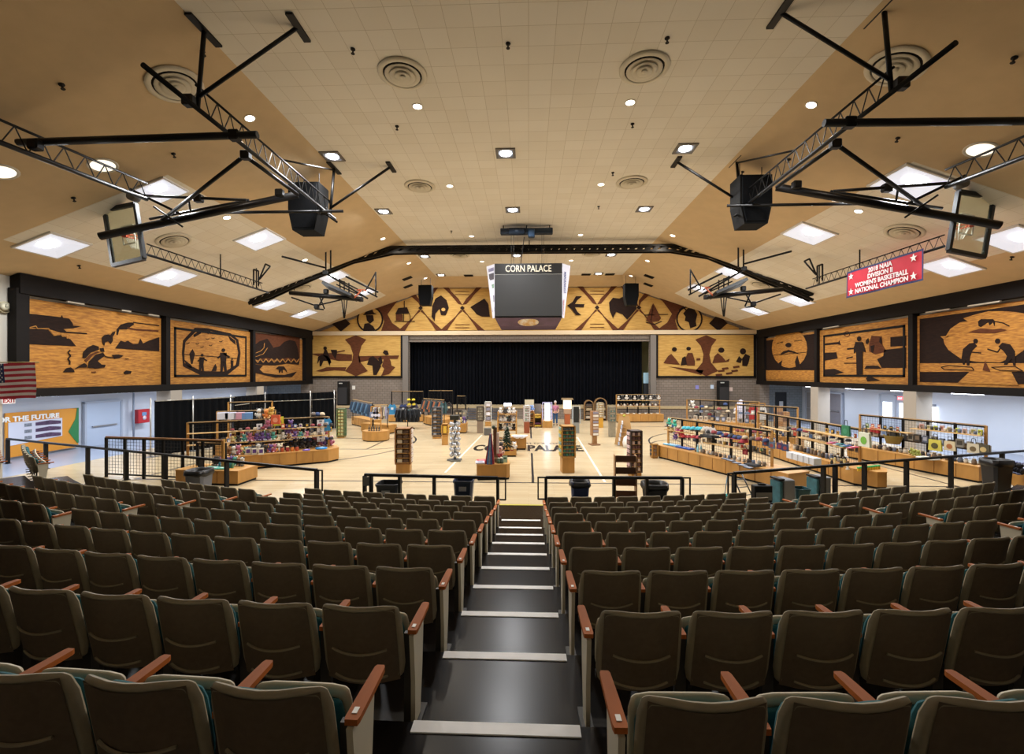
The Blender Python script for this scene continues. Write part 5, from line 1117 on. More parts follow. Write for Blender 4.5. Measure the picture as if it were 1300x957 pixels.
R3.row('gift_box', MU, .02, .95, .95, .95, 22, 1.1, onp=' far side'); R3.row('jar', MU, .02, .95, .3, R3.h + .003, 22, 1.1, onp=' ledge'); R3.row('mug', MU, .5, .95, .6, 1.575, 14, 1.2, onp=' upper shelf'); R3.row('gift_box', MU, .02, .95, .62, 1.05, 16, 1.2, onp=' wires')
R4.row('gift_box', MU, .05, .95, .3, R4.h + .003, 12, 1.3, onp=' ledge'); R4.row('hat', MU, .05, .95, .42, 1.1, 12, 1.4, onp=' wires')
R5 = Unit('low oak framed gondola between the right block units', gp(926, 562), gp(1010, 572), 1.2, zt=2.05, goff=.5, h=.6); R5.place = 'on the middle right gondola'
R5.row('hat', HT, .05, .95, .3, .603, 10, 1.2); R5.row('mug', BX, .05, .95, .3, .603, 8, 1.2)
bl = Unit('long oak display against the stage front right, filled with plush and jars', gp(784, 536.5), gp(843, 536), 1.0, zt=2.1, goff=.6, h=.62, shelves=((0, 1, 1.2, .3), (0, 1, 1.65, .3))); bl.place = 'on the stage front display'
bl.row('plush_toy', [('#cfc9c0', '#3a3634', 'white'), ('#2c2a29', '#c9c4bb', 'black')], .02, .98, .5, 1.67, 11, 1.0); bl.row('jar', [('#dcd6cf', '#3a3634', 'white'), ('#6b4a3a', '#d8c9a0', 'brown')], .02, .98, .5, 1.22, 14, 1.2); bl.row('bowl', [('#e0dcd4', '#b8b2a8', 'white')], .05, .95, .25, .623, 7, .9)
# left rear clothes units
c1 = Unit('low oak platform with long rail of denim shirts at the far left', gp(446, 539), gp(470, 545), .8, zt=1.95, goff=.5, grid=False, h=.6, name='clothes_platform'); c1.place = 'on the far left clothes rail'
c2 = Unit('low oak platform with pale shirts beside the octagonal stand', gp(458, 548), gp(494, 551), .7, zt=1.9, goff=.5, grid=False, h=.55, name='clothes_platform'); c2.place = 'on the pale shirt rail'
def rack(unit, label, x0, x1, py, Y, cols, kind, n, zh):
    a, b = Q(x0, py, Y[0]), Q(x1, py, Y[1]); a.z = b.z = zh; t = thing('clothes_rail', label, 'clothes rail', ((a.x + b.x) / 2, (a.y + b.y) / 2, unit.h + .003)); m = MB(); m.bar(a, b, .04); m.build('hanging_bar', mat('#b8986a', .4), t, True)
    for p in (a, b): MB().bar(V((p.x, p.y, unit.h + .003)), p, .04).build('upright', BLKM, t, True)
    rz = atan2(b.y - a.y, b.x - a.x) + pi / 2
    for i in range(n):
        c = cols[i % len(cols)]; item(kind, c[0], c[1], a.lerp(b, (i + .5) / n) - V((0, 0, .13)), unit.place, c[2], rz - .5, 1.0)
rack(c1, 'rail of denim shirts on the far left oak platform', 448, 473, 508, (29.0, 25.5), [('#33506e', '#4a6a8a', 'denim'), ('#2c3f58', '#4a5f78', 'dark denim'), ('#5f83a6', '#8fb0cc', 'faded denim')], 'denim_shirt', 14, 2.0)
rack(c2, 'rail of pale shirts on the oak platform behind the octagonal stand', 474, 492, 512, (25.2, 25.6), [('#c8bfa8', '#8f866f', 'beige'), ('#8f8fa8', '#c8c8d8', 'lilac grey'), ('#6b5a4f', '#a89a8a', 'brown')], 'denim_shirt', 8, 1.9)
lw = Unit('wire wall of hanging T-shirts against the stage front left', gp(493, 536), gp(537, 536), .8, zt=2.35, goff=.7, h=.55, endp=(0, 0)); lw.place = 'on the stage front T-shirt wall'
for i, x in enumerate((498, 505, 512, 519, 526, 533)): lw.hang('t_shirt', ('#2f7fae', '#1f5f9f', '#2a3a6a', '#2f8f8f', '#2b2c4a', '#3a3633')[i], '#c8d0d8', ('azure', 'cobalt', 'navy', 'teal', 'midnight', 'charcoal')[i], x, 513 + 6 * (i % 2), 1.2)
for x, y in ((519, 509), (525, 509), (519.5, 515), (525.5, 515)): lw.hang('hat', '#d0b82f', '#8f7a20', 'yellow', x, y, 1.5)
g2 = Unit('oak clothes platform with hanging shirts left of the aisle of towers', gp(537, 538), gp(561, 544), 1.3, zt=1.9, goff=.5, grid=False, h=.6, name='clothes_platform'); g2.place = 'on the middle shirt rail'
rack(g2, 'rail of dark and orange shirts on the middle oak platform', 538, 564, 508, (28.5, 26.8), [('#24303f', '#4a5a6a', 'dark blue'), ('#b8704a', '#d8a080', 'terracotta'), ('#3a5a5f', '#6a8a8f', 'slate green')], 'denim_shirt', 12, 2.1)
lw2 = Unit('wire wall with white printed T-shirts at the stage front, middle left', gp(541, 536), gp(575, 536), .8, zt=2.4, goff=.7, h=.5, endp=(0, 0)); lw2.place = 'on the middle left T-shirt wall'
for i, x in enumerate((546, 554, 562, 570)): lw2.hang('t_shirt', ('#3a3633', '#5a5048', '#8a7a60', '#2c2a29')[i], '#c8b890', ('charcoal', 'umber', 'khaki', 'black')[i], x, 512, 1.1)
ob = Unit('small oak display with dark wall panel behind the round jacket stand', gp(577, 550), gp(592, 550), 1.0, zt=2.3, goff=.5, h=.6, pitch=.5, endp=(0, 0)); ob.place = 'on the small middle display'
ob.row('plush_toy', PL, .1, .9, .3, .603, 3, 1); ob.row('figurine', BX, .05, .95, .2, .603, 4, 1)
for i, x in enumerate((580, 584.5, 589)): ob.hang('t_shirt', ('#4a4038', '#2c2a29', '#8f8a80')[i], '#b8a888', ('brown', 'black', 'stone')[i], x, 520, .8)
# ================================================================ FREE-STANDING TOWERS AND STANDS
def gpt(px, py): q = G(px, py); return V((q.x, q.y, 0))
def height_at(p, py): # height of a pixel row above floor point p
    d = (p - CAM).dot(FW); return H - (py - HZ) * d / F
def tower(px0, px1, ytop, ybase, label, body=OAK, style='pockets', cols=BX, base=.33, group='merchandise towers', rz=.12, top=None, nrow=7, ncol=3, name='merchandise_tower', dk=None):
    p = gpt((px0 + px1) / 2, ybase); d = (p - CAM).dot(FW); w = (px1 - px0) * d / F * .9; h = height_at(p, ytop); p.y += w / 2
    t = thing(name, label, 'display tower', p, rz, group); hb = h * base
    MB().box((0, 0, hb / 2), (w * .88, w * .88, hb), bev=.01).build('base_box', body, t)
    bx = MB()
    for sx in (-1, 1): bx.box((sx * (w / 2 - .02), 0, (hb + h) / 2), (.04, w, h - hb))
    bx.box((0, 0, h - .015), (w, w, .03)).box((0, 0, hb + .015), (w, w, .03)).box((0, .0, (hb + h) / 2), (w - .08, .1 if style == 'pockets' else w * .5, h - hb - .06)); bx.build('carcass', dk or body, t)
    hs = (h - hb - .08) / nrow; k = 0
    for r in range(nrow):
        z = hb + .04 + hs * (r + .5)
        MB().box((0, -w / 2 + .06, z - hs * .42), (w - .09, .1, .015)).build('ledge', body, t)
        m1 = MB(); c = cols[(r * 2 + 1) % len(cols)]; c2 = cols[(r * 3 + 2) % len(cols)]; m2 = MB()
        for j in range(ncol):
            x = -w / 2 + .06 + (w - .12) * (j + .5) / ncol; (m1 if j % 2 else m2).box((x, -w / 2 + .055, z), ((w - .12) / ncol * .8, .05, hs * .7), bev=.004)
        m1.build('stock_row', M_(c[0]), t); m2.build('stock_row', M_(c2[0] if r % 2 else c2[1]), t)
        m3 = MB()
        for j in range(ncol):
            y = -w / 2 + .06 + (w - .12) * (j + .5) / ncol; m3.box((w / 2 + .015, y, z), (.03, (w - .12) / ncol * .8, hs * .7))
            m3.box((-w / 2 - .015, y, z), (.03, (w - .12) / ncol * .8, hs * .7))
        m3.build('side_stock', M_(c[1]), t)
    if top: MB().box((0, 0, h + .03), (w * 1.15, w * 1.15, .05), bev=.01).build('cap', top, t)
    return t, w, h
GREY = mat('#8a857c', .5); STONE = mat('#8f8672', .6, noise=.2, scale=6)
GL = [('#7d8f8a', '#2c4a48', 'x'), ('#3f7f6a', '#c9b34a', 'x'), ('#c9c4ae', '#3f5a5a', 'x'), ('#55616b', '#8fb0a8', 'x')]
DKS = [('#4a3a38', '#c8a8a8', 'x'), ('#2c2422', '#8f6a60', 'x'), ('#6b4a4f', '#d8c0c0', 'x')]
GRY = [('#55565a', '#8a8b8f', 'x'), ('#3a3a3e', '#6a6a6f', 'x')]
tower(711, 731, 541, 601, 'tall oak tower with inset coloured card racks, nearest on the court', cols=GL, ncol=4, nrow=8)
tower(499, 521, 544, 601, 'oak tower holding booklets behind the centre left guard rail', cols=[('#8f7a68', '#c8bfb0', 'x'), ('#5a4438', '#d8d0c8', 'x')], dk=OAKD, base=.2, ncol=2)
tower(799, 816, 547, 606, 'tall dark tower of mugs and pink boxes behind the oak book cart', cols=DKS, dk=mat('#3a2c28', .6), nrow=9, base=.1)
tower(547, 560.5, 517, 557, 'grey tower of stacked caps left of the silver spinner', cols=GRY, dk=mat('#4a4a4c', .6), base=.08, nrow=9, ncol=2)
tower(426, 437, 519, 556, 'narrow green patterned card tower beside the left gondola', cols=[('#6b7f4a', '#8f9a5a', 'x'), ('#a8a878', '#4f6b4a', 'x')], dk=mat('#5a6b45', .6), base=.05, nrow=8, ncol=2)
tower(604, 614, 516, 550, 'taupe card tower left of the white poster tower', cols=[('#a8a08c', '#8a8270', 'x')], dk=mat('#4a4038', .6), body=mat('#8a7866', .6), base=.46, nrow=5)
tower(614.5, 624, 510, 541, 'white poster tower on a small stand before the stage', cols=[('#d8d4de', '#8a8a9a', 'x'), ('#e2dfe6', '#5a5a66', 'x')], dk=WHITE, base=.2, nrow=4, ncol=1)
tower(664.5, 673, 515, 550, 'white card tower with red base right of the oak hutch', cols=[('#cfd0cc', '#a8c0b0', 'x'), ('#dcdcd8', '#b09a9a', 'x')], dk=WHITE, body=mat('#8f4a2c', .5), base=.42, nrow=6, ncol=2)
tower(758.5, 766.5, 511, 543, 'white card tower with yellow base before the oak arch', cols=[('#dcd8c8', '#b8b4a4', 'x')], dk=mat('#b8a888', .6), body=mat('#c9962f', .5), base=.4, nrow=6)
tower(773, 782.5, 517, 555, 'stone coloured narrow card tower right of the brown stemmed one', cols=[('#8f8878', '#5f7f7a', 'x'), ('#a8a08c', '#6b6458', 'x')], dk=STONE, body=STONE, base=.5, nrow=6)
t, w, h = tower(559.5, 569, 538, 565, 'short oak pedestal with yellow panel left of the silver spinner', cols=[('#d0a83a', '#d0a83a', 'x')], base=.45, nrow=1, ncol=1)
tower(827, 836, 564, 582, 'small low stand with blue stock at the end of the right gondola', cols=[('#3f5fa8', '#a87a5a', 'x'), ('#8f7a68', '#4a4a4a', 'x')], base=.1, nrow=3, ncol=2)
# lit white cabinet
p = gpt(695, 543); t = thing('lit_cabinet', 'brightly lit white glass cabinet on an oak base near the stage', 'display cabinet', p + V((0, .3, 0)))
d = (p - CAM).dot(FW); w = 12.5 * d / F; h = height_at(p, 511); MB().box((0, 0, h * .14), (w, w, h * .28), bev=.01).build('base_box', OAK, t)
MB().box((.0, 0, h * .62), (w * .5, w * .8, h * .66)).build('light_panel', mat('#f4f6ff', .3, emit=5), t); m = MB()
for sx in (-1, 1):
    for sy in (-1, 1): m.box((sx * w * .47, sy * w * .47, h * .64), (.03, .03, h * .72))
m.box((0, 0, h * .99), (w, w, .04)); m.build('frame', mat('#b8b4d8', .3, .3), t)
m = MB()
for i in range(4): m.box((0, -w * .44, h * (.36 + .15 * i)), (w * .9, .05, .012))
m.build('glass_shelf', mat('#cfd4f0', .1), t)
# kiosk with lit top
p = gpt(720.5, 538.5); d = (p - CAM).dot(FW); h = height_at(p, 506); k = d / F; t = thing('kiosk', 'brown kiosk with pale lit panel and flat roof near the stage', 'kiosk', p + V((0, .25, 0)))
MB().box((0, 0, h * .2), (7 * k, 7 * k, h * .4), bev=.01).build('base_box', mat('#a0552c', .5), t); MB().box((0, 0, h * .5), (9 * k, 8 * k, h * .2)).build('shelf_box', mat('#a88a70', .5), t); MB().box((0, 0, h * .78), (10 * k, 8 * k, h * .36)).build('lit_panel', mat('#fff2d8', .4, emit=.7), t)
MB().prism([V((x * k, -5 * k, h * .95 + z)) for x, z in ((-7.5, .0), (7.5, 0), (7, .12), (-7, .12))], (0, 10 * k, 0)).build('roof', mat('#8a7454', .6), t)
# grey glass case
p = gpt(732, 550); d = (p - CAM).dot(FW); k = d / F; h = height_at(p, 516); t = thing('jewellery_case', 'black jewellery case with pale glass sides on a grey base', 'display case', p + V((0, .2, 0)))
MB().box((0, 0, h * .2), (7 * k, 7 * k, h * .4)).build('base_box', mat('#8a8d8a', .4), t); MB().box((0, 0, h * .7), (6.5 * k, 6 * k, h * .6)).build('display_core', mat('#23282a', .4, noise=.5, scale=20), t); m = MB()
for sx in (-1, 1): m.box((sx * 4.6 * k, 0, h * .68), (.03, 8 * k, h * .64))
m.build('glass_side', mat('#b8ccd8', .1), t); MB().box((0, 0, h * 1.0), (9.5 * k, 8 * k, .03)).build('top_plate', mat('#b8b4a8', .4), t)
# oak arches at the stage
for i, (x0, x1, y0, y1) in enumerate(((742, 754, 508, 534), (755, 771, 505, 534))):
    p = gpt((x0 + x1) / 2, y1); d = (p - CAM).dot(FW); k = d / F; w = (x1 - x0) * k; h = height_at(p, y0); t = thing('arched_shelf', 'arch topped wooden shelf unit by the stage, the %s' % ('smaller left one', 'larger right one')[i], 'shelf unit', p + V((0, .3, 0)), group='arched shelves')
    m = MB()
    for sx in (-1, 1): m.box((sx * (w / 2 - .03), 0, (h - w / 2) / 2), (.06, .5, h - w / 2))
    for j in range(11):
        a0, a1 = pi * j / 11, pi * (j + 1) / 11; m.bar((cos(a0) * (w / 2 - .03), 0, h - w / 2 + sin(a0) * (w / 2 - .03)), (cos(a1) * (w / 2 - .03), 0, h - w / 2 + sin(a1) * (w / 2 - .03)), .5, .06, up=V((cos(a0), 0, sin(a0))))
    m.build('frame', mat('#8a6a44', .5), t); MB().box((0, .22, (h - w / 2) / 2), (w - .1, .03, h - w / 2)).build('back_panel', mat('#3a2c22', .6), t)
    for j in range(4): s = MB().box((0, -.02, .15 + j * (h - w / 2) / 4), (w - .12, .42, .03)).build('shelf', mat('#8f7050', .5), t); MB().box((0, -.05, .15 + j * (h - w / 2) / 4 + .12), (w - .25, .25, .2), bev=.02).build('stock_row', M_(('#b8b0a0', '#6b5a48', '#a89878', '#4a4038')[j]), s)
# stemmed brown rack
p = gpt(755, 565); d = (p - CAM).dot(FW); k = d / F; h = height_at(p, 522); hp = height_at(p, 553); t = thing('stemmed_rack', 'brown postcard rack on a stem and square foot plate', 'postcard rack', p + V((0, .1, 0)), .25)
MB().box((0, 0, .03), (12 * k, 12 * k, .06), bev=.01).build('foot_plate', mat('#7d5a3a', .5), t); MB().box((0, 0, hp / 2), (5 * k, 5 * k, hp)).build('stem', mat('#8a6238', .5), t); MB().box((0, 0, (h + hp) / 2), (9.5 * k, 6 * k, h - hp), bev=.01).build('rack_body', mat('#9a7048', .5), t)
for r in range(8): MB().box((.5 * k, -3.2 * k, hp + (h - hp) * (r + .5) / 8), (7 * k, .03, (h - hp) / 8 * .7)).build('card_row', M_(('#d8d2c8', '#8a8490', '#b09a88')[r % 3]), t)
# A-frame
p = gpt(793.5, 566); d = (p - CAM).dot(FW); k = d / F; h = height_at(p, 529); t = thing('a_frame_stand', 'wooden A-frame stand with pale cards beside the mug tower', 'display stand', p + V((0, .2, 0)), -.2); m = MB()
for sx in (-1, 1): m.bar((sx * 6 * k, -.25, .03), (0, 0, h), .05, .5, up=V((sx, 0, .3)))
m.build('leg_panel', mat('#b08a58', .5), t); MB().ball((0, 0, h + .04), .07, 8).build('finial', mat('#b8b84a', .5), t)
for r in range(6): f = (r + .6) / 7; MB().box((-6 * k * (1 - f) - .05, -.1, h * f), (.08, .4, h / 9)).build('card_row', M_(('#b8c4dc', '#e0e0e8')[r % 2]), t)
for r in range(4): f = (r + .8) / 6; MB().box((0, -.15, h * f), (9 * k * (1 - f), .3, .03)).build('shelf', OAK, t)
p = gpt(799, 568); MB_ = MB().lathe([(.3, 0), (.34, .25), (.28, .5), (.12, .62), (.01, .66)], n=18); t = thing('white_pouffe', 'white rounded covered seat in front of the A-frame stand', 'pouffe', p); MB_.build('cover', mat('#dcdad6', .8), t); MB().lathe([(.06, .64), (.05, .69), (.01, .7)], n=10).build('button', WHITE, t)
# octagonal stand
p = gpt(472.5, 561); d = (p - CAM).dot(FW); k = d / F; r = 17.5 * k; h = .56; t = thing('octagonal_stand', 'octagonal oak plinth with a bag rack on top, left court', 'display stand', p + V((0, r * .8, 0)))
for z0, z1, rr, m_, nm_ in ((0, .05, r * .95, BLACK, 'toe_kick'), (.05, h - .03, r, OAK, 'plinth'), (h - .03, h, r * 1.02, mat('#c99757', .4, noise=.15, scale=3), 'plinth_top')): MB().prism([V((rr * cos(pi / 8 + pi / 4 * i), rr * sin(pi / 8 + pi / 4 * i) * .8, z0)) for i in range(8)], (0, 0, z1 - z0)).build(nm_, m_, t)
m = MB(); w = 6.5 * k; z = height_at(p, 517)
for sx in (-1, 1): m.bar((sx * w, 0, h), (sx * w, 0, z), .05)
m.bar((-w, 0, z), (w, 0, z), .05); m.build('portal_frame', OAK, t)
for i in range(3): item('tote_bag', ('#6b7898', '#4a4f6a', '#a88a6a')[i], '#c8c8d8', t.location + V((-w + w * (.35 + .65 * i), -.02, z - .3)), 'on the octagonal stand', ('grey blue', 'slate', 'sand')[i], 0, .9)
for i in range(5): item('figurine', '#4a4238', '#8a7a60', t.location + V((-w + w * .5 * i, -.3, h + .003)), 'on the octagonal stand', 'dark', 0, 1.2)
# round jacket rack
p = gpt(515, 545); t = thing('round_clothes_rack', 'round rack of black jackets behind the booklet tower', 'clothes rack', p + V((0, .5, 0))); m = MB()
for i in range(16): m.bar((.55 * cos(i * pi / 8), .55 * sin(i * pi / 8), 1.42), (.55 * cos((i + 1) * pi / 8), .55 * sin((i + 1) * pi / 8), 1.42), .03)
m.build('ring_rail', STEEL, t); m = MB(); m.cyl((0, 0, 0), (0, 0, 1.42), .03, 8)
for i in range(4): m.bar((.5 * cos(i * pi / 2), .5 * sin(i * pi / 2), .02), (0, 0, .05), .04); m.bar((.55 * cos(i * pi / 2), .55 * sin(i * pi / 2), 1.42), (0, 0, 1.42), .025)
m.build('centre_post', STEEL, t)
for i in range(16): a = i * pi / 8; item('jacket', '#1b1d22', '#2f333d', t.location + V((.62 * cos(a), .62 * sin(a), 1.3)), 'on the round rack', 'black', a + .3, 1.0)
# silver spinner
p = gpt(576.5, 586); t = thing('silver_spinner', 'tall silver spinner of bracelets on a grey star shaped base', 'spinner', p + V((0, .2, 0))); h = height_at(p, 534)
MB().prism([V(((.34 if i % 2 else .25) * cos(i * pi / 5), (.34 if i % 2 else .25) * sin(i * pi / 5), .0)) for i in range(10)], (0, 0, .07)).build('base', mat('#6f7272', .4, .4), t); MB().cyl((0, 0, .05), (0, 0, h), .06, 10).build('pole', mat('#a8acb0', .3, .8), t); SIL = mat('#c4c6cc', .25, .5)
for r in range(7):
    m = MB(); z = h * (.16 + .125 * r)
    for i in range(5): m.ball((.17 * cos(i * 1.256 + r * .5), .17 * sin(i * 1.256 + r * .5), z), .085, 8, (1, 1, 1.15))
    m.build('bracelet_tier', SIL, t)
MB().box((0, 0, h + .12), (.4, .3, .2), bev=.02).build('sign_head', mat('#26251f', .5), t)
# front quilt platform
U1 = Unit('short oak platform with quilts and toys, directly behind the blue recycling bin', gp(605, 610), gp(648, 609), .95, grid=False, h=.55, name='display_platform', cut=(0, .12)); U1.place = 'on the short front platform'
p = U1.on_top(621, 590); t = thing('quilt_roll', 'tall red and blue patterned quilt cone on the front platform', 'quilt', p + V((0, .1, 0))); hq = height_at(V((p.x, p.y, 0)), 552) - .55
n = 10
for i, c in enumerate(('#a02a33', '#4a78b0', '#c8ccd8', '#2c4f8a', '#a02a33')):
    MB().prism([V((-.16 + .065 * i, -.05 * (i % 2), 0)), V((-.095 + .065 * i, -.05 * (i % 2), 0)), V((.02 + .012 * i, 0, hq)), V((.0 + .012 * i, 0, hq))], (0, .2, 0)).build('quilt_panel', mat(c, .8, noise=.4, scale=14), t)
p = U1.on_top(628, 588); t = thing('brown_post', 'tall brown timber post hung with ribbons on the front platform', 'post', p + V((0, .2, 0))); hq = height_at(V((p.x, p.y, 0)), 543) - .55; MB().box((0, 0, hq / 2), (.13, .13, hq), bev=.01).build('post', mat('#5f3f2a', .6), t); MB().box((.1, -.05, hq * .55), (.1, .06, hq * .6), bev=.02).build('ribbon', mat('#c8b8b0', .7), t); MB().ball((-.05, -.08, hq), .07, 8).build('finial', mat('#22301f', .7), t)
for x, y, kk, c in ((611, 586, 'folded_shirt', ('#c8404a', '#e8a0a0', 'red')), (609.5, 588, 'folded_shirt', ('#c9c8d4', '#8a8aa0', 'white')), (632, 583, 'plush_toy', ('#8f2f2f', '#3a2c28', 'red')), (635, 580, 'plush_toy', ('#c8a090', '#5a3f38', 'pinkish')), (633, 588, 'jar', ('#5f7f6b', '#b8b8a8', 'green')), (637, 588, 'jar', ('#4a5f58', '#b8b8a8', 'dark green')), (641, 587, 'book', ('#b8d8c8', '#3f6b5a', 'mint')), (629, 587, 'book', ('#6b6048', '#b8a888', 'olive')), (636, 574, 'plush_toy', ('#2c2422', '#c8a890', 'black'))): U1.put(kk, c[0], c[1], c[2], x, y, 1.1)
U2 = Unit('oak platform with white bowls at the centre of the court', gp(647, 571), gp(668.5, 571), 1.1, grid=False, h=.62, name='display_platform'); U2.place = 'on the centre bowl platform'
for i in range(5): U2.put('bowl', '#dcdce4', '#c8c8d0', 'white', 654 + i * 2.8, 555.5 + (i % 2), 1.3)
U3 = Unit('low oak platform under the small Christmas tree', gp(637, 580), gp(656, 580), .9, grid=False, h=.5, name='display_platform'); U3.place = 'on the tree platform'
U3.put('gift_box', '#8f2f2f', '#d8c9a0', 'red', 650, 572, .8); U3.put('plush_toy', '#dcdad6', '#b8b4b0', 'white', 653, 570, .8)
# tree
p = U3.on_top(643.5, 573); t = thing('christmas_tree', 'small slim green artificial Christmas tree on the oak platform', 'tree', p + V((0, .15, 0))); ht = height_at(V((p.x, p.y, 0)), 541) - .5
MB().cyl((0, 0, 0), (0, 0, ht * .98), .02, 6).build('trunk', mat('#3f2c1c', .8), t); MB().lathe([(.12, 0), (.12, .03), (.02, .05)], n=8).build('stand', BLACK, t); m = MB(); rr = random.Random(3)
for i in range(420):
    z = ht * (.2 + .78 * rr.random()); a = rr.uniform(0, 2 * pi); rad = .26 * (1.05 - z / ht) + .03; q = V((rad * cos(a), rad * sin(a), z - .05)); b = V((0, 0, z)); pr = V((-sin(a), cos(a), 0)) * .03
    m.add([b, q + pr, q + V((cos(a) * .04, sin(a) * .04, -.02)), q - pr], [(0, 1, 2, 3)])
m.build('foliage', mat('#1f3a22', .8, noise=.4, scale=20), t); m = MB()
for i in range(24): a = rr.uniform(0, 2 * pi); z = ht * rr.uniform(.25, .9); rad = .26 * (1.05 - z / ht) + .04; m.ball((rad * cos(a), rad * sin(a), z), .018, 6)
m.build('baubles', mat('#b8b0a0', .3), t)
# oak hutch with plush
p = gpt(643, 562); d = (p - CAM).dot(FW); k = d / F; w = 24 * k; h = height_at(p, 524); t = thing('oak_hutch', 'stepped oak hutch of shelves with white soft toys at court centre', 'shelf unit', p + V((0, .9, 0)))
m = MB()
for sx in (-1, 1): m.box((sx * w / 2, .1, h / 2), (.06, .5, h)); m.box((sx * w / 2 * .0 + (-w / 2 if sx < 0 else w / 2), -.25, h * .4), (.06, .3, h * .8))
m.build('side_panel', OAK, t)
for j in range(4): MB().box((0, 0, .12 + h * .28 * j), (w - .06, .6, .03)).build('shelf', OAK, t)
m = MB(); m.prism([V((-w / 2, 0, h)), V((w * .1, 0, h * 1.12)), V((w * .1, 0, h * 1.16)), V((-w / 2, 0, h * 1.04))], (0, .05, 0)); m.build('sloping_rail', OAK, t)
for j in range(3):
    for i in range(4): item('plush_toy', *(('#dcdad6', '#c8b8b0') if (i + j) % 3 else ('#3a3633', '#6b5a4f')), t.location + V((-w * .36 + w * .24 * i, -.05, .138 + h * .28 * (j + 1) - h * .28 * 0)) - V((0, 0, 0)), 'in the oak hutch', 'white' if (i + j) % 3 else 'dark', 0, .9)
# light-topped lantern stand + blue box + beige cabinet
p = gpt(644.5, 540); d = (p - CAM).dot(FW); k = d / F; t = thing('lit_header_stand', 'stand with glowing white header bar before the stage curtain', 'display stand', p); h = height_at(p, 511)
MB().box((0, 0, h * .4), (7 * k, .5, h * .8)).build('body', mat('#2a3a4a', .5), t); MB().box((0, 0, h * .92), (9 * k, .3, .2)).build('lit_header', mat('#e4e6ff', .3, emit=4), t)
for j in range(3): MB().box((0, -.26, h * (.3 + .17 * j)), (6 * k, .06, h * .1)).build('stock_row', M_(('#3f5a4a', '#b8a888', '#2c2a29')[j]), t)
p = gpt(672, 543); d = (p - CAM).dot(FW); k = d / F; h = height_at(p, 508); t = thing('beige_cabinet', 'tall beige backed shelf of brown baskets before the stage', 'shelf unit', p + V((0, .5, 0)), group=None)
MB().box((0, .28, h / 2), (12 * k, .05, h)).build('back_panel', mat('#cfc3a4', .6), t)
for sx in (-1, 1): MB().box((sx * 5.6 * k, 0, h * .3), (.06, .5, h * .6)).build('side_panel', OAK, t)
for j in range(4): s = MB().box((0, -.05, .1 + j * h * .16), (11 * k, .5, .03)).build('shelf', OAK, t); m = MB(); [m.lathe([(.1, 0), (.13, .16), (.11, .16), (.08, .02)], (-5 * k + (i + .5) * 10 * k / 5, -.08, .12 + j * h * .16), 10) for i in range(5)]; m.build('basket_row', mat(('#6b4422', '#8a5a2a')[j % 2], .8), s)
for i in range(3): item('plush_toy', '#6f8fc8', '#c8d0e0', t.location + V((-.2 + i * .2, -.05, .12 + h * .52 + .0)), 'on the beige cabinet', 'light blue', 0, 1.1)
p = gpt(683, 543); d = (p - CAM).dot(FW); k = d / F; t = thing('fruit_shelf', 'low two tier shelf of yellow goods beside the lit cabinet', 'shelf unit', p + V((0, .4, 0))); 
for j in range(2): s = MB().box((0, 0, .12 + j * .6), (9 * k, .6, .1)).build('shelf', mat('#b8962f', .6), t); m = MB(); [m.ball((-4 * k + i * 1.3 * k, -.1, .26 + j * .6), .08, 6) for i in range(7)]; m.build('stock_row', mat(('#5a2c4a', '#c9a24a')[j], .6), s)
for sx in (-1, 1): MB().box((sx * 4.6 * k, 0, .5), (.06, .6, 1.0)).build('side_panel', OAKD, t)
MB().box((0, .28, .9), (9 * k, .05, 1.4)).build('back_panel', mat('#5f564e', .6), t)
p = gpt(619, 552); t = thing('grey_crate', 'small grey crate on the floor by the towers at court centre', 'crate', p, .2); MB().box((0, 0, .2), (.42, .34, .4), bev=.02).build('body', mat('#5f5d5a', .6), t); MB().box((0, 0, .41), (.45, .37, .03), bev=.01).build('lid', mat('#78756f', .6), t)
# oak book cart
p = gpt(798, 640); p.y = G(798, 637).y; d = (p - CAM).dot(FW); k = d / F; h = height_at(p, 579); w = 26.5 * k; t = thing('book_cart', 'empty oak book cart with brown slanted shelves behind the right guard rail', 'cart', p + V((0, .2, 0)), -.06)
for sx in (-1, 1): MB().box((sx * w / 2, 0, h / 2 + .04), (.03, .34, h - .08), bev=.006).build('side_panel', mat('#9a7148', .5), t)
for j in range(4):
    z = .12 + (h - .3) * j / 3; MB().box((0, .0, z), (w - .03, .32, .02)).build('shelf', mat('#8f6238', .5), t); MB().box((0, -.1, z + .09), (w - .04, .02, .17)).build('slanted_board', mat('#5f3a22', .5), t)
for sx in (-1, 1): MB().cyl((sx * (w / 2 - .04), -.1, .04), (sx * (w / 2 - .04) + .02, -.1, .04), .04, 10).build('castor', BLACK, t)
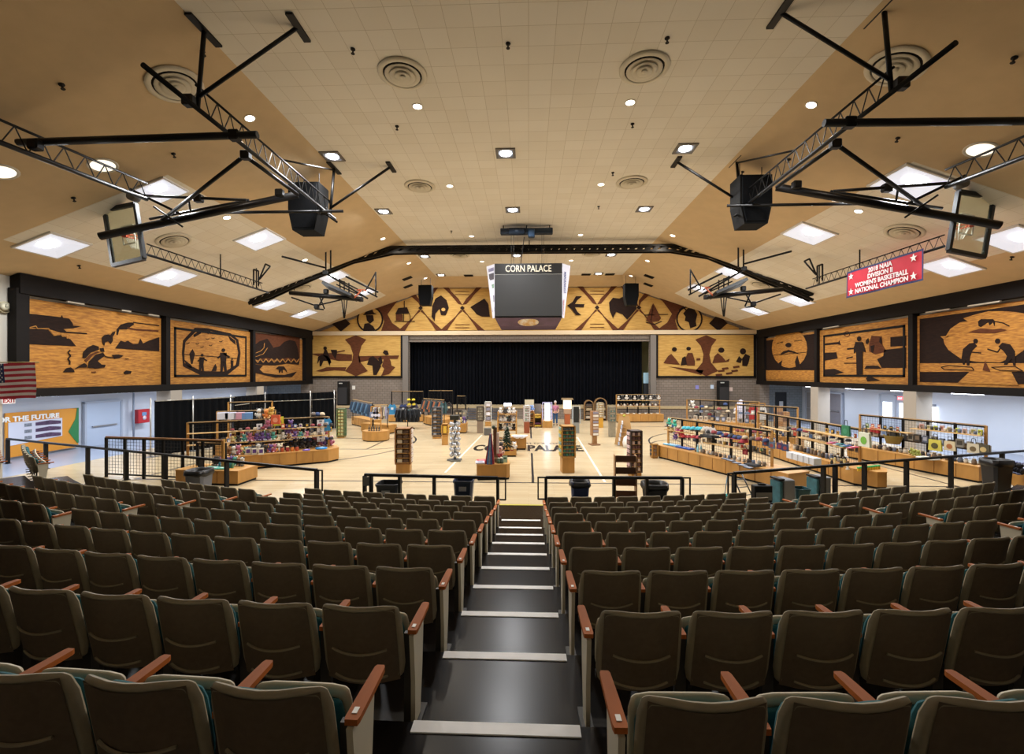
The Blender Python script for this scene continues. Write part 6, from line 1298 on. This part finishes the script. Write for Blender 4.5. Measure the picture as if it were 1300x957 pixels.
# ---------------------------------------------------------------- bins
def bin_(px, ytop, ybot_z0, w, label, c, bag=None, wheels=False, logo=None, zb=0.0, Y=None, rz=0, hh=None):
    """tapered refuse bin; its rim is seen at (px, ytop), its height is known"""
    hh = hh or .76; q = G(px, ytop, hh + zb); t = thing('refuse_bin', label, 'bin', (q.x, q.y, zb), rz); m = mat(c, .5); b = MB()
    def rr(sx, sy, z): return [V((x * sx, y * sy, z)) for x, y in ((-1, -.7), (-.8, -1), (.8, -1), (1, -.7), (1, .7), (.8, 1), (-.8, 1), (-1, .7))]
    a = [rr(w * .38, w * .36, 0), rr(w * .47, w * .44, hh * .92), rr(w * .5, w * .48, hh * .92), rr(w * .5, w * .48, hh), rr(w * .46, w * .44, hh), rr(w * .36, w * .34, .05)]
    vs = [p for r in a for p in r]; b.add(vs, [(i * 8 + j, i * 8 + (j + 1) % 8, (i + 1) * 8 + (j + 1) % 8, (i + 1) * 8 + j) for i in range(5) for j in range(8)] + [tuple(range(7, -1, -1)), tuple(40 + j for j in range(8))]); b.build('body', m, t)
    if bag:
        n = 22; rz_ = random.Random(int(px)); rims = []
        for sc, z in ((1.02, hh * .80), (1.12, hh * .86), (1.06, hh + .015), (.9, hh + .01), (.82, hh * .7)): rims.append([V((w * .5 * sc * (abs(cos(a_)) ** .6 * (1 if cos(a_) > 0 else -1)) * (1 + rz_.uniform(-.03, .04)), w * .48 * sc * (abs(sin(a_)) ** .6 * (1 if sin(a_) > 0 else -1)), z + rz_.uniform(-.03, .03) * (z < hh))) for a_ in [2 * pi * i / n for i in range(n)]])
        for r in rims: r.append(r[0])
        MB().sheet(rims).build('liner_bag', mat(bag, .35), t)
    if logo: MB().box((0, -w * .47, hh * .72), (w * .36, .012, hh * .16)).build('label', mat(logo, .5), t)
    if wheels:
        for sx in (-1, 1): MB().cyl((sx * w * .34, w * .4, .05), (sx * w * .34 + .03, w * .4, .05), .05, 10).build('wheel', BLACK, t)
    return t
bin_(253, 596, 0, .62, 'grey bin with black liner bag before the near left gondola', '#6c707a', bag='#16171a', hh=.8)
bin_(494, 612, 0, .62, 'black bin behind the left end of the centre left guard rail', '#1b1c1f', logo='#8a8d90')
bin_(589, 608, 0, .56, 'dark blue recycling bin behind the centre left guard rail', '#1c2840', logo='#a8a8b0')
bin_(736, 610, 0, .52, 'blue bin with black liner left of the oak book cart', '#1f2f5a', bag='#1a1b20')
bin_(831, 613, 0, .62, 'black bin right of the oak book cart', '#17181a', bag='#141516')
bin_(1265, 583, 0, .62, 'large black bin with liner at the far right guard rail', '#1c1c20', bag='#131316', hh=1.0)
bin_(1016, 619, 0, .42, 'small teal lidded tub on the floor at the right', '#1f4a52', hh=.5)
for k, (px, py, w, hh, lb) in enumerate(((992, 607, .42, .8, 'left'), (1038, 604, .44, .65, 'right'))):
    q = G(px, py, hh); t = thing('grey_machine', 'grey cabinet with teal side behind the right guard rail, the %s one' % lb, 'cabinet', (q.x, q.y, 0), .15, 'grey and teal cabinets'); MB().box((.08, 0, hh / 2), (w * .75, .45, hh), bev=.02).build('body', mat('#77797f', .45), t); MB().box((-w * .36, 0, hh / 2 - .02), (w * .2, .42, hh - .06), bev=.02).build('teal_side', mat('#2a6470', .6, noise=.4, scale=5), t); MB().box((-w * .3, 0, hh), (w * .4, .4, .05), bev=.01).build('lid', BLACK, t)
q = G(967, 611, .95); t = thing('monitor_case', 'black and silver flat case standing on black bags behind the right rail', 'case', (q.x, q.y, .45), .05); MB().box((0, 0, .2), (.46, .2, .42), bev=.02).build('shell', BLACK, t); MB().box((0, -.105, .14), (.4, .012, .2)).build('silver_panel', mat('#8f8a82', .3, .4), t); MB().box((0, 0, .43), (.2, .04, .03)).build('handle', BLACK, t)
t = thing('black_bag', 'slumped black bags lying on the floor under the flat case', 'bag', (q.x, q.y, 0)); MB().ball((0, 0, .22), .42, 12, (1.3, .8, .52)).build('bag_body', mat('#15161c', .5, noise=.3, scale=8, bump=.5), t); MB().tube([(-.3, -.2, .4), (0, -.25, .5), (.3, -.2, .4)], .02, 6).build('strap', BLACK, t)
q = G(944, 622, .3); t = thing('folded_trolley', 'folded metal trolley frame leaning by the black bags', 'trolley', (q.x, q.y, 0), .4); m = MB()
for sx in (-.2, .2): m.tube([(sx, -.2, .02), (sx * .9, .25, .75)], .02, 6)
for j in range(3): m.tube([(-.2, -.1 + .12 * j, .18 + .2 * j), (.2, -.1 + .12 * j, .18 + .2 * j)], .014, 5)
m.build('frame', mat('#55585c', .3, .7), t)
for sx in (-.24, .24): MB().cyl((sx, -.2, .08), (sx + .03, -.2, .08), .08, 12).build('wheel', BLACK, t)
q = G(920, 625, .15); t = thing('teal_broom', 'teal dust mop lying on the floor left of the right guard rail', 'mop', (q.x, q.y, 0), .5); MB().box((0, 0, .05), (.5, .12, .09), bev=.03).build('mop_head', mat('#3fa0a0', .8), t); MB().tube([(0, 0, .08), (.25, .1, .6)], .012, 6).build('handle', mat('#3a6f8a', .5), t)
# white bell mannequin, jackets, cartons
p = gpt(940.5, 541); d = (p - CAM).dot(FW); k = d / F; h = height_at(p, 507.5); t = thing('dress_stand', 'tall white rounded covered form behind the right gondolas', 'covered stand', p); MB().lathe([(5.5 * k, 0), (5.5 * k, h * .6), (5.2 * k, h * .8), (3.6 * k, h * .95), (.6 * k, h)], n=18).build('cover', mat('#d2d0e2', .7), t); MB().ball((-6.5 * k, -.1, h * .62), 3 * k, 10).build('left_bulge', mat('#d8d6e4', .7), t)
p = gpt(961, 541); d = (p - CAM).dot(FW); k = d / F; t = thing('jacket_rack', 'oak frame hung with red and white jackets near the right wall', 'clothes rack', p); h = height_at(p, 512); m = MB()
for x in (-9, 0, 10): m.bar((x * k, 0, 0), (x * k, 0, h), .07)
m.bar((-9 * k, 0, h), (10 * k, 0, h), .07); m.build('frame', OAK, t)
for i, (x, c) in enumerate(((-7, '#b8302f'), (-4, '#b8302f'), (3.5, '#d8d6d4'), (6.5, '#d8d6d4'))): item('jacket', c, '#e8e4e0' if i < 2 else '#2c2a29', t.location + V((x * k, -.1, h - .25)), 'on the oak jacket frame', 'red' if i < 2 else 'white', 0, 1.1)
for r in range(4):
    for i in range(2 if r < 3 else 1): q = gpt(989 + i * 8.5, 541); item('carton', ('#b8895a', '#c8a078', '#8a6a58')[(r + i) % 3], '#d8c8a8', V((q.x, q.y + .1, .31 * 1.1 * r)), 'stacked near the right corridor', ('tan', 'light brown', 'mauve brown')[(r + i) % 3], .1 * r, 1.1)
# ---------------------------------------------------------------- pipe and drape
DRP = mat('#0d0f12', .95, spec=.1); pts = [gpt(198, 561), gpt(249, 556), gpt(296, 551), gpt(339, 546), gpt(396, 541), gpt(426, 539)]
pts = []
for px, yt in ((196, 508.5), (249, 506), (296, 503.5), (339, 500), (396, 498.5), (426, 497)): q = G(px, yt, 2.5); q.z = 0; pts.append(q)
for i, (a, b) in enumerate(zip(pts, pts[1:])):
    t = thing('pipe_drape', 'black pleated floor drape between poles on the left, %s from the camera' % ORD[i], 'drape', (a + b) / 2, group='black pipe and drape panels'); L = (b - a).length; n = int(L / .05); dd = (b - a).normalized(); nn = V((-dd.y, dd.x, 0)); zt2 = 2.5 if i != 1 else 2.5
    MB().sheet([[a + dd * (L * j / n) + nn * (.05 * sin(j * .9)) + V((0, 0, z)) for j in range(n + 1)] for z in (.03, 1.2, zt2)]).build('cloth', DRP, t, True); MB().cyl(a + V((0, 0, 2.05 if i > 1 else 2.48)) - nn * .1, b + V((0, 0, 2.05 if i > 1 else 2.48)) - nn * .1, .02, 6).build('crossbar', mat('#a8a49a', .3, .6), t, True)
for i, p in enumerate(pts): t = thing('upright_pole', 'slim pale drape pole on the left, %s from the camera' % ORD[i], 'pole', p + V((0, -.2, 0)), group='drape poles'); MB().cyl((0, 0, .01), (0, 0, 2.62), .03, 8).build('upright', mat('#b4b2ae', .3, .6), t); MB().box((0, 0, .01), (.4, .4, .02)).build('foot_plate', mat('#8a8884', .4, .5), t)
# ---------------------------------------------------------------- corridors
XO = -22.28; cq = lambda px, py: QX(px, py, XO)
a, b = cq(20, 522), cq(99, 517.5); t = thing('wall_billboard', 'orange and green billboard reading FOR THE FUTURE on the left corridor wall', 'poster', (XO, (a.y + b.y) / 2, 0)); ya, yb = cq(6, 520).y, b.y; zt = b.z; zb = .1
MB().box((XO, (ya + yb) / 2, (zt + zb) / 2), (.04, yb - ya, zt - zb)).build('panel', mat('#d9912f', .5), t, True)
ys = lambda px: cq(px, 550).y
MB().prism([V((XO + .03, ys(x), z)) for x, z in ((90, zt), (99, zt), (99, .3), (97, .3), (86, .9), (95, 1.5), (97, 2.0))], (.01, 0, 0)).build('green_curve', mat('#2f7a45', .5), t, True)
MB().prism([V((XO + .03, y, z)) for y, z in ((ya + .1, 1.6), (ys(78), 1.6), (ys(78), .75), (ya + .1, .6))], (.01, 0, 0)).build('white_box', mat('#cfd0dc', .5), t, True)
textmesh('FOR THE FUTURE', .3, mat('#f4f2ec', .5), 'billboard_lettering', (XO + .045, ys(74), zt - .38), (0, 1, 0), (0, 0, 1), t, align='RIGHT', depth=.004, world=True, bold=.012, sx=1.1)
m = MB(); m2 = MB()
for i in range(3):
    z = 1.5 - .28 * i; m.prism([V((XO + .045, y, zz)) for y, zz in ((ys(44), z), (ys(62), z + .05), (ys(76), z - .02), (ys(76), z - .16), (ys(44), z - .14))], (.01, 0, 0)); m2.prism([V((XO + .045, y, zz)) for y, zz in ((ys(30), z), (ys(39), z), (ys(39), z - .14), (ys(30), z - .14))], (.01, 0, 0))
m.build('building_drawing', mat('#5a3f5f', .6, noise=.5, scale=8), t, True); m2.build('caption_block', mat('#8a8f9a', .6, noise=.5, scale=14), t, True)
def ydoor(side, px0, px1, z1, nm, c, name='door_1', lever=True, glass=False):
    X = (22.3 if side > 0 else -22.3); ya, yb = sorted((QX(px0, 500, X).y, QX(px1, 500, X).y)); o = MB().box((X, (ya + yb) / 2, z1 / 2), (.1, yb - ya, z1)).build(name, mat(c, .45)); struct(o); s = -1 if side > 0 else 1
    fr = MB(); fr.box((X + s * .02, ya - .05, z1 / 2), (.14, .1, z1 + .1)).box((X + s * .02, yb + .05, z1 / 2), (.14, .1, z1 + .1)).box((X + s * .02, (ya + yb) / 2, z1 + .05), (.14, yb - ya + .2, .1)); struct(fr.build('trim_door', mat('#aab1be', .5)))
    if glass: MB().box((X + s * .06, (ya + yb) / 2, z1 * .62), (.03, (yb - ya) * .62, z1 * .42)).build('door_glass', mat('#eef2ff', .2, emit=2.2), o)
    if lever: MB().box((X + s * .1, (ya + yb) / 2, 1.0), (.06, (yb - ya) * .7, .06)).build('door_push_bar', mat('#a8aab0', .3, .7), o)
ydoor(-1, 108, 152, 2.2, '', '#b4c0d2', 'door_1')
p = QX(141, 551, -22.2); 
f = QX(180.5, 528, -22.1); t = thing('fire_hose_box', 'red fire hose box on the left corridor wall', 'fire box', (-22.1, f.y, f.z)); MB().box((0, 0, 0), (.25, .75, .78), bev=.02).build('cabinet', mat('#b02730', .4), t); MB().lathe([(.12, 0), (.12, .02), (.02, .03)], n=12, M=Matrix.Rotation(pi / 2, 3, 'Y')).build('round_gauge', mat('#c8b8c0', .4), t).location = (.13, 0, -.1); MB().box((0, 0, .12), (.27, .3, .2)).build('window_pane', mat('#6a8ab0', .2), t)
mb = MB(); mb.cyl((-22.1, f.y - .55, 0), (-22.1, f.y - .55, 2.9), .05, 8); tag(mb.build('wall_pipe', mat('#8f97a6', .4)), 'vertical grey pipe on the left corridor wall beside the red box', 'pipe')
ydoor(1, 1051, 1069, 2.25, '', '#7d7a80', 'door_2'); ydoor(1, 1024.5, 1037, 2.25, '', '#8f8c8c', 'door_3'); ydoor(1, 1119, 1137, 2.35, '', '#a8b0bc', 'door_4', glass=True, lever=False); ydoor(1, 1140, 1158, 2.35, '', '#a8b0bc', 'door_5', glass=True, lever=False)
X = 22.3; a, b = QX(1175, 516, X), QX(1187.5, 537, X); wn = struct(MB().box((X, (a.y + b.y) / 2, (a.z + b.z) / 2), (.08, abs(a.y - b.y), a.z - b.z + .1)).build('window_1', mat('#eef2ff', .2, emit=2.5))); MB().box((X - .05, (a.y + b.y) / 2, a.z + .1), (.1, abs(a.y - b.y) + .1, .14)).build('window_blind', mat('#8a8f98', .5), wn)
a, b = Q(984, 500, YF), Q(998, 530, YF); o = struct(MB().box(((a.x + b.x) / 2, YF - .03, 1.1), (b.x - a.x, .08, 2.2)).build('door_6', mat('#22262c', .4))); MB().box(((a.x + b.x) / 2, YF - .08, 1.25), (.3, .02, .4)).build('door_notice', M_('#c8ccd4'), o)
# corridor strip lights
k = 0
for s in (-1, 1):
    for i, y in enumerate((14.5, 17.5, 21, 24.5, 28, 32)):
        t = thing('strip_light', 'white fluorescent strip light on the %s corridor ceiling, %s from the camera' % ('left' if s < 0 else 'right', ORD[i]), 'light', (s * 20.1, y, 2.85), group='corridor strip lights'); MB().box((0, 0, -.03), (.2, 1.5, .06)).build('housing', WHITE, t); MB().box((0, 0, -.075), (.14, 1.4, .03)).build('tube', mat('#f2f5ff', .4, emit=9), t)
        area('lamp_light', (s * 20.1, y, 2.75), (0, 0, -1), 75, .15, (.80, .88, 1.0), shape='RECTANGLE', size_y=1.4, spread=170)
# exit signs, clock
p = QX(11.5, 508.5, XL + .1); t = thing('exit_sign', 'white exit sign with red lettering on the near left column', 'sign', (XL + .06 + .02, p.y, p.z)); MB().box((0, 0, 0), (.06, .38, .22), bev=.005).build('housing', mat('#e6dede', .4, emit=.5), t); textmesh('EXIT', .19, mat('#b02028', .5), 'lettering', (.034, 0, -.068), (0, 1, 0), (0, 0, 1), t, depth=.002, bold=.006)
p = QX(5, 390, XL + .05); t = thing('wall_clock', 'round cream wall clock on the left wall before the first mural', 'clock', (XL + .05, p.y, p.z)); Mx = Matrix.Rotation(pi / 2, 3, 'Y'); MB().lathe([(.2, 0), (.21, .03), (.19, .05)], n=20, M=Mx).build('case', mat('#b8b08f', .5), t); MB().lathe([(.18, .05), (.01, .052)], n=20, M=Mx).build('dial', mat('#d8d2b8', .5), t); MB().bar((.06, 0, 0), (.06, .02, .12), .012).bar((.06, 0, 0), (.06, .08, .02), .012).build('hands', BLACK, t)
p = QX(1145.5, 505.5, 22.0); t = thing('exit_sign', 'small red lit exit sign above the glass doors on the right', 'sign', (21.9, p.y, p.z)); MB().box((0, 0, 0), (.05, .4, .22)).build('housing', mat('#d8606a', .4, emit=1.2), t); textmesh('EXIT', .15, mat('#f0e0e0', .4, emit=1.5), 'lettering', (-.03, 0, -.055), (0, -1, 0), (0, 0, 1), t, depth=.002)
# flag
p0, p1 = Q(-14, 458, 14.0), Q(47.5, 461, 14.0); zt_ = p1.z; hF = Q(0, 458, 14).z - Q(0, 503, 14).z; wF = hF * 1.55; x1 = p1.x; x0 = x1 - wF
t = thing('wall_flag', 'United States flag hanging out from the left wall by the first mural', 'flag', ((x0 + x1) / 2, 14.0, zt_ - hF))
def fs(x, z): return V((x, .05 * sin(x * 5) + .02 * sin(z * 4), z + .03 * sin(x * 2.2)))
for i in range(13):
    z0, z1 = hF * (1 - (i + 1) / 13), hF * (1 - i / 13); xa = -wF / 2 + (wF * .4 if i < 7 else 0); MB().sheet([[fs(xa + (wF / 2 - xa) * j / 16, z) for j in range(17)] for z in (z0, z1)]).build('stripe', mat('#c42c42' if i % 2 == 0 else '#f4ecf0', .8), t)
MB().sheet([[fs(-wF / 2 + wF * .4 * j / 8, z) for j in range(9)] for z in (hF * 6 / 13, hF)]).build('canton', mat('#232f66', .8), t); m = MB()
for r in range(9):
    for c in range(6 - r % 2): x = -wF / 2 + wF * .4 * (c + .5 + .5 * (r % 2)) / 6; z = hF * 6 / 13 + hF * 7 / 13 * (r + .5) / 9; q = fs(x, z) + V((0, -.012, 0)); m.prism([q + V(((.035 if k % 2 == 0 else .015) * sin(k * pi / 5), 0, (.035 if k % 2 == 0 else .015) * cos(k * pi / 5))) for k in range(10)], (0, -.004, 0))
m.build('stars', WHITE, t); MB().cyl((-wF / 2 - .5, .03, hF + .03), (wF / 2 + .02, .03, hF + .03), .02, 6).build('flag_pole', mat('#8a7a4a', .4, .4), t)
# ================================================================ PERSON by the lit cabinet
p = gpt(705, 539.5); t = thing('person', 'person in pink top and blue jeans standing beside the lit cabinet', 'person', p)
def skin(name, vs, es, m, parent, lev=1):
    me = bpy.data.meshes.new(name); me.from_pydata([v[:3] for v in vs], es, []); o = bpy.data.objects.new(name, me); COL.objects.link(o); o.modifiers.new('s', 'SKIN')
    if not len(me.skin_vertices):
        bm = bmesh.new(); bm.from_mesh(me); L = bm.verts.layers.skin.verify(); bm.to_mesh(me); bm.free()
    sv = me.skin_vertices[0].data
    for i, v in enumerate(vs): sv[i].radius = (v[3], v[4] if len(v) > 4 else v[3]); sv[i].use_root = (i == 0)
    sb = o.modifiers.new('b', 'SUBSURF'); sb.levels = lev; sb.render_levels = lev
    bpy.context.view_layer.update(); dg = bpy.context.evaluated_depsgraph_get(); m2 = bpy.data.meshes.new_from_object(o.evaluated_get(dg), preserve_all_data_layers=False, depsgraph=dg); bpy.data.objects.remove(o); m2.materials.clear(); m2.materials.append(m); m2.name = name
    for q in m2.polygons: q.use_smooth = True
    r = bpy.data.objects.new(name, m2); COL.objects.link(r); r.parent = parent; return r
SK = mat('#b98a72', .6)
vs = [(0, 0, .92, .12, .10), (0, 0, 1.1, .12, .09), (0, 0, 1.32, .14, .09), (0, 0, 1.43, .06), (0, -.01, 1.5, .05), (0, -.02, 1.58, .085, .09), (0, -.02, 1.66, .07, .08)]
es = [(0, 1), (1, 2), (2, 3), (3, 4), (4, 5), (5, 6)]
def limb(st, pts):
    i0 = st
    for q in pts: vs.append(q); es.append((i0, len(vs) - 1)); i0 = len(vs) - 1
    return i0
hands = []
for s in (-1, 1):
    e = limb(2, [(s * .19, 0, 1.37, .055), (s * .24, .0, 1.12, .042), (s * .22, -.16, .96, .032), (s * .18, -.22, .95, .026, .038)]); hands.append((e, s))
    limb(0, [(s * .09, 0, .85, .085), (s * .1, -.01, .48, .055), (s * .11, .01, .09, .038), (s * .115, -.1, .035, .035), (s * .12, -.16, .03, .03)])
for e, s in hands:
    bx, by, bz = vs[e][:3]
    for j, L in enumerate((.06, .072, .076, .066)): limb(e, [(bx - s * (.0 + .018 * j), by - .05, bz + .0, .009), (bx - s * (.01 + .02 * j), by - .05 - L * .5, bz - .012, .008), (bx - s * (.012 + .02 * j), by - .05 - L * .8, bz - .035, .007)])
    limb(e, [(bx + s * .03, by - .02, bz + .02, .01), (bx + s * .035, by - .06, bz + .02, .009)])
body = skin('body', vs, es, SK, t)
skin('trousers', [(0, 0, .93, .14, .115), (-.09, 0, .84, .1), (-.1, -.01, .48, .072), (-.11, .01, .1, .06), (.09, 0, .84, .1), (.1, -.01, .48, .072), (.11, .01, .1, .06)], [(0, 1), (1, 2), (2, 3), (0, 4), (4, 5), (5, 6)], mat('#23456b', .8), t)
skin('top', [(0, 0, .96, .145, .12), (0, 0, 1.15, .145, .11), (0, 0, 1.34, .155, .105), (-.19, 0, 1.37, .07), (-.24, 0, 1.14, .058), (.19, 0, 1.37, .07), (.24, 0, 1.14, .058), (0, 0, 1.42, .08)], [(0, 1), (1, 2), (2, 3), (3, 4), (2, 5), (5, 6), (2, 7)], mat('#b87a8a', .8, h2='#8f4a6a', scale=12), t)
MB().ball((0, .01, 1.65), .105, 12, (.95, 1, 1.1)).build('hair', mat('#b8b0ac', .8), t)
for s in (-1, 1): MB().ball((s * .115, -.08, .04), .06, 8, (.8, 1.9, .7)).build('shoe', BLACK, t); MB().ball((s * .03, -.115, 1.62), .009, 6).build('eye', BLACK, body)
MB().ball((0, -.125, 1.59), .016, 6, (.8, 1, 1.3)).build('nose', SK, body); MB().box((0, -.118, 1.55), (.04, .006, .008)).build('mouth', mat('#8f4a48', .6), body)
for c in t.children:
    if c.name.startswith('hair'): c.location = (0, .03, .01)
finish_items()
# ================================================================ CAMERA, WORLD, COLOUR
cd = bpy.data.cameras.new('camera'); cam = bpy.data.objects.new('camera', cd); COL.objects.link(cam); scene.camera = cam
cd.sensor_fit = 'HORIZONTAL'; cd.sensor_width = 36; cd.lens = 36 * F / 1300; cd.shift_y = (HZ - 478.5) / 1300; cd.clip_start = .05; cd.clip_end = 200
cam.location = CAM; cam.rotation_euler = (pi / 2, 0, YAW)
w = bpy.data.worlds.new('world'); scene.world = w; w.use_nodes = True; bg = w.node_tree.nodes['Background']; bg.inputs[0].default_value = (.5, .5, .55, 1); bg.inputs[1].default_value = .2
vs_ = scene.view_settings; vs_.view_transform = 'Standard'; vs_.look = 'None'; vs_.gamma = 1; vs_.use_curve_mapping = False; vs_.exposure = 0.12
scene.cycles.max_bounces = 8; scene.cycles.diffuse_bounces = 5
